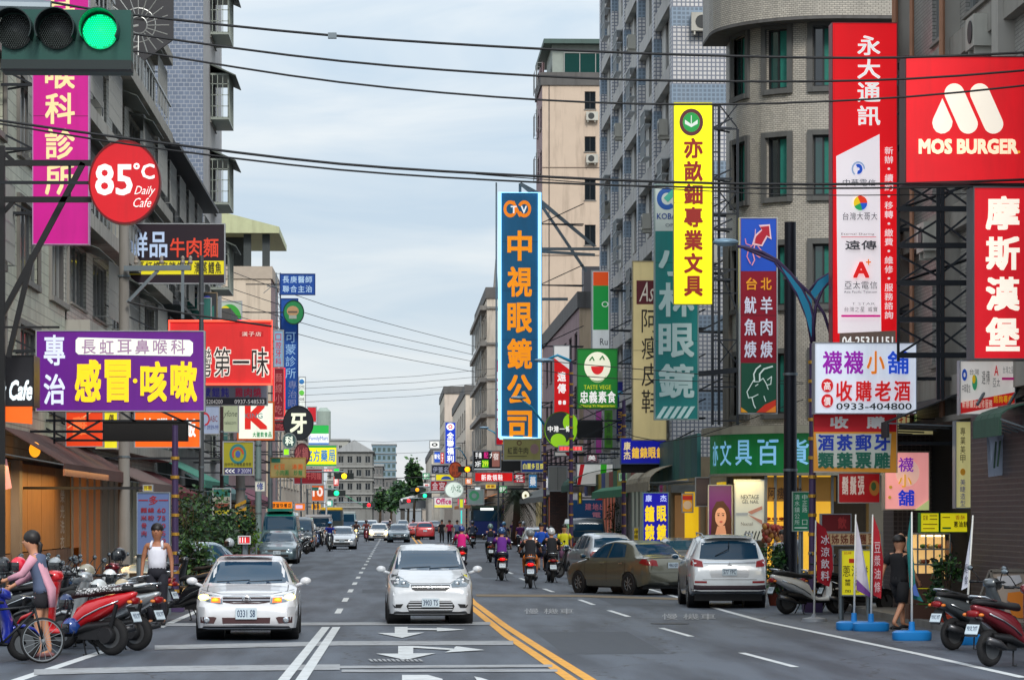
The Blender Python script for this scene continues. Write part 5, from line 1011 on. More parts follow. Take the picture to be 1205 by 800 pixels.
# lit golden shoe shop under the arcade
GS = thing('small_shop', 'golden lit shoe shop window under the green corner fascia', 'shop', P(925, 640, 93.4)); gw = (250, 200, 60)
a_, c_ = P(901, 648, 94.2), P(980, 566, 94.2)
MB().box((a_.x, 94.2, .13), (c_.x, 94.3, 3.45)).build('lit_back_wall', lit((246, 186, 60), .55), GS)
for px in (901, 912, 926, 941, 956, 979): q = P(px, 0, 93.6).x; MB().box((q - .04, 93.5, .13), (q + .04, 93.62, 3.45)).build('door_frame', ALU, GS)
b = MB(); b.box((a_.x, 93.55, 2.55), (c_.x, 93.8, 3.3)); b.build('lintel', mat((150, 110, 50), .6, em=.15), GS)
items(GS, 93.5, [('h', '阿瘦皮鞋', 903, 573, 945, 587, (60, 34, 20), .02, .8)], .0)
sh_ = MB()
for k in range(4):
    for j in range(5): c0 = P(904 + j * 8, 640 - k * 10, 93.9); sh_.ell((c0.x, 93.95, c0.z), (.1, .08, .05), 8, 4)
    p0, p1 = P(902, 642 - k * 10, 93.95), P(940, 642 - k * 10, 93.95); sh_.box((p0.x, 93.85, p0.z - .03), (p1.x, 94.1, p0.z))
sh_.build('shelf', mat((150, 60, 30), .5), GS)
# bright yellow wall further in
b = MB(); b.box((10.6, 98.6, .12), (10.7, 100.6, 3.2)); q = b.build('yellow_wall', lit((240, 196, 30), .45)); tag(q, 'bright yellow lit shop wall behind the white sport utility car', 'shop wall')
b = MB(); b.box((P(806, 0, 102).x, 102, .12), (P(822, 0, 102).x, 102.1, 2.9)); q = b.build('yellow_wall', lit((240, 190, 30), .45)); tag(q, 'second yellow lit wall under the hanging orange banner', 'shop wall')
# ---------------- vehicles (local: nose towards -Y, origin on the ground at the centre) ----------------
def interp(tab, y):
    if y <= tab[0][0]: return tab[0][1]
    for (a, u), (b_, v) in zip(tab, tab[1:]):
        if y <= b_:
            t = (y - a) / (b_ - a); t = t * t * (3 - 2 * t) * .35 + t * .65; return u + (v - u) * t
    return tab[-1][1]
def carbody(sp):
    Lh = sp['L']; W = sp['W'] / 2; n = 74; R = []
    axf, axr, ar = sp['ax'][0], sp['ax'][1], sp['wr'] + .055
    for i in range(n + 1):
        t = i / n; y = Lh * (t - .5 + .028 * sin(4 * pi * t) * 0 + .02 * -sin(2 * pi * t))
        s = y + Lh / 2
        zc = interp(sp['top'], s); zb = min(interp(sp['belt'], s), zc); w = W * interp(sp['plan'], s); zl = interp(sp['low'], s)
        g = max(0, zc - zb); tt = min(1, g / .35); wr = interp(sp['roofw'], s) * W
        for ay in (axf, axr):
            q = ar * ar - (s - ay) ** 2
            if q > 0: zl = max(zl, sp['wr'] + sqrt(q) - .02)
        xe = (w * .80) * (1 - tt) + wr * tt; z8 = zc - min(.075, .5 * g) - .0 * tt
        pts = [(0, zl), (w * .82, zl), (w * .965, zl + .02), (w * .995, .40), (w, .58), (w * .985, zb - .09), (w * .955, zb - .005),
               (w * .93 * (1 - .5) + xe * .5 + .012 * tt, (zb + z8) / 2 + .0), (xe, z8), (xe * .88, zc - min(.022, g * .3)), (xe * .5, zc - .004 + (0.0)), (0, zc + .004)]
        pts = [(x, max(z, zl)) for x, z in pts]
        if tt < .2:   # hood / boot crown
            cr_ = .05 * (1 - tt * 5)
            pts = [(x, z - (cr_ * (x / w) ** 2 if k >= 7 else 0)) for k, (x, z) in enumerate(pts)]
        ring = [(x, y, z) for x, z in pts] + [(-x, y, z) for x, z in pts[-2:0:-1]]
        R.append(ring)
    b = MB(); b.rings(R, True); return b
def bvh_of(mb):
    vs = [Vector(v) for v in mb.v]; fs = []
    for f in mb.f:
        for k in range(1, len(f) - 1): fs.append((f[0], f[k], f[k + 1]))
    return BVHTree.FromPolygons(vs, fs)
def patch(bv, poly, side, off=.008, cell=.07, th=.0):
    """outline in (x,z) for front/back or (y,z) for left/right, or (x,y) for top, wrapped on to the body"""
    bm = bmesh.new(); vv = [bm.verts.new((p[0], p[1], 0)) for p in poly]
    try: bm.faces.new(vv)
    except Exception: bm.free(); return MB()
    for ax in (0, 1):
        lo = min(p[ax] for p in poly); hi = max(p[ax] for p in poly); k = int((hi - lo) / cell)
        for i in range(1, k + 1):
            c = lo + (hi - lo) * i / (k + 1); no_ = (1, 0, 0) if ax == 0 else (0, 1, 0); co = (c, 0, 0) if ax == 0 else (0, c, 0)
            bmesh.ops.bisect_plane(bm, geom=bm.verts[:] + bm.edges[:] + bm.faces[:], plane_co=co, plane_no=no_)
    bmesh.ops.triangulate(bm, faces=[f for f in bm.faces if len(f.verts) > 4])
    d = {'front': Vector((0, 1, 0)), 'back': Vector((0, -1, 0)), 'left': Vector((-1, 0, 0)), 'right': Vector((1, 0, 0)), 'top': Vector((0, 0, -1))}[side]
    out_ = []; ok = True
    for v in bm.verts:
        if side in ('front', 'back'): o = Vector((v.co.x, -9 * d.y, v.co.y))
        elif side in ('left', 'right'): o = Vector((-9 * d.x, v.co.x, v.co.y))
        else: o = Vector((v.co.x, v.co.y, 9))
        h = bv.ray_cast(o, d)
        if h[0] is None:
            h2 = bv.find_nearest(Vector(((v.co.x, (-1 if side == 'front' else 1) * 2.0, v.co.y)) if side in ('front', 'back') else (3 * -d.x, v.co.x, v.co.y)))
            out_.append(h2[0] - d * off)
        else: out_.append(h[0] - d * off)
    b = MB(); bm.verts.index_update(); b.add(out_, [tuple(v.index for v in f.verts) for f in bm.faces]); bm.free(); return b
def mir(poly): return [(-x, y) for x, y in poly][::-1]
def paint(c, metal=.1): return mat(c, .28, metal, .03, 6, coat=.9, name='car_paint', dirt=.16)
TAILM = lit((130, 4, 12), .05); LAMPM = mat((112, 124, 132), .12, .5, .35, 22, coat=1.); HEADON = lit((255, 204, 96), 5); AMBER = lit((255, 120, 16), 3); PLATE = mat((200, 214, 222), .5, name='plate'); PTX = prt((20, 50, 90))
DGR = mat((26, 26, 28), .5, .2, .1)
def wheel(parent, x, y, r, w=.2, spokes=5, right=1):
    s = 1 if x > 0 else -1; b = MB()
    b.lathe([(-s * w * .3, r * .62), (s * w * .42, r * .66), (s * w * .46, r * .62), (s * w * .36, r * .58), (s * w * .30, r * .2), (s * w * .36, r * .12), (s * w * .38, .001)], (x, y, r), 'x', 28)
    b2 = MB()
    for k in range(spokes):
        t = 2 * pi * k / spokes; c0 = Vector((x + s * w * .39, y, r)); dv = Vector((0, cos(t), sin(t)))
        b2.bar(c0 + dv * r * .1, c0 + dv * r * .62, .035 if spokes > 6 else .07, .025)
    o = b.build('wheel', ALU if spokes != 7 else STEEL, parent, 40, False)
    dd = MB(); dd.lathe([(s * w * .31, r * .56), (s * w * .312, r * .1)], (x, y, r), 'x', 20); dd.build('rim_recess', DGR, o, False, False)
    b2.build('rim_spokes', ALU, o, False, False)
    t = MB(); t.lathe([(-w / 2, r * .64), (-w / 2, r * .93), (-w * .36, r), (w * .36, r), (w / 2, r * .93), (w / 2, r * .64), (-w / 2, r * .64)], (x, y, r), 'x', 32)
    t.build('tyre', RUBBER, o, 35, False)
def plate(parent, s, yf, z, side, wd=.32, h=.15):
    """side -1 faces the nose direction (-Y), +1 the tail"""
    b = MB(); b.box((-wd / 2, yf, z - h / 2), (wd / 2, yf + side * .012, z + h / 2)); o = b.build('licence_plate', PLATE, parent, False, False)
    vs, fs = glyph(s, .015); t = MB(); q = yf + side * .0165
    t.add([((-wd * .42 + wd * .84 * u) * (1 if side < 0 else -1), q + side * .0004 * k, z - h * .32 + h * .64 * v) for u, v, k in vs], fs); t.build('lettering', PTX, o, False, False)
def carmake(name, label, cat, sp, col, metal=.1, extra=None, glass=CGLASS, group=None, roofcol=None):
    root = thing(name, label, cat, (0, 0, 0), 0, group); pm = paint(col, metal)
    b = carbody(sp); b.build('body', pm, root, 50, False); bv = bvh_of(b)
    L2 = sp['L'] / 2; W = sp['W'] / 2; wr = sp['wr']
    ub = MB(); ub.box((-W * .86, -L2 + .35, .17), (W * .86, L2 - .35, .5))
    for ay in sp['ax']:
        for s in (-1, 1): ub.lathe([(s * W * .45, wr + .05), (s * (W * .985), wr + .05)], (0, ay - L2, wr), 'x', 24)
    ub.build('underbody', DGR, root, False, False)
    for ay in sp['ax']:
        for s in (-1, 1): wheel(root, s * (W - .10), ay - L2, wr, spokes=sp.get('spokes', 5))
    def put(nm, poly, side, m, off=.008, both=False, par=root, sm=True, cell=.07, lb=None):
        r = None
        for pl in ([poly, mir(poly)] if both else [poly]):
            r = patch(bv, pl, side, off, cell).build(nm, m, par, sm, False, lb)
        return r
    def sidewin(nm, poly, m, off=.008):
        for s in ('left', 'right'): patch(bv, poly, s, off, .09).build(nm, m, root, True, False)
    # windscreen & rear window
    put('windscreen', sp['ws'], 'front', glass, .006); put('rear_window', sp['rw'], 'back', glass, .006)
    for pl in sp['sw']: sidewin('side_window', [(y - L2, z) for y, z in pl], glass, .006)
    for y in sp['seams']: sidewin('door_seam', [(y - L2 - .006, sp['seamz'][0]), (y - L2 + .006, sp['seamz'][0]), (y - L2 + .006, sp['seamz'][1]), (y - L2 - .006, sp['seamz'][1])], DGR, .004)
    for y in sp.get('handles', []): sidewin('door_handle', [(y - L2 - .09, sp['seamz'][1] - .10), (y - L2 + .09, sp['seamz'][1] - .09), (y - L2 + .09, sp['seamz'][1] - .06), (y - L2 - .09, sp['seamz'][1] - .07)], pm if metal < .5 else CHROME, .03)
    for s in (-1, 1):
        m_ = MB(); my, mz = sp['mir']; y0 = my - L2
        m_.ell((s * (W + .11), y0, mz), (.098, .06, .066), 14, 8); m_.bar((s * (W - .06), y0 + .02, mz - .08), (s * (W + .08), y0, mz - .03), .05)
        mo = m_.build('door_mirror', pm, root, True, False)
        g_ = MB(); g_.ell((s * (W + .11), y0 + .04, mz), (.08, .025, .05), 12, 6); g_.build('mirror_glass', glass, mo, True, False)
    wi = MB()
    zz_ = sp['ws'][0][1]
    for x0, x1 in ((-.55, .02), (.0, .58)):
        pts = []
        for k in range(6):
            x = x0 + (x1 - x0) * k / 5; h = bv.ray_cast(Vector((x, -9, zz_ + .015 + .03 * k / 5)), Vector((0, 1, 0)))
            if h[0]: pts.append(h[0] - Vector((0, .02, 0)))
        if len(pts) > 2: wi.tube(pts, .009, 5)
    wi.build('wiper', BLK, root, False, False)
    if extra: extra(root, bv, put, sp, pm)
    return root
SED = dict(L=4.5, W=1.76, wr=.31, ax=(.93, 3.6), spokes=10,
    top=[(0, .50), (.05, .66), (.22, .76), (.6, .85), (1.15, .93), (1.3, .97), (2.05, 1.36), (2.5, 1.43), (3.0, 1.42), (3.35, 1.36), (3.95, 1.06), (4.05, 1.02), (4.4, 1.0), (4.47, .94), (4.5, .80)],
    belt=[(0, .48), (.05, .62), (.5, .78), (1.2, .88), (2.5, .92), (3.6, .97), (4.4, .96), (4.5, .78)],
    plan=[(0, .80), (.06, .86), (.2, .94), (.5, .985), (1, 1), (3.6, 1), (4.2, .96), (4.42, .90), (4.5, .84)],
    low=[(0, .28), (.1, .2), (.5, .19), (4.0, .2), (4.4, .28), (4.5, .36)], roofw=[(0, .8), (1.2, .86), (2.0, .71), (2.6, .68), (3.3, .69), (3.9, .80), (4.5, .8)],
    ws=[(-.70, .965), (-.35, .95), (0, .945), (.35, .95), (.70, .965), (.655, 1.12), (.575, 1.30), (.54, 1.345), (0, 1.372), (-.54, 1.345), (-.575, 1.30), (-.655, 1.12)],
    rw=[(-.62, 1.06), (.62, 1.06), (.54, 1.30), (.5, 1.33), (-.5, 1.33), (-.54, 1.30)],
    sw=[[(1.55, .97), (2.42, .97), (2.44, 1.33), (2.2, 1.31), (1.9, 1.18)], [(2.52, .97), (3.28, .99), (3.2, 1.27), (2.9, 1.33), (2.52, 1.34)], [(3.34, 1.0), (3.55, 1.02), (3.3, 1.2)]],
    seams=[1.42, 2.48, 3.4], seamz=(.34, .92), handles=[2.32, 3.24], mir=(1.5, .99))
def civic(root, bv, put, sp, pm):
    HL = [(-.86, .80), (-.87, .74), (-.66, .665), (-.47, .635), (-.40, .64), (-.42, .73), (-.47, .765), (-.70, .79), (-.83, .845)]
    for pl, s in ((HL, -1), (mir(HL), 1)):
        h = patch(bv, pl, 'front', .012).build('headlight', LAMPM, root, True, False)
        c = bv.ray_cast(Vector((s * .73, -9, .735)), Vector((0, 1, 0)))[0]; b = MB(); b.ell((c.x, c.y - .012, c.z), (.085, .035, .055), 14, 8); b.build('bulb_glow', HEADON, h, True, False)
        put('lit_reflector', [(s * (.735 + .095 * cos(q * pi / 6)), .742 + .045 * sin(q * pi / 6)) for q in range(12)], 'front', HEADON, .02)
        c = bv.ray_cast(Vector((s * .53, -9, .69)), Vector((0, 1, 0)))[0]; b = MB(); b.ell((c.x, c.y - .012, c.z), (.06, .03, .042), 14, 8); b.build('indicator', AMBER, h, True, False)
        put('indicator_lens', [(s * .44, .65), (s * .60, .66), (s * .60, .74), (s * .45, .735)], 'front', mat((230, 110, 30), .3, em=.35), .017)
    put('grille', [(-.40, .66), (-.2, .635), (.2, .635), (.40, .66), (.41, .755), (.2, .775), (-.2, .775), (-.41, .755)], 'front', mat((80, 50, 52), .3, .3), .010)
    for z, m in ((.665, DGR), (.69, CHROME), (.72, DGR), (.752, CHROME)): put('grille_bar', [(-.40, z), (.40, z), (.40, z + .014), (-.40, z + .014)], 'front', m, .020)
    c = bv.ray_cast(Vector((0, -9, .70)), Vector((0, 1, 0)))[0]
    b = MB(); y = c.y - .036
    b.box((-.045, y, .655), (-.028, y + .02, .745)); b.box((.028, y, .655), (.045, y + .02, .745)); b.box((-.03, y, .692), (.03, y + .02, .708))
    R = [(.068 * cos(2 * pi * k / 20), y + .01, .70 + .06 * sin(2 * pi * k / 20)) for k in range(21)]; b.tube(R, .009, 5); b.build('emblem', CHROME, root, False, False)
    put('bumper_intake', [(-.40, .30), (.40, .30), (.41, .40), (-.41, .40)], 'front', mat((66, 34, 36), .5), .008)
    F_ = [(-.78, .31), (-.55, .30), (-.50, .40), (-.55, .415), (-.78, .41)]
    for pl, s in ((F_, -1), (mir(F_), 1)):
        f_ = patch(bv, pl, 'front', .009).build('fog_lamp_recess', mat((70, 40, 40), .5), root, True, False)
        c = bv.ray_cast(Vector((s * .67, -9, .36)), Vector((0, 1, 0)))[0]; b = MB(); b.lathe([(-.02, .05), (-.03, .03), (-.03, .001)], (c.x, c.y, c.z), 'y', 16); b.build('fog_lamp', CHROME, f_, False, False)
    put('hood_seam', [(-.70, .80), (-.685, .80), (-.685, .93), (-.70, .93)], 'front', DGR, .003, True)
    c = bv.ray_cast(Vector((0, -9, .46)), Vector((0, 1, 0)))[0]; plate(root, '0331 S8', c.y - .03, .47, -1, .36, .19)
    put('hood_edge', [(-.80, .85), (-.44, .79), (.44, .79), (.80, .85), (.80, .858), (.44, .798), (-.44, .798), (-.80, .858)], 'front', DGR, .006)
    put('lower_lip', [(-.75, .225), (.75, .225), (.72, .25), (-.72, .25)], 'front', DGR, .012)
    b = MB(); b.box((-.45, -.3, 1.425), (.40, .1, 1.438)); b.build('sunroof_panel', mat((130, 60, 62), .3), root, False, False)
C1 = carmake('sedan', 'white sedan with lit headlamps and orange indicators driving towards us', 'car', SED, (212, 212, 214), .0, civic)
c1 = G(287, 754); C1.location = (c1.x, c1.y + 2.25, 0); C1.rotation_euler = (0, 0, radians(1.0))
COLT = dict(L=3.9, W=1.69, wr=.29, ax=(.72, 3.2), spokes=7,
    top=[(0, .62), (.05, .78), (.2, .90), (.5, .99), (.75, 1.05), (.85, 1.09), (1.65, 1.47), (2.0, 1.54), (2.6, 1.55), (3.3, 1.50), (3.55, 1.42), (3.8, 1.08), (3.87, .98), (3.9, .8)],
    belt=[(0, .6), (.05, .74), (.5, .88), (1, .94), (3.5, .99), (3.85, .97), (3.9, .78)],
    plan=[(0, .82), (.06, .88), (.2, .95), (.5, .99), (1, 1), (3.2, 1), (3.7, .95), (3.9, .88)],
    low=[(0, .26), (.1, .2), (.5, .19), (3.4, .2), (3.9, .32)], roofw=[(0, .8), (.8, .88), (1.6, .74), (2.2, .71), (3.4, .72), (3.9, .8)],
    ws=[(-.69, 1.075), (-.35, 1.055), (0, 1.05), (.35, 1.055), (.69, 1.075), (.655, 1.22), (.585, 1.42), (.56, 1.455), (0, 1.49), (-.56, 1.455), (-.585, 1.42), (-.655, 1.22)],
    rw=[(-.6, 1.08), (.6, 1.08), (.54, 1.4), (-.54, 1.4)],
    sw=[[(1.1, 1.03), (2.1, 1.02), (2.1, 1.45), (1.8, 1.43), (1.4, 1.25)], [(2.2, 1.02), (3.0, 1.04), (2.95, 1.44), (2.2, 1.46)], [(3.1, 1.05), (3.45, 1.08), (3.3, 1.4), (3.08, 1.42)]],
    seams=[1.0, 2.15, 3.02], seamz=(.34, .97), handles=[1.95, 2.85], mir=(1.02, 1.07))
def colt(root, bv, put, sp, pm):
    HL = [(-.76, .985), (-.80, .92), (-.75, .80), (-.70, .745), (-.42, .735), (-.40, .79), (-.52, .90), (-.66, .965)]
    for pl, s in ((HL, -1), (mir(HL), 1)):
        h = patch(bv, pl, 'front', .012).build('headlight', LAMPM, root, True, False)
        for dx, z in ((.64, .86), (.52, .80)):
            c = bv.ray_cast(Vector((s * dx, -9, z)), Vector((0, 1, 0)))[0]; b = MB(); b.ell((c.x, c.y - .012, c.z), (.05, .018, .045), 12, 6); b.build('lamp_reflector', CHROME, h, True, False)
    put('grille', [(-.36, .70), (-.30, .67), (.30, .67), (.36, .70), (.38, .775), (-.38, .775)], 'front', DGR, .010)
    put('grille_bar', [(-.36, .73), (.36, .73), (.36, .745), (-.36, .745)], 'front', CHROME, .02); put('grille_bar', [(-.38, .78), (.38, .78), (.38, .79), (-.38, .79)], 'front', CHROME, .016)
    c = bv.ray_cast(Vector((0, -9, .74)), Vector((0, 1, 0)))[0]; b = MB(); y = c.y - .03
    for a in (90, 210, 330):
        a = radians(a); u = Vector((cos(a), sin(a))); v = Vector((-u.y, u.x)); q = [(0, 0), u * .033 + v * .018, u * .066, u * .033 - v * .018]
        b.prism([(p[0], p[1] + .735) for p in q], y, y + .012)
    b.build('emblem', CHROME, root, False, False)
    put('bumper_intake', [(-.42, .26), (.42, .26), (.47, .37), (.40, .47), (-.40, .47), (-.47, .37)], 'front', DGR, .008)
    for z in (.29, .34, .39, .44): put('intake_bar', [(-.43, z), (.43, z), (.43, z + .018), (-.43, z + .018)], 'front', pm, .02)
    put('fog_lamp_recess', [(-.74, .40), (-.70, .335), (-.58, .335), (-.53, .41)], 'front', DGR, .010, True)
    put('hood_seam', [(-.66, .93), (-.645, .93), (-.60, 1.03), (-.615, 1.03)], 'front', DGR, .003, True)
    put('hood_edge', [(-.66, .97), (-.38, .80), (.38, .80), (.66, .97), (.66, .978), (.38, .808), (-.38, .808), (-.66, .978)], 'front', DGR, .006)
    put('lower_lip', [(-.72, .22), (.72, .22), (.70, .25), (-.70, .25)], 'front', DGR, .010)
    c = bv.ray_cast(Vector((0, -9, .42)), Vector((0, 1, 0)))[0]; plate(root, '3903 TS', c.y - .045, .435, -1, .34, .17)
C2 = carmake('hatchback', 'white compact hatchback with unlit headlamps driving towards us in the centre', 'car', COLT, (206, 210, 214), .0, colt)
c2 = G(505, 735); C2.location = (c2.x, c2.y + 1.95, 0); C2.rotation_euler = (0, 0, radians(.8))
VIOS = dict(SED); VIOS.update(L=4.3, W=1.70, ax=(.85, 3.40), spokes=7, wr=.30,
    top=[(0, .55), (.05, .70), (.3, .84), (.9, .95), (1.05, .99), (1.85, 1.40), (2.3, 1.46), (2.9, 1.45), (3.2, 1.38), (3.75, 1.06), (4.1, 1.04), (4.24, .98), (4.3, .8)],
    belt=[(0, .53), (.05, .66), (.5, .82), (1.2, .90), (2.5, .94), (3.5, .98), (4.2, .98), (4.3, .78)], plan=[(0, .78), (.06, .84), (.2, .93), (.5, .985), (1, 1), (3.4, 1), (4.0, .96), (4.22, .90), (4.3, .84)],
    low=[(0, .28), (.1, .2), (.5, .19), (3.8, .2), (4.2, .28), (4.3, .36)], roofw=[(0, .8), (1.1, .86), (1.8, .73), (2.4, .70), (3.1, .71), (3.7, .80), (4.3, .8)],
    rw=[(-.62, 1.08), (.62, 1.08), (.55, 1.32), (.5, 1.35), (-.5, 1.35), (-.55, 1.32)],
    sw=[[(1.25, .99), (2.25, .98), (2.27, 1.37), (2.0, 1.35), (1.65, 1.2)], [(2.33, .98), (3.15, 1.01), (2.98, 1.33), (2.6, 1.38), (2.33, 1.38)]], seams=[1.18, 2.3, 3.22], handles=[2.1, 3.05], mir=(1.28, 1.02))
def sedrear(txt):
    def f(root, bv, put, sp, pm):
        TL = [(.48, .78), (.80, .80), (.82, .95), (.70, .98), (.50, .93)]
        put('taillight', TL, 'back', TAILM, .012, True)
        L2 = sp['L'] / 2
        for s in ('left', 'right'): patch(bv, [(L2 - .42, .86), (L2 - .06, .80), (L2 - .05, .95), (L2 - .3, .97)], s, .010, .08).build('taillight', TAILM, root, True, False)
        put('boot_seam', [(-.70, .985), (.70, .985), (.70, .992), (-.70, .992)], 'back', DGR, .006)
        put('bumper_seam', [(-.78, .60), (.78, .60), (.78, .607), (-.78, .607)], 'back', DGR, .006)
        c = bv.ray_cast(Vector((0, 9, .82)), Vector((0, -1, 0)))[0]; plate(root, txt, c.y + .01, .80, 1, .32, .15)
        HL = [(-.80, .72), (-.55, .68), (-.48, .78), (-.70, .84), (-.80, .82)]; put('headlight', HL, 'front', LAMPM, .01, True)
        put('grille', [(-.4, .66), (.4, .66), (.4, .74), (-.4, .74)], 'front', DGR, .01)
    return f
C3 = carmake('sedan', 'bronze grey sedan parked askew with its tail towards the white sport utility car', 'car', VIOS, (108, 106, 90), .5, sedrear('4062 QD'))
# nose points up the street to the left: rotate 180 about Z then 27 degrees
y3 = 83.0; x3 = P(741, 0, y3).x; C3.location = (x3, y3, 0); C3.rotation_euler = (0, 0, radians(180 + 28))
OUT = dict(L=4.65, W=1.80, wr=.35, ax=(.93, 3.60), spokes=8,
    top=[(0, .7), (.06, .92), (.3, 1.03), (1.0, 1.10), (1.15, 1.14), (1.95, 1.58), (2.4, 1.66), (3.2, 1.68), (4.1, 1.62), (4.28, 1.54), (4.52, 1.12), (4.6, 1.0), (4.65, .86)],
    belt=[(0, .68), (.06, .88), (.5, .98), (1.2, 1.03), (3.0, 1.08), (4.3, 1.14), (4.55, 1.05), (4.65, .84)],
    plan=[(0, .82), (.06, .88), (.2, .95), (.5, .99), (1, 1), (3.8, 1), (4.35, .97), (4.55, .93), (4.65, .90)],
    low=[(0, .34), (.1, .26), (.5, .25), (4.0, .27), (4.65, .40)], roofw=[(0, .8), (1.1, .87), (1.9, .74), (2.5, .72), (4.1, .73), (4.65, .82)],
    ws=[(-.70, 1.13), (.70, 1.13), (.6, 1.55), (-.6, 1.55)], rw=[(-.68, 1.14), (-.3, 1.12), (.3, 1.12), (.68, 1.14), (.62, 1.50), (.56, 1.55), (-.56, 1.55), (-.62, 1.50)],
    sw=[[(1.3, 1.10), (2.35, 1.11), (2.35, 1.56), (2.05, 1.54), (1.7, 1.36)], [(2.43, 1.11), (3.35, 1.13), (3.33, 1.57), (2.43, 1.58)], [(3.45, 1.15), (4.1, 1.22), (3.95, 1.5), (3.42, 1.56)]],
    seams=[1.22, 2.4, 3.42], seamz=(.42, 1.05), handles=[2.2, 3.2], mir=(1.32, 1.14))
def outl(root, bv, put, sp, pm):
    TL = [(.60, .95), (.86, .97), (.87, 1.10), (.78, 1.13), (.62, 1.08)]; put('taillight', TL, 'back', TAILM, .014, True)
    for s in ('left', 'right'): patch(bv, [(1.95, 1.0), (2.26, .98), (2.26, 1.1), (2.02, 1.14)], s, .010, .08).build('taillight', TAILM, root, True, False)
    put('tailgate_trim', [(-.6, 1.04), (.6, 1.04), (.6, 1.075), (-.6, 1.075)], 'back', CHROME, .016)
    put('tailgate_seam', [(-.62, .66), (.62, .66), (.62, .668), (-.62, .668)], 'back', DGR, .006)
    put('number_recess', [(-.42, .72), (.42, .72), (.5, .98), (-.5, .98)], 'back', paint((206, 208, 210), .1), .006)
    put('bumper_lower', [(-.86, .38), (.86, .38), (.88, .55), (.6, .53), (-.6, .53), (-.88, .55)], 'back', mat((52, 36, 44), .5, 0, .1), .02)
    put('rear_reflector', [(.52, .585), (.80, .59), (.80, .635), (.52, .63)], 'back', TAILM, .012, True)
    c = bv.ray_cast(Vector((0, 9, .86)), Vector((0, -1, 0)))[0]; plate(root, '577 YPC', c.y + .015, .84, 1, .34, .16)
    b = MB(); c = bv.ray_cast(Vector((0, 9, 1.01)), Vector((0, -1, 0)))[0]
    for a in (90, 210, 330):
        a = radians(a); u = Vector((cos(a), sin(a))); v = Vector((-u.y, u.x)); q = [(0, 0), u * .03 + v * .016, u * .06, u * .03 - v * .016]; b.prism([(p[0], p[1] + 1.01) for p in q], c.y + .01, c.y + .02)
    b.build('emblem', CHROME, root, False, False)
    for s in (-1, 1):
        b = MB(); b.tube([(s * .56, -.1, 1.66), (s * .58, .0, 1.72), (s * .58, 1.6, 1.70), (s * .56, 1.75, 1.63)], .018, 6); b.build('roof_rail', ALU, root, True, False)
    b = MB(); b.tube([(0, 2.1, 1.53), (.0, 2.13, 1.36), (.32, 2.16, 1.20)], .010, 5); b.build('rear_wiper', BLK, root, False, False)
    b = MB(); b.box((-.55, 1.78, 1.615), (.55, 2.05, 1.64)); b.build('spoiler', pm, root, False, False)
C4 = carmake('sport_utility_car', 'white sport utility car parked at the right kerb seen from behind', 'car', OUT, (210, 215, 218), .1, outl)
y4 = 69.6; C4.location = (P(861, 0, y4).x, y4 + 2.3, 0); C4.rotation_euler = (0, 0, radians(180 - 1.2))
# generic cars further off
def front_std(lampon=0):
    def f(root, bv, put, sp, pm):
        t0 = interp(sp['top'], .08)
        HL = [(-.78, t0 - .02), (-.80, t0 - .14), (-.5, t0 - .14), (-.46, t0 - .04)]
        put('headlight', HL, 'front', HEADON if lampon else LAMPM, .012, True)
        put('grille', [(-.4, t0 - .15), (.4, t0 - .15), (.42, t0 - .05), (-.42, t0 - .05)], 'front', DGR, .01); put('bumper_intake', [(-.5, .30), (.5, .30), (.5, .42), (-.5, .42)], 'front', DGR, .01)
        c = bv.ray_cast(Vector((0, -9, .48)), Vector((0, 1, 0)))[0]; plate(root, '5821 KT', c.y - .02, .5, -1)
        put('taillight', [(.5, .8), (.8, .8), (.8, .95), (.5, .95)], 'back', TAILM, .012, True)
        c = bv.ray_cast(Vector((0, 9, .75)), Vector((0, -1, 0)))[0]; plate(root, 'AB 7716', c.y + .02, .76, 1)
    return f
S2 = dict(SED, spokes=7)
CG = carmake('sedan', 'grey sedan parked on the left in front of the green van', 'car', S2, (92, 112, 120), .4, front_std())
CG.location = (P(326, 0, 133).x, 135, 0)
HB = dict(COLT, L=3.9)
def clonecar(src, label, px, Y, rz, recol=None, group=None):
    c = copy_tree(src, (P(px, 0, Y).x, Y, 0), rz, label, group, recol); return c
greyp = paint((92, 112, 120), .4)
CH = carmake('hatchback', 'silver hatchback parked behind the bronze sedan', 'car', HB, (186, 194, 200), .3, front_std()); CH.location = (P(709, 0, 100).x, 101, 0); CH.rotation_euler = (0, 0, radians(180 + 8))
silv = paint((186, 194, 200), .3)
clonecar(CG, 'dark sedan mostly hidden between the bronze sedan and the white utility car', 800, 96, radians(180), {greyp: paint((60, 64, 66), .3)})
clonecar(CH, 'pale silver hatchback parked up the right side behind the pedestrians', 633, 152, radians(180), {silv: paint((200, 206, 210), .2)})
clonecar(CG, 'silver sedan with an orange lamp coming on behind the blue scooter rider', 403, 190, 0, {greyp: paint((196, 202, 206), .3)})
FC = clonecar(CG, 'dark blue grey sedan approaching beside the flaring headlamps', 469, 236, 0, {greyp: paint((70, 92, 100), .4)})
CL = carmake('sedan', 'small white sedan with glaring headlamps coming down the middle of the street', 'car', S2, (226, 222, 216), .1, front_std(1)); CL.location = (P(446, 0, 252).x, 252, 0)
for s_ in (-.62, .62): b = MB(); b.ell((s_, -2.3, .72), (.15, .06, .11), 14, 8); b.build('bulb_glow', lit((255, 226, 150), 9), CL, True, False)  # extra oversized glowing shapes added over the headlamps to imitate glare
whp = paint((226, 222, 216), .1)
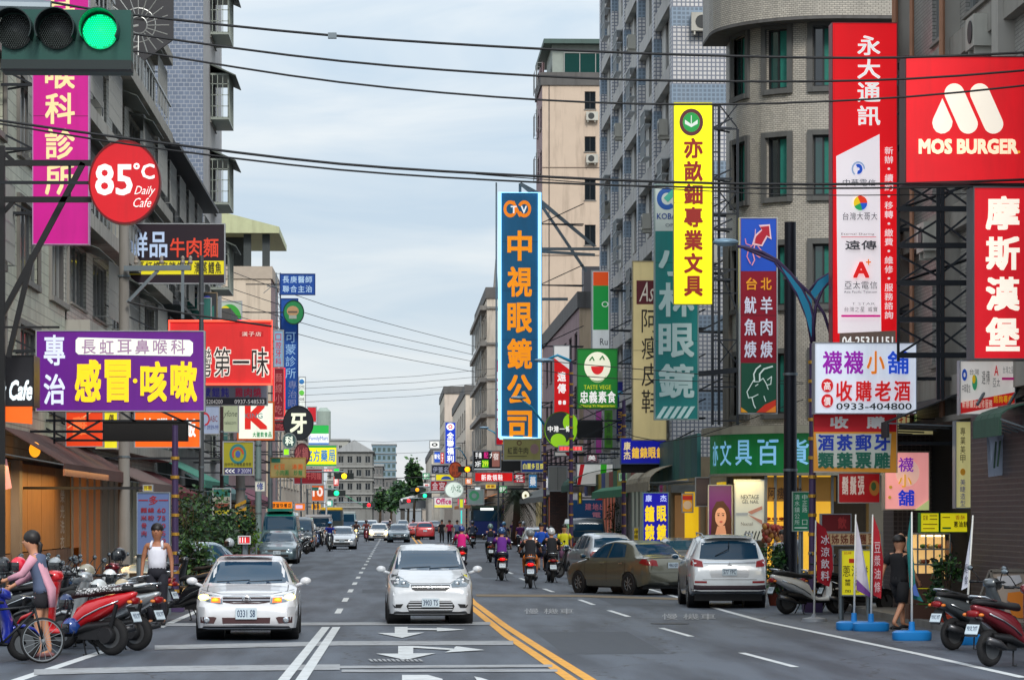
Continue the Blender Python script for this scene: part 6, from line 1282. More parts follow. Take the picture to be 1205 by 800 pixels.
for i, (px, Y, c_, lb) in enumerate(((437, 330, (200, 206, 210), 'pale car behind the glaring sedan'), (455, 345, (120, 40, 44), 'dark red car far up the middle lane'), (425, 300, (150, 170, 176), 'light blue grey car queuing far up the left lane'), (489, 290, (190, 60, 60), 'red tailed car ahead in the right lane'), (500, 262, (176, 30, 36), 'red car driving away beyond the white hatchback'), (474, 400, (160, 160, 160), 'grey car under the far footbridge'), (414, 380, (210, 210, 205), 'white car far behind the yellow topped bus'), (512, 360, (90, 100, 110), 'dark car far up near the orange lamps'), (360, 205, (210, 212, 212), 'white car parked beyond the dark utility van'))):
    clonecar(CG if i % 2 else CH, lb, px, Y, radians(180) if px > 480 else 0, {greyp: paint(c_, .2), silv: paint(c_, .2)})
# vans, bus, truck
VAN = dict(L=4.6, W=1.68, wr=.30, ax=(.75, 3.6), spokes=7,
    top=[(0, .8), (.05, 1.0), (.2, 1.12), (.35, 1.2), (.95, 1.88), (1.3, 2.0), (4.3, 2.0), (4.5, 1.9), (4.6, 1.5)], belt=[(0, .75), (.1, 1.0), (.5, 1.06), (4.6, 1.08)],
    plan=[(0, .86), (.1, .94), (.4, .99), (4.3, 1), (4.6, .96)], low=[(0, .3), (.1, .24), (4.2, .25), (4.6, .32)], roofw=[(0, .85), (.9, .82), (1.3, .80), (4.6, .82)],
    ws=[(-.72, 1.2), (.72, 1.2), (.66, 1.78), (-.66, 1.78)], rw=[(-.66, 1.2), (.66, 1.2), (.62, 1.75), (-.62, 1.75)],
    sw=[[(.7, 1.12), (1.7, 1.12), (1.7, 1.75), (1.1, 1.75)], [(1.85, 1.12), (3.0, 1.12), (3.0, 1.75), (1.85, 1.75)], [(3.15, 1.12), (4.2, 1.12), (4.15, 1.75), (3.15, 1.75)]], seams=[.62, 1.78, 3.08], seamz=(.4, 1.04), mir=(.65, 1.25))
def vanf(col2=None):
    def f(root, bv, put, sp, pm):
        front_std()(root, bv, put, dict(sp, top=[(0, .85), (.3, .9)]), pm)
        if col2: put('roof_panel', [(-.6, 1.80), (.6, 1.80), (.56, 1.97), (-.56, 1.97)], 'front', mat(col2, .4), .01)
    return f
V1 = carmake('van', 'teal and grey minibus parked on the left behind the grey sedan', 'van', dict(VAN, L=4.6), (110, 140, 146), .2, vanf((20, 130, 112))); V1.location = (P(330, 0, 150).x, 151, 0); V1.scale = (1.12, 1, 1.15)
b = MB(); q = P(330, 0, 148); b.box((-.55, -2.15 + .6, 2.0), (.55, -1.2 + .6, 2.12)); b.build('roof_sign', mat((20, 130, 112), .5), V1, False, False)
V2 = carmake('van', 'dark blue grey van parked on the left beyond the minibus', 'van', VAN, (40, 56, 66), .3, vanf()); V2.location = (P(352, 0, 176).x, 178, 0)
V3 = carmake('van', 'dark boxy van parked on the right before the blue hoarding', 'van', VAN, (62, 70, 76), .3, vanf()); V3.location = (P(691, 0, 128).x, 131, 0); V3.rotation_euler = (0, 0, radians(180 + 2))
def bigbox(name, label, cat, px, Y, W, H_, Ln, cols, rz=0):
    root = thing(name, label, cat, (P(px, 0, Y).x, Y, 0), rz); m1, m2, m3 = cols
    b = MB(); b.box((-W / 2, 0, .5), (W / 2, Ln, H_ * .62)); b.build('lower_body', mat(m1, .4, .1), root, False, False)
    b = MB(); b.prism([(-W / 2, H_ * .62), (W / 2, H_ * .62), (W / 2 * .94, H_ * .95), (-W / 2 * .94, H_ * .95)], 0.05, Ln - .05); b.build('upper_body', mat(m2, .4, .1), root, False, False)
    b = MB(); b.box((-W / 2 * .95, 0, H_ * .94), (W / 2 * .95, Ln, H_ + .05)); b.build('roof', mat(m3, .4), root, False, False)
    b = MB(); b.prism([(-W / 2 * .88, H_ * .60), (W / 2 * .88, H_ * .60), (W / 2 * .84, H_ * .9), (-W / 2 * .84, H_ * .9)], -.02, .04); b.build('windscreen', CGLASS, root, False, False)
    for s in (-1, 1):
        b = MB()
        for k in range(4): b.box((s * (W / 2 - .02), .6 + k * Ln / 4.6, H_ * .62), (s * (W / 2 + .012), .6 + k * Ln / 4.6 + Ln / 5.6, H_ * .88))
        b.build('side_window', CGLASS, root, False, False)
        b = MB(); b.ell((s * W * .38, -.01, .85), (.14, .04, .1), 10, 6); b.build('headlight', LAMPM, root, True, False)
        for yy in (1.0, Ln - 1.2): wheel(root, s * (W / 2 - .12), yy, .42, .24, 6)
    b = MB(); b.box((-W / 2, -.06, .38), (W / 2, .1, .62)); b.build('bumper', DGR, root, False, False); plate(root, '886 FD', -.065, .5, -1)
    return root
bigbox('minibus', 'small dark minibus with a yellow roof facing us far up the left lane', 'bus', 389, 262, 2.0, 2.7, 6.5, ((50, 60, 60), (60, 70, 72), (236, 190, 30)))
TR = bigbox('truck', 'blue canvas topped truck driving away in the right lane', 'truck', 573, 232, 2.4, 2.75, 5.5, ((24, 44, 110), (30, 40, 40), (40, 60, 50)))
b = MB(); b.tube([(-.5, -.02, 2.55), (.5, -.02, 2.55)], .09, 8); b.build('roof_lamp', lit((240, 250, 240), .9), TR, True, False)
bigbox('minibus', 'white van like minibus far up between the dark vans and the yellow roofed bus', 'bus', 374, 222, 1.9, 2.1, 5, ((196, 200, 204), (186, 190, 196), (206, 208, 210)))
bigbox('truck', 'pale blue lorry far behind the yellow roofed minibus', 'truck', 406, 300, 2.1, 2.4, 5, ((60, 90, 120), (150, 180, 190), (190, 200, 200)))
# half hidden pale car behind the man in the tank top
clonecar(CG, 'pale car nose half hidden behind the standing man and the white sedan', 216, 82, radians(-24), {greyp: paint((150, 172, 186), .1)})

# ---------------- scooters (local: nose towards +Y) ----------------
SCM = paint((200, 20, 30), .1); SEATM = mat((30, 30, 32), .7, 0, .2, 8); ENG = mat((48, 48, 50), .45, .6, .25, 6)
def loft(sec, n=12):   # (y, zc, rx, rz)
    b = MB(); b.rings([[(s[2] * abs(cos(2 * pi * k / n)) ** .8 * (1 if cos(2 * pi * k / n) >= 0 else -1), s[0], s[1] + s[3] * abs(sin(2 * pi * k / n)) ** .8 * (1 if sin(2 * pi * k / n) >= 0 else -1)) for k in range(n)] for s in sec]); return b
def scooter(label, colm=SCM, group=None, lit_tail=False, lit_head=False, name='scooter'):
    r = thing(name, label, 'scooter', (0, 0, 0), 0, group); wr = .245
    for y in (-.60, .64):
        b = MB(); b.lathe([(-.05, .15), (-.04, .13), (-.02, .05), (0, .03), (.02, .05), (.04, .13), (.05, .15)], (0, y, wr), 'x', 20)
        for k in range(5): t = 2 * pi * k / 5; b.bar((0, y + .03 * cos(t), wr + .03 * sin(t)), (0, y + .15 * cos(t), wr + .15 * sin(t)), .05, .03)
        w_ = b.build('wheel', mat((104, 106, 108), .4, .7, .2, 8), r, 40, False)
        t_ = MB(); t_.lathe([(-.045, .145), (-.055, .19), (-.035, .235), (0, .247), (.035, .235), (.055, .19), (.045, .145), (-.045, .145)], (0, y, wr), 'x', 26); t_.build('tyre', RUBBER, w_, True, False)
    b = loft([(-.98, .79, .03, .02), (-.93, .77, .07, .05), (-.75, .70, .13, .10), (-.50, .62, .16, .14), (-.28, .55, .17, .16), (-.12, .46, .16, .16), (-.02, .34, .15, .09), (.10, .29, .16, .055), (.32, .30, .16, .055)]); b.build('rear_body', colm, r, 60, False)
    b = MB(); b.rings([[(x * w_, y, z) for x, y, z in ((-1, y0, z0), (-.6, y0 + .07, z0), (0, y0 + .10, z0), (.6, y0 + .07, z0), (1, y0, z0), (.6, y0 - .05, z0), (-.6, y0 - .05, z0))] for y0, z0, w_ in ((.33, .26, .13), (.39, .42, .16), (.38, .60, .18), (.33, .76, .15), (.28, .88, .11), (.26, .96, .09))]); b.build('front_shield', colm, r, 60, False)
    b = loft([(.18, .99, .05, .03), (.22, 1.0, .12, .07), (.33, .99, .13, .09), (.43, .96, .08, .07), (.45, .95, .03, .03)]); hb = b.build('handlebar_cowl', colm, r, 60, False)
    b = loft([(-.62, .40, .10, .05), (-.30, .36, .17, .07), (-.05, .27, .17, .04), (.36, .25, .16, .035)]); b.build('side_trim', DGR, r, 60, False)
    for s in (-1, 1): b = MB(); b.tube([(s * .135, -.78, .70), (s * .165, -.5, .60), (s * .172, -.28, .50), (s * .165, -.12, .40)], .010, 5); b.build('trim_strip', CHROME, r, True, False)
    b = MB(); b.ell((0, .44, .96), (.085, .03, .055), 12, 6); b.build('headlight', HEADON if lit_head else LAMPM, r, True, False)
    b = loft([(.40, .42, .05, .03), (.50, .50, .07, .03), (.62, .515, .075, .03), (.78, .46, .07, .03), (.88, .36, .05, .02)]); b.build('front_fender', colm, r, 60, False)
    b = MB()
    for s in (-1, 1): b.tube([(s * .06, .64, .245), (s * .06, .50, .55), (0, .36, .85)], .022, 6)
    b.build('fork', ENG, r, True, False)
    b = loft([(-.93, .845, .05, .02), (-.85, .85, .11, .04), (-.55, .83, .14, .05), (-.35, .79, .15, .045), (-.12, .78, .14, .05), (-.02, .75, .08, .04)]); b.build('seat', SEATM, r, True, False)
    b = MB(); b.tube([(-.33, .18, 1.02), (-.2, .24, 1.02), (0, .27, 1.0), (.2, .24, 1.02), (.33, .18, 1.02)], .016, 6)
    for s in (-1, 1): b.tube([(s * .22, .23, 1.02), (s * .34, .17, 1.02)], .024, 6); b.bar((s * .18, .29, 1.03), (s * .33, .24, 1.01), .01)
    b.build('handlebar', BLK, r, True, False)
    for s in (-1, 1):
        b = MB(); b.tube([(s * .2, .25, 1.03), (s * .27, .22, 1.15), (s * .32, .2, 1.2)], .008, 5); b.ell((s * .34, .19, 1.23), (.065, .02, .04), 12, 6); mo = b.build('mirror', BLK, r, True, False)
        b = MB(); b.ell((s * .34, .175, 1.23), (.055, .012, .032), 12, 4); b.build('mirror_glass', LAMPM, mo, True, False)
    b = loft([(-1.0, .70, .02, .02), (-.985, .70, .09, .045), (-.94, .70, .10, .05)]); b.build('taillight', lit((220, 16, 16), .8) if lit_tail else TAILM, r, True, False)
    for s in (-1, 1):
        b = MB(); b.ell((s * .13, -.95, .685), (.035, .04, .025), 8, 5); b.build('indicator', mat((220, 120, 40), .3), r, True, False)
    b = MB(); b.rings([[(x, -.90, .62), (x, -1.0, .40), (x, -.98, .40), (x, -.88, .62)] for x in (-.09, .09)]); b.build('mudguard', BLK, r, False, False)
    b = MB(); b.add([(-.10, -1.005, .44), (.10, -1.005, .44), (.10, -.955, .56), (-.10, -.955, .56), (-.10, -1.0, .43), (.10, -1.0, .43), (.10, -.945, .56), (-.10, -.945, .56)], [(0, 1, 2, 3), (7, 6, 5, 4), (0, 4, 5, 1), (1, 5, 6, 2), (2, 6, 7, 3), (3, 7, 4, 0)]); pl_ = b.build('licence_plate', PLATE, r, False, False)
    vs, fs = glyph('YK8-207', .01); t = MB(); t.add([(-.085 + .17 * u, -1.008 + .048 * (.25 + .5 * v), .455 + .085 * v) for u, v, k in vs], fs); t.build('lettering', PTX, pl_, False, False)
    b = MB(); b.box((-.12, -.66, .20), (-.04, -.15, .36)); b.lathe([(-.16, .10), (-.13, .12), (-.06, .12)], (0, -.58, .26), 'x', 14); b.box((-.1, -.35, .24), (.1, -.05, .42)); b.tube([(-.07, -.62, .33), (-.11, -.74, .66)], .03, 8); b.build('engine_block', ENG, r, 40, False)
    b = MB(); b.tube([(.12, -.2, .22), (.15, -.45, .24), (.16, -.60, .30), (.16, -.86, .36)], [.02, .03, .055, .05], 10); b.build('exhaust', mat((90, 90, 92), .35, .8, .2, 5), r, True, False)
    b = MB(); b.tube([(.1, -.22, .2), (.16, -.30, .01), (.2, -.28, .01)], .012, 5); b.tube([(-.1, -.22, .2), (-.16, -.30, .01), (-.2, -.28, .01)], .012, 5); b.build('centre_stand', BLK, r, True, False)
    b = MB(); b.tube([(-.13, -.62, .86), (-.13, -.88, .92), (0, -1.0, .93), (.13, -.88, .92), (.13, -.62, .86)], .014, 6); b.build('grab_rail', CHROME, r, True, False)
    return r
def place(o, px, Y, rz): o.location = (P(px, 0, Y).x, Y, 0); o.rotation_euler = (0, 0, radians(rz)); return o
def helmet(label, c, loc, rz=0, cat='helmet', col2=None, group=None):
    r = thing('helmet', label, cat, loc, rz, group); m = mat(c, .2, .1, .05, coat=.8)
    b = MB(); b.ell((0, 0, .12), (.125, .15, .14), 16, 10, 0, -.55, 1); b.build('shell', m, r, True, False)
    b = MB(); R = [[(.13 * cos(a) * k, -.0 + .155 * sin(a) * k, z) for a in [pi * .18 + pi * .64 * j / 8 for j in range(9)]] for k, z in ((1.0, .17), (1.05, .10), (.98, .03))]
    n = 9; b.add([v for q in R for v in q], [(k * n + i, k * n + i + 1, (k + 1) * n + i + 1, (k + 1) * n + i) for k in range(2) for i in range(n - 1)]); b.build('visor', mat((30, 34, 38), .1, 0, .1, coat=1), r, True, False)
    b = MB(); b.tube([(-.11, 0, .06), (-.07, .03, -.07), (.07, .03, -.07), (.11, 0, .06)], .008, 5); b.build('chin_strap', BLK, r, True, False)
    return r
RS = scooter('red scooter with a black and white patterned seat cover parked nearest on the left')
RS.location = (P(86, 0, 47.2).x, 47.2, 0); RS.rotation_euler = (0, 0, radians(64)); RS.scale = (1.15, 1.15, 1.2)
def patt():
    m, t, p = newmat('patterned_cover'); v = t.nodes.new('ShaderNodeTexVoronoi'); v.feature = 'DISTANCE_TO_EDGE'; v.inputs['Scale'].default_value = 22
    tcn = t.nodes.new('ShaderNodeTexCoord'); t.links.new(tcn.outputs['Object'], v.inputs[0]); r = t.nodes.new('ShaderNodeValToRGB'); r.color_ramp.elements[0].position = .10; r.color_ramp.elements[1].position = .13
    r.color_ramp.elements[0].color = (.02, .02, .02, 1); r.color_ramp.elements[1].color = (.62, .62, .62, 1); t.links.new(v.outputs['Distance'], r.inputs[0]); t.links.new(r.outputs[0], p.inputs['Base Color']); p.inputs['Roughness'].default_value = .7; return m
b = loft([(-.82, .86, .12, .05), (-.55, .845, .15, .056), (-.35, .805, .16, .052), (-.12, .795, .15, .056)]); b.build('seat_cover', patt(), RS, True, False)
SIL = paint((170, 174, 176), .6); BLKP = paint((26, 28, 32), .2); WHP = paint((216, 218, 218), .0); BLUP = paint((20, 40, 150), .1); GRYP = paint((90, 96, 100), .4); MARP = paint((120, 20, 34), .3); SBL = paint((40, 70, 110), .3); GRN = paint((40, 90, 70), .2)
def sc2(label, px, Y, rz, m, group=None, s=1.0):
    c = copy_tree(SCT, (P(px, 0, Y).x, Y, 0), radians(rz), label, group, {SCM: m}); c.scale = (s, s, s); return c
SCT = scooter('template'); sc2('silver grey scooter parked just behind the red one on the left', 119, 48.9, 60, SIL, s=1.15)
row = [(112, 50.2, 68, BLKP, 'black scooter third in the left row just past the silver one'), (92, 51.6, 60, GRYP, 'grey scooter fourth in the left row behind the woman'), (132, 53.0, 66, BLKP, 'black scooter under the white open helmet in the left row'),
       (118, 55.0, 60, SBL, 'dark blue scooter in the middle of the left row'), (150, 56.8, 68, WHP, 'white fronted scooter midway along the left row'), (130, 58.6, 62, BLKP, 'black scooter with tall mirrors beside the orange panels'), (150, 61.5, 66, MARP, 'maroon scooter toward the far end of the left row'),
       (212, 62.5, 70, BLKP, 'black scooter standing beside the man in the tank top'), (70, 54.0, 50, BLKP, 'black scooter in the back row behind the red helmet'), (52, 57.0, 48, GRYP, 'grey scooter in the back row below the pillar'), (88, 60.0, 52, SBL, 'dark scooter in the back row beneath the orange panels'), (28, 52.0, 58, BLKP, 'black scooter at the left edge behind the woman'),
       (228, 78.0, 60, BLKP, 'dark scooter half hidden behind the white sedan on the left'), (248, 92, 55, GRYP, 'grey scooter by the plants behind the white sedan')]
for px, Y, rz, m, lb in row: sc2(lb, px - (38 if Y < 61.2 else 0), Y, rz, m, s=1.1 if Y < 70 else 1)
for k, Y in enumerate((165, 171, 177, 184, 192, 200, 209, 218)):
    sc2(['black scooter nearest in the kerb row beyond the minibus', 'white scooter second in the kerb row beyond the minibus', 'grey scooter third in the kerb row beyond the minibus', 'black scooter fourth in the kerb row beyond the minibus', 'red scooter in the far kerb row on the left', 'blue scooter in the far kerb row on the left', 'dark scooter next to last in the far left kerb row', 'pale scooter last in the far left kerb row'][k], 465 - 5.1 * 3600 / Y, Y, 150 + 7 * k, [BLKP, WHP, GRYP, BLKP, MARP, SBL, BLKP, WHP][k], 'scooters parked along the far left kerb')
BS = scooter('blue motorcycle with silver fork at the bottom left corner', BLUP, name='motorcycle'); BS.location = (P(-24, 0, 45.0).x, 45.0, 0); BS.rotation_euler = (0, 0, radians(-64)); BS.scale = (1.0, 1.05, 1.0)
# tall spoked wheel of a bicycle
def bicycle(label, px, Y, rz, m):
    r = thing('bicycle', label, 'bicycle', (P(px, 0, Y).x, Y, 0), radians(rz))
    for y in (-.52, .52):
        b = MB(); b.lathe([(-.012, .29), (-.012, .305), (.012, .305), (.012, .29), (-.012, .29)], (0, y, .33), 'x', 32)
        for k in range(18): t = 2 * pi * k / 18; b.bar((0, y, .33), (0, y + .295 * cos(t), .33 + .295 * sin(t)), .006)
        b.lathe([(-.04, .02), (.04, .02)], (0, y, .33), 'x', 10); w_ = b.build('wheel', ALU, r, False, False)
        t_ = MB(); t_.lathe([(-.018, .303), (-.018, .322), (0, .335), (.018, .322), (.018, .303), (-.018, .303)], (0, y, .33), 'x', 32); t_.build('tyre', RUBBER, w_, True, False)
    b = MB()
    for p, q in (((0, .52, .33), (0, .40, .80)), ((0, .40, .75), (0, -.08, .30)), ((0, .38, .82), (0, -.18, .78)), ((0, -.08, .30), (0, -.20, .86)), ((0, -.08, .3), (0, -.52, .33)), ((0, -.18, .75), (0, -.52, .33)), ((0, .40, .8), (0, .37, .95))): b.tube([p, q], .018, 7)
    b.build('frame', m, r, True, False)
    b = MB(); b.tube([(-.28, .28, .97), (-.1, .37, .95), (.1, .37, .95), (.28, .28, .97)], .014, 6); b.build('handlebar', CHROME, r, True, False)
    b = loft([(-.34, .88, .08, .03), (-.2, .89, .07, .03), (-.06, .88, .02, .02)]); b.build('saddle', SEATM, r, True, False)
    return r
    for x in (-.13, .12): b.box((x, .45, .74), (x + .01, .75, .92))
    for y in (.45, .74): b.box((-.13, y, .74), (.13, y + .01, .92))
    b.build('basket', ALU, r, False, False)
    return r
bicycle('bicycle with a bare spoked wheel in front of the woman at the lower left', 9, 44.3, -66, BLK)
bicycle('bicycle leaning by the van behind the man in the yellow shirt', 690, 112, 70, BLK)
sc2('dark scooter parked behind the bronze sedan at its nose', 676, 104, 120, BLKP)
# right side scooters
RR_ = sc2('dark red scooter at the bottom right corner with its plate towards us', 1197, 43.4, -48, MARP, s=1.08)
sc2('white and red trimmed scooter with a raised tail at the lower right', 1152, 48.6, -52, GRYP, s=1.05)
sc2('white scooter parked beside the red drink flag on the right', 955, 66.0, -66, WHP, s=1.05)
sc2('black scooter behind the white one by the flags', 985, 67.6, -60, BLKP); sc2('dark scooter behind the yellow menu board', 1012, 66.5, -70, BLKP)
# helmets resting on the parked scooters
for lb, c_, px, py, Y in (('silver helmet resting on the tail of the silver scooter', (176, 160, 130), 144, 690, 48.0), ('red pink helmet hanging by the woman at the left', (226, 30, 60), 22, 664, 50), ('white open helmet in the middle of the scooter row', (222, 224, 224), 129, 678, 53), ('black helmet on a tall mirror by the orange panels', (22, 24, 30), 140, 652, 57), ('silver helmet just behind the woman', (150, 156, 160), 65, 664, 52),
    ('dark green tinted helmet left of the seat cover', (40, 60, 60), 105, 702, 49.5), ('cream grey helmet behind the patterned seat', (150, 146, 130), 102, 672, 52), ('blue and black helmet hung on the red scooter handlebar', (24, 50, 100), 78, 708, 48.2), ('small blue helmet on the footboard of the red scooter', (24, 60, 130), 84, 736, 47), ('black helmet at the left edge of the photo', (30, 34, 40), 4, 664, 50), ('white helmet with dark visor deep in the row', (196, 200, 200), 116, 690, 50.6), ('silver helmet on a scooter behind the white sedan', (176, 184, 190), 270, 638, 88)):
    p_ = P(px, py, Y); helmet(lb, c_, (p_.x, Y, p_.z - .13), random.uniform(2, 4.5))
# ---------------- people (local: facing +Y, 1.70 m) ----------------
SKIN = mat((196, 140, 108), .55, 0, .08, 12, name='skin'); SKIN2 = mat((170, 114, 84), .55, 0, .08, 12, name='skin'); HAIR = mat((24, 18, 16), .5, 0, .2, 20, .2)
def cloth(c): return mat(c, .85, 0, .14, 9, .25, name='cloth')
STAND = dict(pel=(0, 0, .93), spi=(0, 0, 1.10), che=(0, 0, 1.30), nek=(0, 0, 1.44), hd0=(0, .02, 1.515), hd1=(0, .02, 1.60), hd2=(0, .015, 1.67),
    shL=(-.175, 0, 1.39), elL=(-.235, -.02, 1.12), wrL=(-.25, .05, .88), shR=(.175, 0, 1.39), elR=(.235, -.02, 1.12), wrR=(.25, .05, .88),
    hiL=(-.09, 0, .88), knL=(-.10, .02, .49), anL=(-.10, -.01, .09), toL=(-.12, .14, .035), hiR=(.09, 0, .88), knR=(.10, .02, .49), anR=(.10, -.01, .09), toR=(.12, .14, .035))
def pose(**k): d = dict(STAND); d.update(k); return d
WALK = pose(knL=(-.09, .16, .50), anL=(-.09, .20, .10), toL=(-.10, .34, .07), knR=(.10, -.04, .49), anR=(.10, -.25, .14), toR=(.11, -.14, .04), elL=(-.24, -.10, 1.14), wrL=(-.25, -.16, .90), elR=(.24, .03, 1.12), wrR=(.24, .17, .92))
RIDE = pose(pel=(0, -.42, .92), spi=(0, -.40, 1.08), che=(0, -.33, 1.27), nek=(0, -.28, 1.41), hd0=(0, -.25, 1.48), hd1=(0, -.24, 1.56), hd2=(0, -.24, 1.63), shL=(-.175, -.30, 1.35), shR=(.175, -.30, 1.35),
    elL=(-.28, -.10, 1.14), elR=(.28, -.10, 1.14), wrL=(-.31, .13, 1.06), wrR=(.31, .13, 1.06), hiL=(-.10, -.38, .90), hiR=(.10, -.38, .90), knL=(-.17, .04, .82), knR=(.17, .04, .82), anL=(-.15, .10, .42), anR=(.15, .10, .42), toL=(-.15, .24, .36), toR=(.15, .24, .36))
def skinmesh(name, joints, edges, m, parent, sub=1):
    me = bpy.data.meshes.new(name); me.from_pydata([j[0] for j in joints], edges, []); me.materials.append(m)
    o = bpy.data.objects.new(name, me); COL.objects.link(o)
    sk = o.modifiers.new('s', 'SKIN'); sk.use_smooth_shade = True
    for i, j in enumerate(joints):
        r_ = j[1]; sv = me.skin_vertices[0].data[i]; sv.radius = (r_, r_) if not isinstance(r_, tuple) else r_; sv.use_root = (i == 0)
    sb = o.modifiers.new('b', 'SUBSURF'); sb.levels = sub; sb.render_levels = sub
    PEND.append((o, parent)); o.parent = parent
    return o
PEND = []
def flush():
    dg = bpy.context.evaluated_depsgraph_get(); dg.update()
    for o, p in PEND:
        me = bpy.data.meshes.new_from_object(o.evaluated_get(dg)); o.modifiers.clear(); o.data = me
    PEND.clear()
def person(label, loc, rz, ps, top, bot, skin=SKIN, h=1.70, sleeve='short', legs='long', shoe=(30, 30, 34), hair='short', hands=False, helm=None, wide=1., group=None, tank=False, face=False, haircol=None, bag=None):
    r = thing('person', label, 'person', loc, radians(rz), group); V = {k: Vector(v) for k, v in ps.items()}; s = h / 1.70; r.scale = (s * wide, s * wide, s)
    J = []; E = []; ix = {}
    def j(k, rad, par=None, pos=None): J.append((tuple(pos if pos is not None else V[k]), rad)); ix[k] = len(J) - 1; (E.append((ix[par], ix[k])) if par else None)
    j('pel', (.125, .10)); j('spi', (.115, .09), 'pel'); j('che', (.13, .095), 'spi'); j('nek', .045, 'che'); j('hd0', (.080, .088), 'nek'); j('hd1', (.108, .118), 'hd0'); j('hd2', (.09, .10), 'hd1')
    for q in 'LR':
        j('sh' + q, .055, 'che'); j('el' + q, .040, 'sh' + q); j('wr' + q, .026, 'el' + q)
        j('hi' + q, .085, 'pel'); j('kn' + q, .055, 'hi' + q); j('an' + q, .036, 'kn' + q); j('to' + q, .030, 'an' + q)
        d = (V['wr' + q] - V['el' + q]).normalized(); sd_ = -1 if q == 'L' else 1
        side = Vector((0, 1, 0)) - d * d.y; side = side.normalized() if side.length > .2 else Vector((0, 0, 1)); 
        if hands:
            j('pa' + q, (.030, .020), 'wr' + q, V['wr' + q] + d * .06)
            inn = Vector((-sd_, 0, 0))
            for k in range(4):
                b0 = V['wr' + q] + d * .095 + side * (.027 - .018 * k); L_ = (.032, .037, .034, .026)[k]
                j('f%d' % k + q, .0085, 'pa' + q, b0); j('g%d' % k + q, .008, 'f%d' % k + q, b0 + d * L_ + inn * .006); j('h%d' % k + q, .006, 'g%d' % k + q, b0 + d * L_ * 1.75 + inn * .022)
            t0 = V['wr' + q] + d * .04 + side * .034; j('t0' + q, .010, 'pa' + q, t0); j('t1' + q, .008, 't0' + q, t0 + d * .035 + side * .016 + inn * .01)
        else: j('pa' + q, (.030, .022), 'wr' + q, V['wr' + q] + d * .07); j('pb' + q, (.022, .014), 'pa' + q, V['wr' + q] + d * .13 + Vector((-sd_ * .01, 0, 0)))
    skinmesh('body', J, E, skin, r)
    tm = cloth(top); bm_ = cloth(bot)
    b = MB(); sh = (V['shL'] + V['shR']) / 2; up = (V['nek'] - V['che']).normalized()
    if tank:
        b.tube([V['pel'] - up * .02, V['spi'], V['che'] - up * .02, V['che'] + up * .05], [.150, .150, .158, .138], 16, flat=.72)
        for q in 'LR':
            sx_ = -1 if q == 'L' else 1
            b.tube([V['che'] + Vector((sx_ * .10, .095, .03)), V['che'] + Vector((sx_ * .085, .06, .12)), V['che'] + Vector((sx_ * .08, 0, .145)), V['che'] + Vector((sx_ * .09, -.08, .05))], .022, 8)
    else:
        b.tube([V['pel'] - up * .04, V['pel'] + up * .03, V['spi'], V['che'], sh + up * .0, V['nek'] - up * .015], [.165, .16, .150, .170, .165, .065], 16, flat=.70)
    b.build('tank_top' if tank else 'shirt', tm, r, True, False)
    if sleeve:
        for q in 'LR':
            b = MB(); S, Ee, Wr = V['sh' + q], V['el' + q], V['wr' + q]; c0 = S * .9 + V['che'] * .1
            if sleeve == 'short': b.tube([c0, S.lerp(Ee, .3), S.lerp(Ee, .72)], [.068, .066, .064], 10)
            else: b.tube([c0, S.lerp(Ee, .4), Ee, Ee.lerp(Wr, .5), Wr], [.068, .060, .054, .045, .036], 10)
            b.build('sleeve', tm, r, True, False)
    b = MB()
    b.tube([V['pel'] + up * .06, V['pel'] - up * .05, (V['hiL'] + V['hiR']) / 2 - up * .07], [.148, .165, .12], 14, flat=.74)
    for q in 'LR':
        H_, K_, A_ = V['hi' + q], V['kn' + q], V['an' + q]
        if legs == 'long': b.tube([H_, H_.lerp(K_, .5), K_, K_.lerp(A_, .5), A_.lerp(K_, .04)], [.100, .086, .068, .062, .056], 12)
        elif legs == 'shorts': b.tube([H_, H_.lerp(K_, .5), H_.lerp(K_, .95)], [.102, .098, .090], 12)
        else: b.tube([H_, H_.lerp(K_, .32), H_.lerp(K_, .5)], [.105, .104, .10], 12)
    b.build('trousers' if legs == 'long' else 'shorts', bm_, r, True, False)
    for q in 'LR':
        A_, T_ = V['an' + q], V['to' + q]; b = MB(); d = (T_ - A_); d.z = 0; d = d.normalized() if d.length > 1e-3 else Vector((0, 1, 0)); z_ = min(A_.z - .05, T_.z + .005)
        b.tube([Vector((A_.x, A_.y, z_)) - d * .055, Vector((A_.x, A_.y, z_ + .015)), Vector((A_.x, A_.y, z_)) + d * .11, Vector((T_.x, T_.y, z_ - .005)) + d * .05], [.030, .046, .042, .022], 10, flat=.8); b.build('shoe', cloth(shoe), r, True, False)
    hc = V['hd1'] + Vector((0, 0, .012)); back = -(V['hd1'] - V['nek']); hx = V.get('facing', Vector((0, 1, 0)))
    if helm:
        b = MB(); b.ell(hc - hx * .01 + Vector((0, 0, .01)), (.125, .145, .135), 16, 10, 0, -.45, 1); hl = b.build('helmet', mat(helm, .22, .1, .05, coat=.8), r, True, False)
        b = MB(); R = [[tuple(hc + Vector((.132 * cos(a) * k, .152 * sin(a) * k, z))) for a in [pi * .2 + pi * .6 * q / 8 for q in range(9)]] for k, z in ((1.0, .05), (1.03, -.02), (.96, -.08))]
        b.add([v for q in R for v in q], [(k * 9 + i, k * 9 + i + 1, (k + 1) * 9 + i + 1, (k + 1) * 9 + i) for k in range(2) for i in range(8)]); b.build('visor', mat((40, 44, 48), .1, coat=1), hl, True, False)
    else:
        hm = mat(haircol, .6) if haircol else HAIR
        b = MB(); b.ell(hc - hx * .022 + Vector((0, 0, .038)), (.106, .116, .112), 16, 9, 0, -.12 if hair == 'short' else -.5, 1)
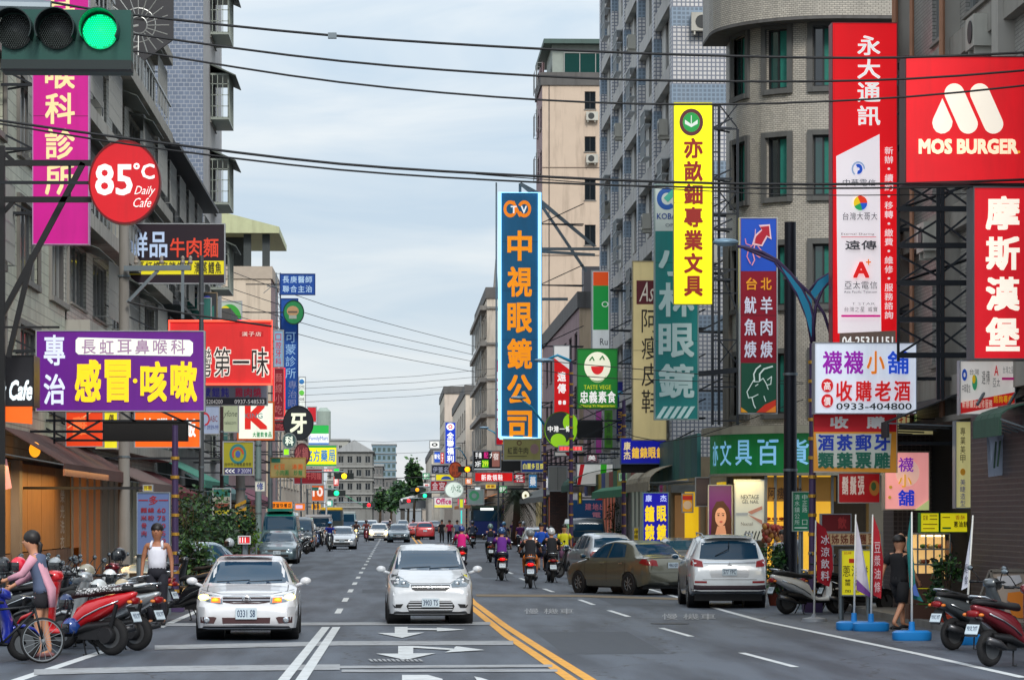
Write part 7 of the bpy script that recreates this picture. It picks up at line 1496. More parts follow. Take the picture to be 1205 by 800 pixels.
        if hair == 'tail': b.tube([hc - hx * .09, hc - hx * .135 + Vector((0, 0, -.05)), hc - hx * .12 + Vector((0, 0, -.16)), hc - hx * .09 + Vector((0, 0, -.22))], [.03, .035, .028, .010], 8)
        if hair == 'long': b.ell(hc - hx * .045 + Vector((0, 0, -.08)), (.085, .06, .15), 12, 8)
        b.build('hair', hm, r, True, False)
        if face:
            f = MB(); fx = Vector((hx.y, -hx.x, 0))
            f.ell(hc + hx * .096 + Vector((0, 0, -.018)), (.012, .018, .020), 8, 6)
            for q in (-1, 1): f.ell(hc + fx * q * .078 + Vector((0, 0, -.01)), (.010, .016, .026), 8, 6)
            f.build('nose_and_ears', skin, r, True, False)
            f = MB()
            for q in (-1, 1): f.ell(hc + hx * .088 + fx * q * .032 + Vector((0, 0, .006)), (.011, .006, .006), 8, 5)
            f.build('eyes', mat((30, 22, 20), .3), r, True, False)
            f = MB(); f.ell(hc + hx * .088 + Vector((0, 0, -.058)), (.022, .006, .006), 8, 5); f.build('mouth', mat((150, 76, 70), .5), r, True, False)
    if bag:
        b = MB(); b.ell((0, -.42 if ps is RIDE else -.17, V['che'].z - .06), (.14, .09, .20), 12, 8); b.build('backpack', cloth(bag), r, True, False)
    return r
# woman at the scooters, facing left, leaning forward
wp = pose(pel=(0, -.02, .90), spi=(0, .0, 1.07), che=(0, .05, 1.25), nek=(0, .09, 1.39), hd0=(0, .12, 1.465), hd1=(0, .14, 1.54), hd2=(0, .14, 1.61), shL=(-.15, .055, 1.34), shR=(.15, .055, 1.34),
    elL=(-.18, .20, 1.12), elR=(.18, .17, 1.10), wrL=(-.12, .43, 1.04), wrR=(.12, .40, .96), hiL=(-.09, -.02, .86), hiR=(.09, -.02, .86), anR=(.10, -.10, .09), toR=(.11, .04, .035), knR=(.1, -.02, .49))
wl = G(46, 777); wl = P(48, 0, 45.9); 
WMN = person('woman in a pink cardigan and black shorts leaning over the scooters at the left', (wl.x, 45.9, 0), 82, wp, (84, 96, 122), (22, 20, 26), h=1.92, sleeve=None, legs='mini', hair='tail', hands=True, face=True, shoe=(120, 80, 80))
b = MB(); V = {k: Vector(v) for k, v in wp.items()}
for q in 'LR': b.tube([V['sh' + q], V['sh' + q].lerp(V['el' + q], .5), V['el' + q], V['el' + q].lerp(V['wr' + q], .85)], [.066, .058, .052, .036], 10)
b.tube([V['pel'] + Vector((0, -.13, -.22)), V['pel'] + Vector((0, -.12, .02)), V['spi'] + Vector((0, -.065, 0)), V['che'] + Vector((0, -.045, 0)), V['nek'] + Vector((0, -.03, -.01))], [.10, .14, .130, .155, .10], 14, flat=.42)
b.build('cardigan', cloth((214, 156, 172)), WMN, True, False)
ml = P(185, 0, 59.5)
mp_ = pose(elL=(-.235, -.02, 1.13), elR=(.235, -.02, 1.13), wrL=(-.25, .03, .88), wrR=(.25, .03, .88))
person('man in a white tank top and dark trousers standing among the scooters', (ml.x, 59.5, 0), 176, mp_, (232, 232, 244), (28, 28, 38), skin=SKIN2, h=1.92, sleeve=None, tank=True, hands=True, face=True, wide=1.04)
bl = G(1058, 741)
person('person in a black shirt and black shorts walking by the snack stall', (bl.x, bl.y, .0), -50, WALK, (22, 22, 26), (20, 20, 24), h=1.72, legs='shorts', hands=True, face=True, wide=1.15)
person('person in a blue shirt and dark shorts walking up the road', tuple(G(637, 671)), -5, WALK, (24, 84, 190), (30, 36, 60), legs='shorts', h=1.78)
person('person in a pale blue top walking beside the person in the blue shirt', tuple(G(648, 670)), 10, WALK, (130, 160, 200), (50, 50, 60), legs='shorts', h=1.66)
person('person in a yellow printed shirt and mauve shorts walking towards us', tuple(G(664, 672)), 172, WALK, (226, 222, 40), (130, 90, 120), legs='shorts', h=1.72, face=True)
person('person in a dark purple top standing in the road by the scooter group', tuple(G(604, 640)), 10, STAND, (70, 40, 100), (30, 30, 34), h=1.7)
person('person in a pale top standing behind the white utility car', (P(935, 0, 80).x, 80, .12), 120, STAND, (190, 196, 206), (40, 40, 50), h=1.66, haircol=(200, 200, 205))
person('person in a white shirt by the plants on the right', (P(921, 0, 76).x, 76, .12), 160, STAND, (200, 206, 214), (40, 40, 50), h=1.6, face=True)
person('dark clad person far behind the riders on the left of the right lane', (P(520, 0, 235).x, 235, 0), 0, STAND, (26, 26, 30), (26, 26, 30))
person('person in a pink top walking far up behind the white hatchback', (P(529, 0, 225).x, 225, 0), 0, WALK, (214, 40, 90), (30, 30, 40))
person('person in a grey blue top far up beside the one in pink', (P(538, 0, 220).x, 220, 0), 0, WALK, (130, 150, 180), (50, 50, 60))
person('person in a purple top standing at the kerb by the parked pale car', (P(612, 0, 176).x, 176, 0), 20, STAND, (90, 40, 110), (40, 40, 44))
# riders
def rider(label, sl, px, Y, rz, col, top, bot, helm, sk=SKIN, lit_t=False, **kw):
    c = copy_tree(RL if lit_t == 'T' else (RH if lit_t == 'H' else SCT), (P(px, 0, Y).x, Y, 0), radians(rz), sl, None, {SCM: col})
    if lit_t not in ('T', 'H'): pass
    person(label, (P(px, 0, Y).x, Y, 0), rz, RIDE, top, bot, sk, h=kw.pop('h', 1.72), helm=helm, **kw)
    return c
RL = scooter('template', lit_tail=True); RH = scooter('template', lit_head=True)
rider('rider in a violet shirt and blue helmet riding away', 'black scooter with a lit tail lamp under the violet shirted rider', 590, 100, 0, BLKP, (104, 40, 140), (40, 50, 80), (40, 80, 130), lit_t='T')
rider('rider in a dark top and grey helmet riding away nearest to us', 'dark blue scooter with a lit tail lamp nearest to us in the right lane', 624, 89.5, -2, SBL, (24, 22, 28), (200, 110, 40), (120, 126, 130), lit_t='T')
rider('rider in a black shirt and white helmet riding away by the walkers', 'dark scooter with a teal plate under the rider with the white helmet', 648, 97, 2, BLKP, (22, 24, 30), (30, 30, 36), (206, 210, 214), lit_t='n')
rider('rider in a magenta top half hidden behind the white hatchback', 'red scooter under the rider in the magenta top', 543, 116, 0, MARP, (206, 20, 120), (40, 40, 60), (40, 60, 130), lit_t='T')
rider('rider with a dark backpack and grey green helmet riding away', 'grey scooter with a pale plate under the rider with the backpack', 577, 138, 0, GRYP, (50, 50, 100), (50, 60, 60), (110, 140, 140), bag=(20, 26, 30), lit_t='n')
rider('rider in blue facing us in the left lane', 'black scooter ridden towards us by the rider in blue', 388, 180, 180, GRYP, (20, 40, 140), (30, 30, 50), (70, 150, 210), lit_t='n')
rider('rider facing us behind an orange headlamp', 'scooter with a lit headlamp coming down the left lane', 419, 228, 180, SIL, (80, 60, 60), (40, 40, 50), (200, 190, 190), lit_t='H')
rider('rider facing us on the reddish scooter beside the orange headlamp', 'reddish scooter beside the one with the orange headlamp', 431, 242, 180, MARP, (120, 60, 60), (40, 40, 50), (90, 60, 60), lit_t='n')
for k, (px, Y, tc_, hc_, sc_) in enumerate(((593, 178, (70, 80, 120), (90, 150, 190), BLKP), (616, 186, (140, 150, 170), (190, 196, 200), GRYP), (459, 262, (60, 60, 70), (190, 170, 160), BLKP), (486, 290, (170, 40, 60), (60, 60, 70), MARP), (497, 268, (120, 120, 110), (90, 90, 90), GRYP), (556, 196, (60, 70, 90), (40, 50, 60), BLKP))):
    w_ = ['in grey blue with a light blue helmet in the scooter group', 'in pale grey with a white helmet in the scooter group', 'in dark grey beside the glaring headlamps', 'in red far up the right lane', 'in drab olive ahead of the white hatchback', 'in slate blue just beyond the magenta rider'][k]
    rider('rider ' + w_, 'scooter of the person ' + w_, px, Y, 0 if px > 470 else 180, sc_, tc_, (40, 44, 50), hc_, lit_t='T' if k in (2, 3) else 'n')
for t_ in (RL, RH, SCT):
    def _rm(o):
        for c in list(o.children): _rm(c)
        bpy.data.objects.remove(o)
    _rm(t_)
flush()
# ---------------- traffic lights ----------------
TG = mat((18, 74, 66), .45, .1, .15, dirt=.3)
Yt = 27.2; r = thing('traffic_light', 'large horizontal traffic light with its green lamp lit at the top left', 'traffic light', P(76, 60, Yt))
a, c = P(2, 84, Yt), P(154, 12, Yt)
bm_ = MB(); bm_.box((a.x, Yt, a.z), (c.x, Yt + .25, c.z)); bm_.build('housing', TG, r)
b = MB(); p0, p1 = P(4, 84, Yt), P(156, 66, Yt); b.box((p0.x, Yt - .16, p0.z), (p1.x, Yt + .1, p1.z - .06)); b.build('hood_base', mat((12, 30, 30), .5), r)
LEDG = lit((0, 255, 150), 1.6); LEDO = mat((86, 96, 92), .4, .2, .2)
for px, on in ((17, 0), (67, 0), (118, 1)):
    cc = P(px, 38, Yt - .02); R_ = .155
    b = MB(); b.lathe([(Yt - .03, R_), (Yt - .05, .001)], (cc.x, 0, cc.z), 'y', 28); ln = b.build('lens', lit((0, 150, 100), .9) if on else mat((14, 20, 20), .3), r)
    b = MB()
    for i in range(-8, 9):
        for j in range(-8, 9):
            x = (i + (j % 2) * .5) * .019; z = j * .0175
            if x * x + z * z < (R_ * .93) ** 2: b.lathe([(Yt - .052, .0065), (Yt - .066, .004)], (cc.x + x, 0, cc.z + z), 'y', 5)
    b.build('led_array', LEDG if on else LEDO, ln)
    b = MB(); n = 22; R = []
    for ky, rr_ in ((Yt, R_ * 1.13), (Yt - .26, R_ * 1.13), (Yt - .26, R_ * 1.07), (Yt, R_ * 1.07)):
        R.append([(cc.x + rr_ * cos(-.5 + (pi + 1.0) * k / n), ky, cc.z + rr_ * sin(-.5 + (pi + 1.0) * k / n) + .01) for k in range(n + 1)])
    vs = [v for q in R for v in q]; m1 = n + 1; b.add(vs, [(k * m1 + i, k * m1 + i + 1, ((k + 1) % 4) * m1 + i + 1, ((k + 1) % 4) * m1 + i) for k in range(4) for i in range(n)]); b.build('visor', mat((14, 60, 54) if on else (12, 34, 34), .4), r)
b = MB(); b.tube([P(60, 10, Yt + .3), P(-400, 0, Yt + .3)], .07, 10); b.tube([P(-400, 0, Yt + .3), (P(-400, 0, Yt).x, Yt + .3, 0)], .11, 12); b.build('mast_arm', STEEL, r)
def smalltl(label, px, py, Y, col, em=2.5, arm=None):
    r = thing('traffic_light', label, 'traffic light', P(px, py, Y)); c_ = P(px, py, Y); w_ = .42
    b = MB(); b.box((c_.x - w_ * 1.6, Y, c_.z - w_ * .5), (c_.x + w_ * 1.6, Y + .3, c_.z + w_ * .5)); b.build('housing', mat((40, 50, 50), .5), r)
    b = MB(); b.lathe([(Y - .01, .19), (Y - .05, .001)], (c_.x, 0, c_.z), 'y', 16); b.build('lens', lit(col, em), r)
    b = MB(); x1 = arm if arm is not None else (-6.6 if px < 465 else 7.5); b.tube([(c_.x, Y + .3, c_.z + .3), (x1, Y + .3, c_.z + .3), (x1, Y + .3, 0)], .07, 8); b.build('mast', STEEL, r)
smalltl('small amber traffic light glowing over the left lane far ahead', 405, 560, 215, (255, 190, 20)); smalltl('small green traffic light low by the parked vans far ahead', 396, 580, 230, (20, 220, 120))
smalltl('small red traffic light before the gabled block', 434, 594, 330, (230, 20, 30)); smalltl('small red traffic light by the far footbridge', 481, 589, 340, (240, 20, 30)); smalltl('small orange traffic light left of the black price sign', 550, 552, 222, (255, 140, 0)); smalltl('green traffic light column left of the crimson sign', 500, 583, 300, (20, 210, 130)); smalltl('amber traffic light above the green one near the crimson sign', 491, 576, 305, (230, 150, 20), 1)
# ---------------- street lamps and poles ----------------
PUR = mat((70, 54, 92), .5, .2, .15); GOLD = mat((196, 150, 60), .4, .5, .1); LBLUE = mat((40, 150, 190), .4, .1, .08)
def ringpole(name, label, px, Y, ytop, rad=.085, cat='pole', lean=0):
    r = thing(name, label, cat, (P(px, 0, Y).x, Y, 0)); x = P(px, 0, Y).x; zt = P(0, ytop, Y).z
    b = MB(); b.tube([(x, Y, 0), (x, Y, zt)], [rad, rad * .8], 12); b.box((x - .2, Y - .2, 0), (x + .2, Y + .2, .35)); b.build('post', PUR, r, 40)
    n = int(zt / .42)
    for k in range(1, n): b = MB(); b.lathe([(k * .42, rad * 1.12), (k * .42 + .07, rad * 1.12)], (x, Y, 0), 'z', 12); b.build('gold_ring', GOLD, r)
    return r, x, zt
r, x, zt = ringpole('street_lamp', 'purple ringed street lamp with blue wing arms on the right', 956, 67, 402, cat='street lamp')
Yl = 67
def wing(outer, inner, name='wing'):
    b = MB(); pl = [P(*p, Yl) for p in outer] + [P(*p, Yl) for p in inner[::-1]]; b.rings([[(p.x, Yl - .03, p.z) for p in pl], [(p.x, Yl + .03, p.z) for p in pl]], True); return b.build(name, LBLUE, r)
a1 = [(876, 291), (897, 297), (915, 307), (930, 322), (944, 340), (953, 358), (957, 375), (957, 402)]
b = MB(); b.tube([P(*p, Yl) for p in [(868, 290)] + a1], [.03] + [.04] * 7 + [.06], 8); b.tube([P(*p, Yl) for p in [(876, 292), (915, 309), (955, 347), (970, 370), (980, 402)]], .035, 8)
b.tube([P(*p, Yl) for p in [(955, 404), (950, 375), (940, 350), (925, 325), (912, 309)]], .03, 6); b.tube([P(*p, Yl) for p in [(957, 395), (960, 360), (968, 340), (985, 322)]], .035, 6); b.tube([P(*p, Yl) for p in [(953, 342), (962, 330), (975, 322), (985, 320)]], .03, 6); b.build('arm', PUR, r, True)
wing([(916, 309), (932, 325), (944, 341), (955, 352)], [(925, 324), (938, 345), (947, 368), (955, 398)]); wing([(954, 344), (962, 331), (974, 323), (984, 321)], [(958, 352), (965, 343), (972, 334), (984, 323)])
c_ = P(854, 285, Yl); b = MB(); b.ell((c_.x, Yl, c_.z), (.29, .13, .085), 16, 8); b.build('lamp_head', mat((130, 160, 180), .4, .3), r, True)
b = MB(); b.ell((c_.x, Yl, c_.z - .035), (.24, .10, .06), 14, 6); b.build('lamp_glass', mat((170, 200, 214), .2), r, True)
def minilamp(label, px, Y, ytop, hx, hy):
    r, x, zt = ringpole('street_lamp', label, px, Y, ytop, .08, 'street lamp'); h = P(hx, hy, Y); t = P(px, ytop, Y); m_ = P((px + hx) / 2, (ytop + hy) / 2 - 6 * (130 / Y), Y)
    b = MB(); b.tube([t, m_, h], [.06, .05, .03], 8); b.build('arm', LBLUE, r, True); b = MB(); b.ell((h.x, Y, h.z), (.4, .15, .09), 12, 6); b.build('lamp_head', mat((130, 160, 180), .4, .3), r, True)
minilamp('purple ringed street lamp by the round swirl sign', 641, 148, 500, 610, 468); minilamp('ringed street lamp beside the palm tree on the right', 672, 118, 425, 640, 424); minilamp('ringed street lamp farther down the right side', 592, 235, 520, 570, 503); minilamp('far ringed street lamp by the pale block', 549, 300, 540, 538, 527)
ringpole('ringed_post', 'purple and gold ringed post beside the menu board on the left', 206, 68, 500); ringpole('ringed_post', 'purple ringed post before the green shop front by the tall blue standing sign', 734, 116, 470)
def pole(label, px, Y, ytop, rad, m, name='utility_pole', ybot=0):
    x = P(px, 0, Y).x; zt = P(0, ytop, Y).z; r = thing(name, label, 'pole', (x, Y, 0)); b = MB(); b.tube([(x, Y, 0), (x, Y, zt)], [rad, rad * .8], 16); b.build('shaft', m, r, 40)
    b = MB()
    for z in (zt * .35, zt * .6, zt * .85): b.lathe([(z, rad * 1.05), (z + .06, rad * 1.05)], (x, Y, 0), 'z', 14)
    b.build('steel_band', STEEL, r); return r, x, zt
pr, x, zt = pole('thick black pole rising in front of the rounded corner building', 930, 72, 258, .17, mat((34, 36, 46), .4, .4, .15))
pole('concrete utility pole behind the round red cafe sign', 146, 95, 262, .19, CONC); pole('grey utility pole behind the scooters at the plants', 283, 125, 515, .22, CONC); pole('thin dark brown post carrying the olive parking sign', 261, 101, 478, .07, mat((50, 26, 28), .5), 'sign_post')
pole('pale green utility pole left of the green minibus', 304, 140, 500, .16, mat((120, 140, 140), .6)); pole('second pale pole just left of the orange fascia', 318, 160, 515, .14, STEEL); pole('slim white pole at the end of the left signs', 384, 240, 565, .08, WHITE); pole('grey mast above the purple sign on the left', 237, 97, 300, .09, mat((80, 84, 88), .5, .4))
x0 = P(283, 0, 124.7)
b = MB()
for k in range(7):
    z = .6 + k * .3; b.add([(x0.x - .23, 124.74, z), (x0.x + .23, 124.74, z + .22), (x0.x + .23, 124.74, z + .36), (x0.x - .23, 124.74, z + .14)], [(0, 1, 2, 3)])
b.build('warning_stripe', mat((200, 150, 30), .6), None)['kind'] = 'stuff'
ha = thing('pole_arm', 'grey horizontal arm with insulators on the pole below the noodle sign', 'pole arm', P(180, 316, 94.6)); b = MB(); b.bar(P(146, 316, 94.6), P(224, 315, 94.6), .16); b.bar(P(150, 356, 94.6), P(186, 318, 94.6), .1); b.bar(P(215, 306, 94.6), P(215, 375, 94.6), .09); b.build('arm', STEEL, ha)
b = MB()
for px in (160, 190, 215, 224): p_ = P(px, 309, 94.6); b.lathe([(0, .05), (.06, .08), (.12, .05), (.2, .06), (.26, .02)], (p_.x, 94.6, p_.z - .05), 'z', 10)
b.build('insulator', mat((150, 140, 130), .3), ha)
# ---------------- overhead wires ----------------
WIRE = mat((14, 16, 20), .6, 0, 0)
def wire(label, pts, Y, rad=.016, slope=0, group=None):
    q = []
    for i in range(len(pts) - 1):
        for k in range(8): t = k / 8; q.append((pts[i][0] + (pts[i + 1][0] - pts[i][0]) * t, pts[i][1] + (pts[i + 1][1] - pts[i][1]) * t))
    q.append(pts[-1]); Q = []
    for i, (a_, c_) in enumerate(q): Q.append(P(a_, c_, Y + slope * i / len(q)))
    b = MB(); b.tube(Q, rad, 6); return tag(b.build('overhead_wire', WIRE, None, True), label, 'wire', group)
def smooth(pts):   # gentle catenary through control points (quadratic interpolation)
    o = []
    for i in range(len(pts) - 1):
        p0 = pts[max(i - 1, 0)]; p1 = pts[i]; p2 = pts[i + 1]; p3 = pts[min(i + 2, len(pts) - 1)]
        for k in range(4):
            t = k / 4; o.append(tuple(.5 * ((2 * p1[d]) + (-p0[d] + p2[d]) * t + (2 * p0[d] - 5 * p1[d] + 4 * p2[d] - p3[d]) * t * t + (-p0[d] + 3 * p1[d] - 3 * p2[d] + p3[d]) * t ** 3) for d in (0, 1)))
    o.append(pts[-1]); return o
wire('topmost thick overhead wire crossing from the traffic light to the right', smooth([(-80, -12), (40, 0), (150, 17), (390, 42), (640, 58), (850, 66), (1060, 68), (1285, 58)]), 50, .022)
wire('second overhead wire crossing below the topmost one', smooth([(-80, -10), (20, 18), (170, 42), (400, 72), (640, 90), (850, 96), (1070, 93), (1285, 76)]), 50, .020)
wire('third overhead wire sagging above the yellow vertical sign', smooth([(-80, 10), (20, 38), (170, 62), (400, 97), (640, 118), (850, 123), (1070, 114), (1285, 92)]), 50, .018)
wire('upper one of the paired wires across the middle of the sky', smooth([(-40, 135), (0, 142), (165, 165), (400, 193), (640, 208), (850, 216), (1070, 216), (1285, 208)]), 52, .024)
wire('lower one of the paired wires across the middle of the sky', smooth([(-40, 143), (0, 146), (165, 172), (400, 200), (640, 215), (850, 221), (1070, 221), (1285, 216)]), 52, .018)
wire('faint thin wire just under the paired wires on the right', smooth([(560, 205), (700, 216), (850, 226), (1000, 230), (1285, 226)]), 54, .010)
sp = MB(); s0 = P(391, 42, 50); sp.box((s0.x - .07, 49.95, s0.z - .05), (s0.x + .07, 50.05, s0.z + .04)); tag(sp.build('wire_clamp', STEEL), 'small grey clamp on the topmost overhead wire', 'clamp')
for i, (a_, c_) in enumerate((((210, 296), (560, 408)), ((210, 318), (560, 418)), ((215, 336), (560, 426)), ((215, 352), (560, 438)))):
    mid = ((a_[0] + c_[0]) / 2, (a_[1] + c_[1]) / 2 + 8)
    wire(['highest', 'second', 'third', 'lowest'][i] + ' of four wires slanting from the left roofs to the slender block', smooth([a_, mid, c_]), 170, .022, 100, 'wires slanting over the street')
for i, (a_, c_) in enumerate((((340, 451), (640, 428)), ((340, 458), (640, 436)), ((340, 466), (640, 444)), ((340, 474), (640, 452)))):
    wire(['highest', 'second', 'third', 'lowest'][i] + ' of four faint wires rising to the right beyond the blue sign', [a_, ((a_[0] + c_[0]) / 2, (a_[1] + c_[1]) / 2 + 3), c_], 230, .016, 0, 'faint wires across the sky')
for i, y in enumerate((517, 531, 560)): wire(['upper', 'middle', 'lower'][i] + ' faint wire across the far end of the street', [(385, y), (450, y + 3), (530, y)], 330, .02 if i < 2 else .05, 0, 'far wires at the street end')
for i, (a_, m_, c_) in enumerate((((640, 424), (700, 430), (945, 450)), ((640, 436), (720, 445), (945, 452)), ((672, 470), (780, 520), (945, 470)), ((1055, 488), (1100, 493), (1150, 478)))):
    wire(['upper slack wire strung along the right hand signs', 'second slack wire along the right hand signs', 'drooping cable below the cream shoe sign', 'short cable under the scaffold on the right'][i], smooth([a_, m_, c_]), 92 if i < 3 else 62, .014)
b = MB(); b.tube([P(*p, 80) for p in smooth([(150, 355), (200, 366), (320, 384)])], .03, 6); tag(b.build('overhead_wire', WIRE), 'dark cable from the utility pole to the red calligraphy sign', 'wire')
# ---------------- awnings ----------------
def awning(label, x0, x1, Y0, Y1, z0, z1, c_, ribs=6, m=None, curved=False):
    """sloping from the wall x0 (z1) to the street x1 (z0)"""
    r = thing('awning', label, 'awning', ((x0 + x1) / 2, (Y0 + Y1) / 2, z0)); m = m or mat(c_, .75, 0, .18, 3, .2, dirt=.45); n = ribs
    for k in range(n):
        a_ = Y0 + (Y1 - Y0) * k / n + .02; c2_ = Y0 + (Y1 - Y0) * (k + 1) / n - .02; pr_ = []
        for t in [i / 6 for i in range(7)]:
            zz_ = z1 + (z0 - z1) * (1 - cos(t * pi / 2) if curved else t); xx = x0 + (x1 - x0) * (sin(t * pi / 2) if curved else t); pr_.append((xx, zz_))
        b = MB(); b.rings([[(x_, y, z_) for y in (a_, c2_) ] + [(x_, y, z_ - .03) for y in (c2_, a_)] for x_, z_ in pr_], True); b.build('panel', m, r)
    b = MB(); b.box((x1 - .02, Y0, z0 - .32), (x1 + .02, Y1, z0)); b.build('valance', m, r)
    b = MB()
    for k in range(n + 1): y = Y0 + (Y1 - Y0) * k / n; b.bar((x0, y, z1 - .7), (x1, y, z0 - .04), .03)
    b.build('strut', STEEL, r); return r
awning('brown awning over the orange panelled front on the left', -10.0, -8.4, 78, 97, 3.45, 4.4, (92, 62, 56), 6)
awning('grey brown awning farther along with faint lettering', -10.0, -8.1, 97.5, 112, 3.2, 4.1, (112, 92, 86), 5)
awning('dark red awning beyond the plants on the left', -10.0, -8.2, 113, 128, 3.0, 3.9, (110, 24, 30), 5); awning('green awning with white stripes over the left shops', -10.0, -8.0, 129, 144, 3.6, 4.6, (60, 140, 120), 5)
awning('dull teal canopy beyond the minibus', -10.0, -8.2, 146, 170, 3.2, 4.1, (70, 110, 110), 6); awning('purple red canopy at the far left shops', -10.0, -8.2, 175, 215, 3.0, 3.9, (110, 50, 70), 8); awning('far green canopy on the left under the gabled block', -9.6, -4.5, 430, 470, 3.4, 6.2, (30, 120, 80), 5)
awning('green striped rounded awning under the telecom fascia on the right', 11.4, 10.35, 52, 54.4, 3.82, 4.12, (54, 88, 72), 4, curved=True)
awning('dark awning over the snack stall on the right', 11.3, 9.8, 60.5, 68, 4.0, 4.6, (48, 50, 52), 5); awning('dark green canopy under the white box sign', 11.2, 8.6, 148, 158, 3.6, 4.4, (20, 80, 60), 6, curved=True)
awning('pale curved canopy over the tall blue standing sign', 10.6, 8.9, 107, 118, 3.3, 4.0, (170, 160, 136), 6, curved=True); awning('green shop canopy left of the tall blue standing sign', 11, 9.4, 124, 146, 3.2, 3.9, (50, 130, 90), 8)
awning('dull grey canopy farther down the right side', 11, 8.6, 176, 230, 3.2, 4.1, (100, 104, 100), 9); awning('orange canopy low among the far right shops', 9, 6.4, 262, 330, 3.0, 4.0, (190, 110, 40), 8)
# shop fronts at ground level: glazed bays with coloured light
SHC = [(190, 160, 110), (120, 130, 120), (60, 70, 66), (170, 90, 60), (90, 110, 110), (200, 180, 120)]
for k in range(12):
    y = 122 + k * 9.5
    r = thing('small_shop', ['teal glazed shop front just beyond the standing sign', 'dim shop front under the green canopy', 'shop front by the blue hoarding', 'orange lit shop front beyond the hoarding', 'shop front behind the parked dark van', 'cream lit shop front by the ringed lamp', 'dim shop front by the parked pale car', 'shop front behind the walkers', 'brownish shop front near the palm', 'shop front behind the blue truck', 'far shop front beyond the palm', 'last shop front before the slender block'][k], 'shop', (11, y + 4, 0))
    b = MB(); b.box((10.9, y + .1, .12), (10.96, y + 9.3, 3.4)); b.build('glazing', lit(SHC[k % 6], .28) if k % 2 else mat(SHC[k % 6], .4), r)
    for j in range(5): MB().box((10.84, y + j * 2.3, .12), (10.9, y + j * 2.3 + .12, 3.4)).build('door_frame', ALU, r)
for k in range(13):
    y = 94 + k * 9.5
    r = thing('small_shop', ['dim shop front behind the menu board', 'orange lit shop front behind the potted plants', 'shop front behind the utility pole on the left', 'teal shop front behind the grey sedan', 'shop front behind the minibus', 'orange noodle shop front beyond the minibus', 'shop front by the dark van', 'cream shop front farther left', 'dim shop front under the purple canopy', 'far red lit shop front on the left', 'far teal shop front on the left', 'far cream shop front on the left', 'last lit shop front on the left'][k], 'shop', (-10, y + 4, 0))
    b = MB(); b.box((-9.96, y + .1, .12), (-9.9, y + 9.3, 3.4)); b.build('glazing', lit([(214, 120, 40), (70, 60, 50), (150, 150, 130), (50, 90, 90)][k % 4], .32 if k % 2 else .08), r)
    for j in range(5): MB().box((-9.9, y + j * 2.3, .12), (-9.84, y + j * 2.3 + .12, 3.4)).build('door_frame', ALU, r)
wl_ = thing('wall_lamp', 'round wall lamp glowing amber above the orange panels', 'lamp', P(41, 529, 80)); c_ = P(41, 529, 80); b = MB(); b.ell(c_, (.15, .15, .2), 12, 8); b.build('lamp_shade', lit((240, 150, 30), 1.1), wl_, True)
# warm light the orange lit shop front really gives
for (x_, y_, z_, e_, col_, sy) in ((-8.8, 80, 3.3, 300, (1, .6, .22), 20), (9.7, 62.8, 3.6, 22, (1, .8, .45), 3), (10.3, 92.4, 3.2, 70, (1, .75, .3), 4), (10.5, 112, 3.1, 50, (1, .75, .35), 10)):
    ld = bpy.data.lights.new('shop_light', 'AREA'); ld.energy = e_; ld.color = col_; ld.shape = 'RECTANGLE'; ld.size = 1.2; ld.size_y = sy; lo = bpy.data.objects.new('shop_light', ld); COL.objects.link(lo); lo.location = (x_, y_, z_)
# ---------------- flags ----------------
def featherflag(label, px, py, ytop, flagpts, c_, base, its=(), lean=0):
    g = G(px, py); Y = g.y; r = thing('feather_flag', label, 'flag', (g.x, Y, 0)); t = P(px + lean, ytop, Y)
    b = MB(); b.tube([(g.x, Y, .1), t], [.022, .014], 8); b.build('flagpole', WHITE, r, True)
    pl = [P(*p, Y + .03) for p in flagpts]; b = MB(); k = len(pl)
    b.rings([[(p.x, p.y - .006 + .05 * sin(p.z * 4), p.z) for p in pl], [(p.x, p.y + .006 + .05 * sin(p.z * 4), p.z) for p in pl]]); b.build('flag_cloth', cloth(c_), r)
    items(r, Y - .03, its, .0)
    b = MB(); n = 18
    if base == 'blue': b.rings([[(g.x + .34 * k_ * (abs(cos(a_)) ** .5) * (1 if cos(a_) > 0 else -1), Y + .2 * k_ * sin(a_), z) for a_ in [2 * pi * i / n for i in range(n)]] for k_, z in ((.94, 0), (1, .03), (1, .14), (.8, .17))]); b.lathe([(.15, .06), (.32, .05)], (g.x, Y, 0), 'z', 10); b.build('water_base', mat((26, 120, 190), .35, 0, .05), r, 40)
    else: b.lathe([(0, .26), (.06, .24), (.1, .06), (.16, .04)], (g.x, Y, 0), 'z', 16); b.build('water_base', mat((120, 124, 130), .5), r, 40)
featherflag('red feather flag with white characters by the white scooter', 958, 731, 612, [(961, 613), (972, 622), (979, 645), (980, 668), (976, 690), (970, 688), (961, 682)], (170, 16, 34), 'grey', [('v', '冰涼飲料', 966, 628, 976, 684, (226, 214, 220), .02, .8)], 2)
featherflag('yellow purple feather flag on a thin pole by the plants', 930, 712, 618, [(931, 622), (938, 640), (939, 660), (933, 690), (931, 690)], (214, 186, 40), 'grey', [('v', '特價', 932, 640, 937, 675, (120, 30, 110), .02)])
featherflag('white feather flag with a purple foot on a blue base', 1005, 741, 605, [(1007, 606), (1012, 630), (1018, 665), (1025, 703), (1008, 694)], (214, 210, 222), 'blue', [('p', [(1008, 681), (1024, 697), (1025, 703), (1008, 694)], (110, 60, 140))], 2)
featherflag('red feather flag with white characters on a blue base', 1025, 742, 605, [(1028, 606), (1035, 625), (1039, 660), (1037, 704), (1028, 700)], (186, 36, 50), 'blue', [('v', '豆漿油條', 1029, 636, 1036, 698, (216, 196, 200), .01, .8)], 2)
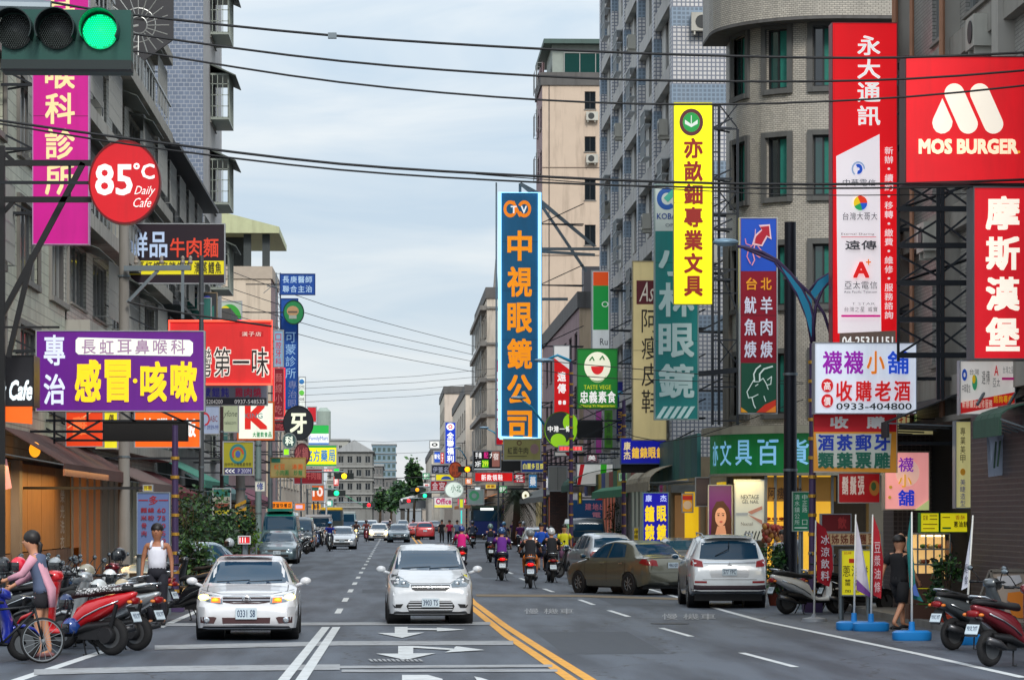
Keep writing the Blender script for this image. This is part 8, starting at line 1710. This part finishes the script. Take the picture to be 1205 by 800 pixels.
featherflag('teal and white feather flag on a blue base by the person in black', 1073, 753, 602, [(1072, 604), (1067, 640), (1070, 690), (1074, 704), (1087, 708), (1077, 690), (1074, 640)], (30, 110, 110), 'blue', [('p', [(1074, 690), (1077, 686), (1082, 702), (1075, 700)], (60, 90, 160))])
featherflag('white tapering feather flag in front of the shutter on the right', 1136, 758, 606, [(1145, 608), (1143, 650), (1139, 690), (1131, 694), (1136, 660), (1142, 630)], (196, 200, 214), 'blue', [('v', '輕食', 1135, 662, 1139, 688, (30, 40, 60), .0)], 9)
b = MB(); Yb = 54.5
b.rings([[P(x_, y_, Yb + .0 + .1 * sin(x_ * .3)) for x_, y_ in ((1161, 511), (1173, 513), (1185, 510), (1197, 507), (1199, 530), (1197, 556), (1180, 559), (1163, 561))], [P(x_, y_, Yb + .03 + .1 * sin(x_ * .3)) for x_, y_ in ((1161, 511), (1173, 513), (1185, 510), (1197, 507), (1199, 530), (1197, 556), (1180, 559), (1163, 561))]])
hb = thing('hanging_banner', 'white cloth banner with two dark stripes hung under the green awning', 'banner', P(1180, 535, Yb)); b.build('cloth', cloth((196, 206, 226)), hb); items(hb, Yb - .12, [('l', [(1172, 520), (1170, 550)], 2.2, (60, 90, 80)), ('l', [(1177, 519), (1174, 548)], 2.2, (80, 110, 90)), ('h', '美甲', 1182, 532, 1192, 537, (90, 90, 110), .0), ('t', 'X', 1197, 505, 1206, 524, (230, 230, 230), .0)], 0)
for x_ in (1150, 1187): tag(MB().tube([P(x_, 476, 54.8), P(x_ + 28, 428, 55.6)], .03, 8).build('awning_strut', STEEL), 'steel stay rising from the green striped awning, ' + ('left one' if x_ < 1160 else 'right one'), 'strut')
b = MB(); b.rings([[P(x_, y_, 73.) for x_, y_ in ((-4, 538), (8, 540), (14, 574), (2, 577), (-6, 570))], [P(x_, y_, 73.04) for x_, y_ in ((-4, 538), (8, 540), (14, 574), (2, 577), (-6, 570))]]); tag(b.build('paper_banner', cloth((206, 150, 160))), 'pink paper banner hanging under the cafe fascia at the left edge', 'banner')
# ---------------- snack stall on the right ----------------
Ys = 61.8; r = thing('snack_stall', 'lit glass snack cabinet with food trays beside the shutter on the right', 'stall', P(1100, 600, Ys))
x0, x1 = P(1080, 0, Ys).x, P(1118, 0, Ys).x; z0 = P(0, 683, Ys).z; z1 = P(0, 628, Ys).z
b = MB(); b.box((x0, Ys, .12), (x1, Ys + .7, z0)); b.build('counter', mat((70, 44, 44), .6, 0, .2, 4), r)
b = MB()
for k in range(4): z = z0 + (z1 - z0) * k / 3; b.box((x0, Ys, z - .015), (x1, Ys + .6, z + .015))
for k in range(5): x_ = x0 + (x1 - x0) * k / 4; b.box((x_ - .015, Ys - .01, z0), (x_ + .015, Ys + .02, z1))
b.build('cabinet_frame', ALU, r); MB().box((x0, Ys + .58, z0 + .02), (x1, Ys + .6, z1 - .02)).build('lit_back', lit((240, 190, 120), .55), r)
fm = [mat((220, 150, 40), .5), mat((170, 80, 40), .5), mat((226, 200, 150), .5), mat((90, 120, 50), .5)]
for i in range(26): b = MB(); xx = x0 + .1 + random.random() * (x1 - x0 - .2); k = i % 3; z = z0 + (z1 - z0) * k / 3 + .06; b.ell((xx, Ys + .1 + random.random() * .35, z), (.06, .05, .045), 8, 5); b.build('snack', fm[i % 4], r, True)
MB().box((x0 + .1, Ys + .1, z1 - .06), (x1 - .1, Ys + .2, z1 - .03)).build('strip_light', lit((255, 220, 160), 3), r)
b = MB()
for k in range(9): c_ = P(1060 + k * 7, 636 + (k % 3) * 4, Ys + .9); b.ell(c_, (.10, .07, .16), 8, 6)
tag(b.build('bagged_goods', mat((190, 160, 150), .4, 0, .3, 6)), 'pale plastic bags of goods hanging beside the snack cabinet', 'goods', kind='stuff')
# A-board at the lower right, crates, pots
r = thing('easel_board', 'wooden framed sandwich board with an orange map shape at the lower right', 'sandwich board', P(1190, 740, 52)); Ye = 52
b = MB(); q = [P(*p, Ye) for p in ((1165, 671), (1212, 671), (1222, 734), (1180, 734))]; q2 = [v + Vector((0, .05, 0)) for v in q]; b.rings([q, q2]); b.build('board', mat((176, 160, 146), .6, 0, .12, 3), r)
b = MB()
for i in range(4): b.bar(q[i] - Vector((0, .02, 0)), q[(i + 1) % 4] - Vector((0, .02, 0)), .05)
b.bar(q[0], (q[0].x - .3, Ye + .5, .1), .04); b.bar(q[3], (q[3].x + .05, Ye, .1), .04); b.build('frame', mat((110, 104, 96), .6), r)
items(r, Ye - .02, [('p', [(1186, 697), (1205, 695), (1212, 712), (1215, 728), (1192, 726), (1188, 716), (1196, 712), (1185, 706)], (226, 130, 40)), ('p', [(1173, 678), (1200, 676), (1203, 684), (1190, 690), (1177, 687)], (206, 204, 206))], 0)
def plant(label, px, py, h, wd, n, cols, pot=(150, 70, 50), cat='plant', Y=None, seed=1, leaf=.11, potless=False):
    g = G(px, py) if Y is None else Vector((P(px, 0, Y).x, Y, .0)); rnd = random.Random(seed); r = thing('potted_plant' if not potless else 'shrub', label, cat, (g.x, g.y, 0))
    if not potless: b = MB(); b.lathe([(.0, .13), (.28, .18), (.30, .2), (.30, .16), (.2, .14)], (g.x, g.y, 0), 'z', 16); b.build('pot', mat(pot, .7), r, 40)
    b = MB()
    for k in range(7): a_ = rnd.random() * 6.28; q_ = rnd.random() * wd * .6; b.tube([(g.x, g.y, .15), (g.x + q_ * .4 * cos(a_), g.y + q_ * .4 * sin(a_), h * .5), (g.x + q_ * cos(a_), g.y + q_ * sin(a_), h * .9)], [.02, .014, .006], 5)
    b.build('stem', mat((80, 66, 44), .8), r)
    leaves(r, (g.x, g.y, h * .62), (wd, wd * .8, h * .42), n, leaf, cols, rnd); return r
def leaves(r, c_, rad, n, leaf, cols, rnd, name='foliage'):
    bb = [MB() for _ in cols]
    cl = [(rnd.uniform(-1, 1), rnd.uniform(-1, 1), rnd.uniform(-1, 1)) for _ in range(max(8, n // 60))]
    for i in range(n):
        q = cl[i % len(cl)]; l_ = sqrt(q[0] ** 2 + q[1] ** 2 + q[2] ** 2); s_ = 1 if l_ < 1 else 1 / l_
        p = Vector([c_[k] + rad[k] * (q[k] * s_ * .8 + rnd.gauss(0, .16)) for k in range(3)])
        d = Vector((rnd.gauss(0, 1), rnd.gauss(0, 1), rnd.gauss(-.2, .6))).normalized(); u = d.cross(Vector((rnd.gauss(0, 1), rnd.gauss(0, 1), rnd.gauss(0, 1)))).normalized(); L_ = leaf * rnd.uniform(.6, 1.4)
        bb[i % len(cols)].add([p, p + d * L_ * .5 + u * L_ * .28, p + d * L_, p + d * L_ * .5 - u * L_ * .28], [(0, 1, 2, 3)])
    for k, b in enumerate(bb): b.build(name, mat(cols[k], .6, 0, .25, 3), r)
GR = [(34, 70, 34), (52, 96, 44), (24, 48, 28), (80, 120, 50)]; DG = [(32, 62, 38), (48, 82, 46), (24, 46, 30), (70, 106, 54)]
plant('bushy potted plant right of the white utility car', 912, 712, 1.45, .42, 900, GR, Y=72, seed=3); plant('second leafy plant behind the bushy one by the white utility car', 922, 712, 1.3, .35, 500, DG, Y=75, seed=4)
plant('green potted plant by the snack stall and the folding shutter', 1113, 745, 1.35, .36, 700, GR, Y=57.5, seed=5, pot=(190, 60, 40))
for k, (px, Y, h, wd, lb) in enumerate(((222, 84, 2.6, .9, 'dark leafy shrub behind the standing man on the left'), (240, 90, 3.0, 1.0, 'taller dark shrub behind the white sedan'), (256, 97, 2.2, .8, 'dark shrub beside the brown sign post'), (276, 112, 2.4, .8, 'shrub between the brown post and the utility pole'), (233, 80, 1.6, .8, 'low dark shrub just behind the white sedan'))): plant(lb, px, 0, h, wd, 1500, DG, Y=Y, seed=10 + k, potless=True, leaf=.14)
plant('bright green hedge shrub left of the grey sedan', 293, 0, 2.6, .5, 900, [(110, 150, 20), (80, 120, 24), (60, 90, 30)], Y=128, seed=20, potless=True, leaf=.12); plant('small shrub hanging by the green shop front on the right', 722, 0, 3.0, .4, 500, DG, Y=140, seed=21, potless=True)
def tree(label, px, Y, ytop, wpx, n, cols=DG, leaf=.5, ybot=None, seed=1, name='tree'):
    s = F / Y; x = P(px, 0, Y).x; zt = P(0, ytop, Y).z; zb = P(0, ybot, Y).z if ybot else zt * .35; rnd = random.Random(seed); r = thing(name, label, 'tree', (x, Y, 0)); W_ = wpx / s / 2
    b = MB(); b.tube([(x, Y, 0), (x + .1, Y, zb), (x, Y, zt * .9)], [.28, .2, .05], 10)
    for k in range(8): a_ = rnd.random() * 6.28; z = zb + (zt - zb) * rnd.random() * .6; b.tube([(x, Y, z), (x + W_ * .4 * cos(a_), Y + W_ * .4 * sin(a_), z + (zt - zb) * .2), (x + W_ * .75 * cos(a_), Y + W_ * .75 * sin(a_), z + (zt - zb) * .3)], [.1, .06, .02], 6)
    b.build('trunk', mat((84, 70, 56), .9, 0, .2, 4, .4), r, True)
    leaves(r, (x, Y, (zt + zb) / 2), (W_, W_, (zt - zb) / 2), n, leaf, cols, rnd, 'crown'); return r
tree('tall narrow tree standing over the far end of the street', 487, 560, 538, 16, 1500, DG, .9, 588, 31); tree('broad tree right of the tall narrow one at the far end', 480, 585, 566, 44, 2000, DG, 1.0, 596, 32); tree('low green tree left of the far footbridge', 460, 640, 574, 24, 900, GR, 1.0, 600, 33); tree('roadside tree by the gabled block far left', 447, 520, 575, 14, 700, DG, .8, 600, 34)
# palm tree by the right kerb
Yp = 212; r = thing('palm_tree', 'shaggy dark palm tree under the round lamp on the right', 'tree', (P(607, 0, Yp).x, Yp, 0)); xp = P(607, 0, Yp).x; zc_ = P(0, 583, Yp).z; rnd = random.Random(5)
b = MB(); b.tube([(xp, Yp, 0), (xp + .1, Yp, zc_)], [.3, .22], 10); b.build('trunk', mat((90, 70, 56), .9, 0, .2, 4, .4), r, True)
bb = [MB(), MB()]
for k in range(46):
    a_ = rnd.random() * 6.28; el_ = rnd.uniform(-.5, 1.1); L_ = rnd.uniform(1.5, 2.1); pts = []
    for t in (0, .25, .5, .75, 1): pts.append(Vector((xp + cos(a_) * cos(el_) * L_ * t, Yp + sin(a_) * cos(el_) * L_ * t, zc_ + sin(el_) * L_ * t - 1.5 * t * t)))
    for i in range(1, 20):
        t = i / 20 * 4; i0 = min(3, int(t)); p = pts[i0].lerp(pts[i0 + 1], t - i0); d = (pts[i0 + 1] - pts[i0]).normalized(); sd_ = d.cross(Vector((0, 0, 1))).normalized()
        for s_ in (-1, 1): e_ = p + sd_ * s_ * .32 + d * .25 - Vector((0, 0, .18)); bb[k % 2].add([p, e_, p + d * .07], [(0, 1, 2)])
bb[0].build('frond', mat((30, 50, 28), .7, 0, .2), r); bb[1].build('frond', mat((52, 60, 34), .7, 0, .2), r)
# posts, cartons and bins to break up the pavement
for lb, px, Y, c_ in (('brown carton stack by the snack stall', 1086, 59, (90, 60, 46)), ('orange flower pot on the pavement by the person in black', 1124, 56, (200, 70, 40))):
    p_ = P(px, 0, Y); r = thing('carton' if 'carton' in lb else 'flower_pot', lb, 'box' if 'carton' in lb else 'pot', (p_.x, Y, 0))
    if 'carton' in lb:
        for k in range(3): MB().box((p_.x - .28 + .03 * k, Y, .12 + .3 * k), (p_.x + .28, Y + .4, .40 + .3 * k)).build('box', mat(c_, .8, 0, .15), r)
    else: b = MB(); b.lathe([(0, .13), (.26, .18), (.3, .2), (.3, .16)], (p_.x, Y, 0), 'z', 16); b.build('pot_shell', mat(c_, .7), r, 40)
r = thing('market_crates', 'heap of red and yellow goods behind the plants by the golden shop', 'goods', P(900, 650, 88), kind='stuff'); rnd = random.Random(8)
for c_ in ((170, 60, 44), (190, 130, 50), (150, 90, 60)):
    b = MB()
    for k in range(16): q = P(rnd.uniform(898, 918), rnd.uniform(618, 636), 88 + rnd.random()); b.ell(q, (.07, .06, .09), 8, 5)
    b.build('goods', mat(c_, .6), r, True)

# shops at the tower foot and small far signs
r = thing('small_shop', 'cream walled shop at the foot of the tiled tower behind the standing sign', 'shop', (12.5, 120, 0))
MB().box((10.8, 119.6, .12), (15, 120.9, 4.4)).build('wall', mat((150, 134, 108), .8, 0, .15, 2, dirt=.5), r)
for x in (10.95, 12.2, 13.4): MB().box((x, 119.52, .14), (x + 1.0, 119.62, 2.9)).build('door_panel', lit((150, 110, 70), .2), r)
MB().box((10.8, 119.3, 3.0), (15, 119.6, 3.3)).build('shutter_box', ALU, r)
for i, (x0, y0, x1, y1, Y, c_, s_, tc_, lb) in enumerate((
    (604, 556, 618, 568, 214, (200, 40, 50), '鞋', WH, 'small red light box low under the olive sign'), (622, 558, 632, 574, 196, (40, 130, 190), '藥', WH, 'small light blue box sign right of the palm lamp'),
    (571, 569, 584, 575, 236, (240, 200, 60), '茶飲', (120, 30, 20), 'thin yellow strip sign under the red characters sign'), (586, 571, 597, 580, 232, (40, 150, 80), '便利', WH, 'small green box sign beside the palm fronds'),
    (547, 562, 556, 570, 268, (226, 120, 40), '飯', WH, 'tiny orange box sign by the ringed far lamp'), (534, 566, 541, 583, 300, (60, 80, 170), '書局', WH, 'tiny blue upright sign beside the white disc'),
    (518, 532, 523, 546, 345, (200, 40, 40), '牙', WH, 'tiny red upright sign left of the blue supermarket sign'), (497, 556, 506, 564, 350, (30, 140, 90), '銀行', WH, 'tiny green bank like sign at the end of the right side'),
    (498, 568, 506, 574, 360, (220, 220, 214), '館', (190, 30, 40), 'tiny white sign with a red character far right'), (538, 586, 549, 594, 275, (230, 60, 90), '女鞋', WH, 'tiny pink sign behind the lime lantern sign'),
    (366, 592, 378, 600, 238, (250, 170, 40), '滷味', (90, 30, 20), 'glowing amber strip sign under the white number ten sign'), (383, 588, 392, 596, 290, (60, 170, 150), '醫', WH, 'tiny teal sign by the slim white pole'),
    (392, 560, 399, 572, 320, (200, 60, 50), '餅', WH, 'tiny red upright sign below the green light box'), (300, 566, 312, 578, 134, (190, 190, 176), '修', (40, 60, 120), 'pale square sign between the poles beyond the plants'),
    (640, 560, 650, 576, 170, (120, 120, 160), '髮', WH, 'greyish violet sign left of the grey panelled box'), (690, 534, 703, 543, 152, (120, 80, 90), '美', WH, 'dull mauve box sign under the blank black sign back'), (728, 556, 744, 566, 130, (150, 190, 150), '眼科', (30, 80, 60), 'pale green strip sign under the black panel'))):
    sign('small_sign', lb, (x0, y0, x1, y1), Y, c_, [('v' if y1 - y0 > (x1 - x0) * 1.3 else 'h', s_, x0 + 1.5, y0 + 1.5, x1 - 1.5, y1 - 1.5, tc_, .03)], .45, .5, fw=.6)

for lb, px, py, Y, s_, tc_ in (('white brush characters pasted on the orange panels', 151, 612, 0, '', 0),):
    b = MB()
    for i, ch in enumerate('榮光洗衣'):
        vs, fs = glyph(ch, .02); b.add([(-9.925 + .0005 * k, 91.2 + 1.1 * u, 2.9 - .46 * i - .4 * (1 - v)) for u, v, k in vs], fs)
    tag(b.build('wall_lettering', prt((226, 210, 190))), lb, 'lettering')
